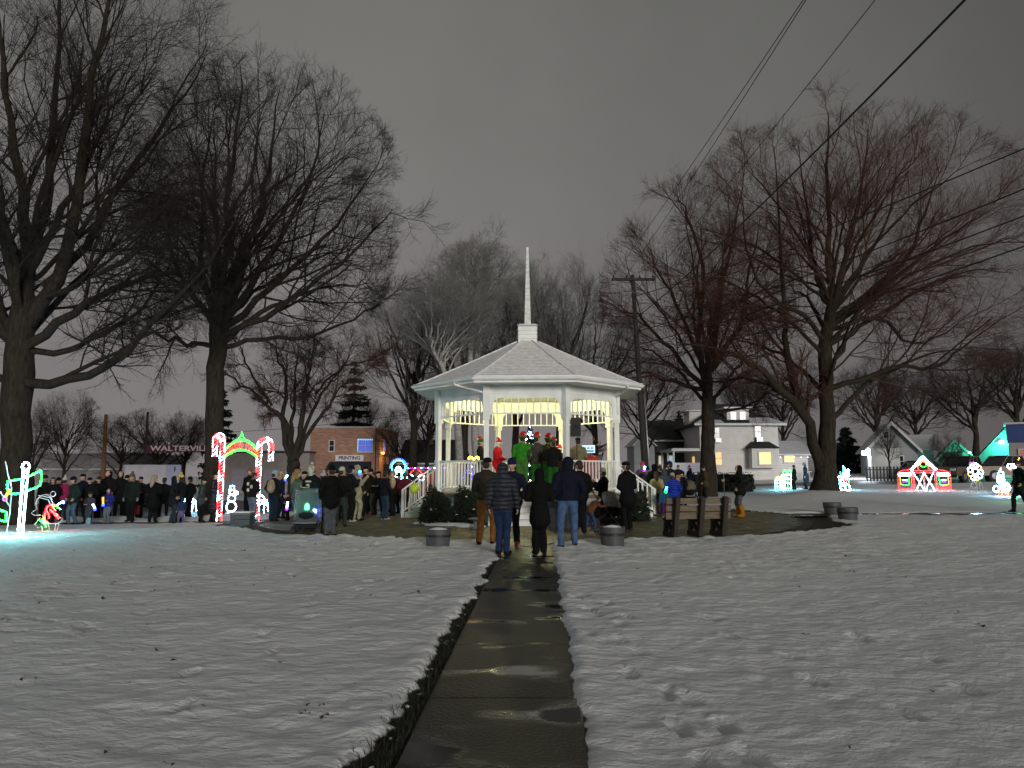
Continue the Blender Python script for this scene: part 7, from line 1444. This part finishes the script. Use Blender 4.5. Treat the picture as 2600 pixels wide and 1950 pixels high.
S['green'] += [arc(zA0, zA1), arc(zA0 + .06, zA1 + .06), arc(zl0, zl1), arc(zl0 - .05, zl1 - .05)]; S['green'] += [[(xm - .12, zA1 + .02), (xm - .04, zA1 + .16), (xm, zA1 + .32), (xm + .05, zA1 + .16), (xm + .12, zA1 + .02)]]
S['yellow'] += [arc(zl0 + .035, zl1 + .03)[:7]]
GL = {'C': [[(1, .85), (.6, 1), (.2, .9), (0, .5), (.2, .1), (.6, 0), (1, .15)]], 'O': [[(.5, 1), (.1, .8), (0, .5), (.1, .2), (.5, 0), (.9, .2), (1, .5), (.9, .8), (.5, 1)]], 'N': [[(0, 0), (0, 1), (1, 0), (1, 1)]], 'R': [[(0, 0), (0, 1), (.8, .95), (.9, .7), (.7, .5), (0, .5)], [(.5, .5), (1, 0)]], 'A': [[(0, 0), (.5, 1), (1, 0)], [(.2, .4), (.8, .4)]], 'D': [[(0, 0), (0, 1), (.6, .95), (1, .5), (.6, .05), (0, 0)]], 'P': [[(0, 0), (0, 1), (.8, .95), (.9, .7), (.7, .5), (0, .5)]], 'K': [[(0, 0), (0, 1)], [(.9, 1), (0, .45), (.9, 0)]]}
txt = 'CONRAD PARK'; n_ = len(txt); lw = (xb - xa) / n_
for k, ch in enumerate(txt):
    if ch == ' ': continue
    x0 = xa + lw * (k + .12); tt = (x0 + lw * .4 - xm) / (xb - xm); zb0 = zl0 + (zl1 - zl0) * (1 - tt * tt) + .07; zt0 = zA0 + (zA1 - zA0) * (1 - tt * tt) - .05
    for st_ in GL[ch]: S['red'].append([(x0 + q[0] * lw * .72, zb0 + (zt0 - zb0) * q[1]) for q in st_])
display('candy_cane_arch', 'tall lit archway of two candy canes with red park name lettering', tuple(t_ar), angA, S, frame_r=.009, sp=.055, br=.0155, cat='arch', dim=6)
# small white figures beyond the arch
def blob_fig(label, px, py, Y, sc, cols, kind='snowman', rz=0.0):
    p = at(px, py, Y); p[2] = float(g(p[0], Y)); S = {}
    if kind == 'snowman': S = {cols[0]: [circ(0, .22, .22), circ(0, .58, .16), circ(0, .84, .11)], cols[1]: [[(-.14, .94), (.14, .94)], [(-.09, .94), (-.09, 1.12), (.09, 1.12), (.09, .94)]]}
    if kind == 'deer': S = {cols[0]: [[(-.35, .05), (-.32, .45), (.25, .48), (.32, .05)], [(-.30, .45), (-.42, .75), (-.35, .9), (-.52, .84), (-.45, .72)], [(.15, .05), (.18, .45)], [(-.2, .05), (-.18, .45)], circ(0, .5, .16)], cols[1]: [[(-.38, .9), (-.30, 1.15)], [(-.42, .9), (-.48, 1.12)]]}
    if kind == 'gift': S = {cols[0]: [[(-.22, 0), (-.22, .5), (.22, .5), (.22, 0), (-.22, 0)], [(-.12, .05), (-.12, .45)], [(.12, .05), (.12, .45)], [(-.2, .2), (.2, .2)], [(-.2, .35), (.2, .35)]], cols[1]: [[(0, 0), (0, .5)], circ(-.08, .58, .07), circ(.08, .58, .07)]}
    if kind == 'candle': S = {cols[0]: [[(-.14, 0), (-.14, .85), (.14, .85), (.14, 0)], [(0, 0), (0, .8)], [(-.14, .3), (.14, .3)], [(-.14, .55), (.14, .55)]], cols[1]: [circ(0, 1.0, .1)]}
    S = {c: [[(q[0] * sc, q[1] * sc) for q in pl_] for pl_ in ps_] for c, ps_ in S.items()}
    return display('light_figure', label, tuple(p), rz, S, sp=.06 * sc ** .5, br=.021, dim=2)
blob_fig('white lit snowman glowing beyond the arch', 589, 1262, 33, 1.05, ('white', 'cyan')); blob_fig('white lit deer glowing through the arch legs', 661, 1262, 31, 1.2, ('white', 'red'), 'deer'); blob_fig('white lit deer between the queue and the oak trunk', 481, 1262, 33, 1.15, ('white', 'cyan'), 'deer'); blob_fig('white lit candle shape above the far queue snow', 600, 1255, 35, .8, ('white', 'white'), 'candle')
blob_fig('tall white lit parcel with green edges near the maple', 2000, 1236, 47, 1.9, ('white', 'green'), 'gift', .2); blob_fig('leaning turquoise lit parcel with an orange ribbon', 1981, 1238, 45, 1.35, ('cyan', 'yellow'), 'gift', -.3)
# blue snow figure and friends by the west steps
p = at(1011, 1240, 33); p[2] = g(p[0], 33); zz_ = at(1011, 1170, 33)[2] - p[2]; display('light_figure', 'blue edged white ornament light near the cottage', tuple(p), 0, {'cyan': [circ(0, zz_ - .30, .32), circ(0, zz_ - .62, .26)], 'white': [circ(0, zz_ - .62, .16), circ(-.05, zz_ - 1.0, .14), [(.05, zz_ - 1.0), (.1, zz_ - 1.3)], circ(0, zz_ - .40, .12)], 'blue': [circ(0, zz_ - .30, .40, -10, 190, 12)], 'dark': [[(0, 0), (0, zz_ - 1.1)]]}, sp=.065, br=.022, dim=5)
p = at(1056, 1240, 34); p[2] = g(p[0], 34); zz_ = at(1056, 1190, 34)[2] - p[2]; display('light_figure', 'red and white candy hoop light behind the west steps', tuple(p), 0, {'red': [circ(0, zz_ - .35, .30, 20, 160, 10)], 'white': [circ(-.28, zz_ - .42, .14), circ(.26, zz_ - .42, .14)], 'dark': [[(0, 0), (0, zz_ - .4)]]}, sp=.065, br=.022, dim=5)
p = at(1085, 1240, 36); p[2] = g(p[0], 36); zz_ = at(1085, 1186, 36)[2] - p[2]; bo = thing('market_booth', 'red booth strung with white and violet lights behind the west steps', 'booth', tuple(p)); MB().box((0, .5, zz_ / 2 - .1), (1.0, .8, zz_ - .2)).obj('wall', mat('booth_red', (.40, .015, .02), .6, .15, 3), bo); MB().box((0, .45, zz_ - .08), (1.9, 1.2, .08)).obj('roof', M_NAVY, bo)
for mm, o_ in (('white', 0), ('violet', 1), ('magenta', 2)): mb = MB(); mb.bulbs([(-.95 + .11 * k, -.2, zz_ - .05) for k in range(o_, 18, 3)], .03); o = mb.obj(mm + '_bulbs', dimmed(mm, 8), bo); o['kind'] = 'stuff'
mb = MB(); mb.bulbs([(.55 + .1 * sin(k), -.2, zz_ - .35 - .1 * k) for k in range(8)], .03); o = mb.obj('warm_bulbs', glows['warm'], bo); o['kind'] = 'stuff'
# east lawn displays
p = at(2144, 1250, 44); p[2] = g(p[0], 44); sc = (at(2144, 1182, 44)[2] - p[2]) / 1.7
def scl(S, s): return {c: [[(q[0] * s, q[1] * s) for q in pl_] for pl_ in ps_] for c, ps_ in S.items()}
display('light_figure', 'lit mouse carrying a red gift beside the maple trunk', tuple(p), 0, scl({'white': [circ(.18, 1.12, .20), circ(.10, 1.38, .07), circ(.32, 1.36, .07), circ(-.24, .85, .15), [(-.24, .6), (-.1, .3)], circ(-.12, .25, .16, rz_=1.5), circ(.22, .22, .16, rz_=1.3), circ(.18, 1.12, .1)], 'green': [[(-.2, 1.1), (-.2, 1.3)], [(.3, .9), (.35, .5)], [(.05, .92), (.3, .9)]], 'red': [[(0, .85), (.0, .5), (.16, .5), (.16, .85), (0, .85)]], 'cyan': [circ(.04, .4, .1), [(-.3, .5), (-.36, .4)], [(0, 1.4), (.0, 1.7), (.1, 1.45)]], 'blue': [[(-.34, .7), (-.32, .5)]]}, sc), sp=.065, br=.025, dim=2)
p = at(2349, 1258, 42); p[2] = g(p[0], 42); zt_ = at(2349, 1157, 42)[2] - p[2]; hw_ = (at(2412, 1200, 42)[0] - at(2286, 1200, 42)[0]) / 2
u_ = hw_; S = {'red': [], 'white': [], 'green': [], 'violet': [], 'yellow': []}
zw = zt_ * .52; zp = zt_ * .62
S['red'] += [[(-u_, 0), (-u_, zw), (-u_ * .8, zw * 1.12), (-u_ * .42, zp)], [(u_, 0), (u_, zw), (u_ * .8, zw * 1.12), (u_ * .42, zp)], [(-u_, 0), (-u_ * .42, 0)], [(u_ * .42, 0), (u_, 0)], [(-u_ * .42, 0), (-u_ * .42, zp), (0, zt_ * .84), (u_ * .42, zp), (u_ * .42, 0)], [(-u_ * .48, 0), (-u_ * .48, zp)], [(u_ * .48, 0), (u_ * .48, zp)], [(-u_ * .42, zw), (u_ * .42, zw)], [(-u_ * .42, zp * .93), (u_ * .42, zp * .93)], [(0, 0), (0, zw)], [(-u_ * .2, zp), (-u_ * .2, zp * 1.2)], [(u_ * .2, zp), (u_ * .2, zp * 1.2)], [(-u_ * .98, zw * .97), (-u_ * .45, zw * 1.05)], [(u_ * .98, zw * .97), (u_ * .45, zw * 1.05)]]
for k in range(5): x_ = u_ * (.52 + .1 * k); S['red'] += [[(x_, 0), (x_, zw * .28)], [(-x_, 0), (-x_, zw * .15)]]; S['red'] += [[(-u_ * .45 - .0 + u_ * .03 * k, zp), (-u_ * .40 + u_ * .05 * k, 0)]] if k < 2 else []
S['white'] += [[(-u_ * .5, zp * .98), (0, zt_), (u_ * .5, zp * .98)], [(-u_ * .46, zp * .93), (0, zt_ * .94), (u_ * .46, zp * .93)], [(-u_ * .40, zw), (0, .0)], [(0, zw), (-u_ * .34, 0)], [(0, zw), (u_ * .40, 0)], [(u_ * .36, zw), (0.02, 0)]]
for sx in (-1, 1):
    for k in range(5): S['white'] += [circ(sx * u_ * (.56 + .09 * k), zw * .90, u_ * .055, 180, 360, 7)]
    S['white'] += [[(sx * u_ * .54, zw * .97), (sx * u_ * .95, zw * .97)], [(sx * u_ * .54, zw * .93), (sx * u_ * .95, zw * .93)]]
    S['violet'] += [[(sx * u_ * .66, zw * .50), (sx * u_ * .84, zw * .50)]]; S['white'] += [[(sx * u_ * .66, zw * .60), (sx * u_ * .84, zw * .60)]]
    S['green'] += [[(sx * u_ * .58, zw * .80), (sx * u_ * .58, zw * .36), (sx * u_ * .74, zw * .33), (sx * u_ * .9, zw * .36)]]; S['yellow'] += [[(sx * u_ * .92, zw * .80), (sx * u_ * .92, zw * .38)]]
S['green'] += [circ(0, zt_ * .77, u_ * .13), circ(0, zt_ * .77, u_ * .2, -20, 200, 12)]
display('light_barn', 'red lit barn outline with white crossed doors and snowy gable', tuple(p), -.1, S, sp=.075, br=.021, frame_r=.012, cat='light display', dim=4)
p = at(2480, 1253, 40); p[2] = g(p[0], 40); zt_ = at(2480, 1166, 40)[2] - p[2]; z0_ = at(2480, 1222, 40)[2] - p[2]; S = {'white': [], 'yellow': [], 'green': [], 'magenta': [], 'violet': [], 'dark': [[(-.45, 0), (-.2, z0_), (.0, z0_ * .9)], [(.45, 0), (.25, z0_)], [(.05, -.1), (.02, z0_)], circ(-.1, z0_ * .62, .16), [(.18, z0_), (.2, .2)]]}
rg_ = np.random.default_rng(12)
for k in range(9): a = k * .7; S['yellow' if k % 2 else 'white'].append(circ(.30 * cos(a), z0_ + .52 + .36 * sin(a), .13)); 
S['white'] += [circ(0, z0_ + .55, .16), circ(.05, z0_ + .85, .12)]; S['green'] += [circ(0, z0_ + .12, .07)]; S['magenta'] += [circ(-.1, z0_ + .95, .1)]; S['violet'] += [circ(-.22, z0_ + .98, .06)]
display('light_bouquet', 'yellow and white lit flower bunch on splayed wire legs', tuple(p), 0, S, sp=.075, br=.024, dim=4)
p = at(2545, 1270, 36); p[2] = g(p[0], 36); sc = (at(2545, 1188, 36)[2] - p[2]) / 1.55
display('light_figure', 'white and turquoise lit goose with red feet', tuple(p), 0, scl({'white': [circ(.0, 1.22, .15), circ(-.02, .92, .20, rz_=1.2), circ(.22, .50, .24), circ(-.30, .42, .16), circ(.22, .5, .13), circ(0, .9, .1)], 'cyan': [circ(.04, .55, .14), [(.0, 1.4), (.04, 1.55)], [(.3, .75), (.36, .3)]], 'red': [circ(-.06, .12, .10), circ(.28, .08, .11), [(-.08, .68), (.12, .74)]], 'yellow': [[(-.02, .3), (0, .1)], [(.3, .2), (.34, .0)]]}, sc), sp=.06, br=.025, dim=3)
p = at(2597, 1300, 31); p[2] = g(p[0], 31); sc = (at(2597, 1150, 31)[2] - p[2]) / 2.2
display('light_figure', 'green lit elf outline with white mitten and red cuff', tuple(p), 0, scl({'green': [[(-.22, .5), (-.26, .9), (-.15, 1.5), (.0, 1.7)], [(-.18, .6), (-.15, 1.2)], [(-.26, .2), (-.2, .32)], [(-.12, 1.7), (.05, 1.3), (.1, .7)]], 'white': [circ(-.42, 1.62, .10), circ(-.28, 1.62, .09)], 'red': [[(-.48, 1.5), (-.38, 1.44)]], 'yellow': [[(-.16, 1.45), (-.1, 1.75), (.05, 2.0)]]}, sc), sp=.055, br=.022, dim=3)
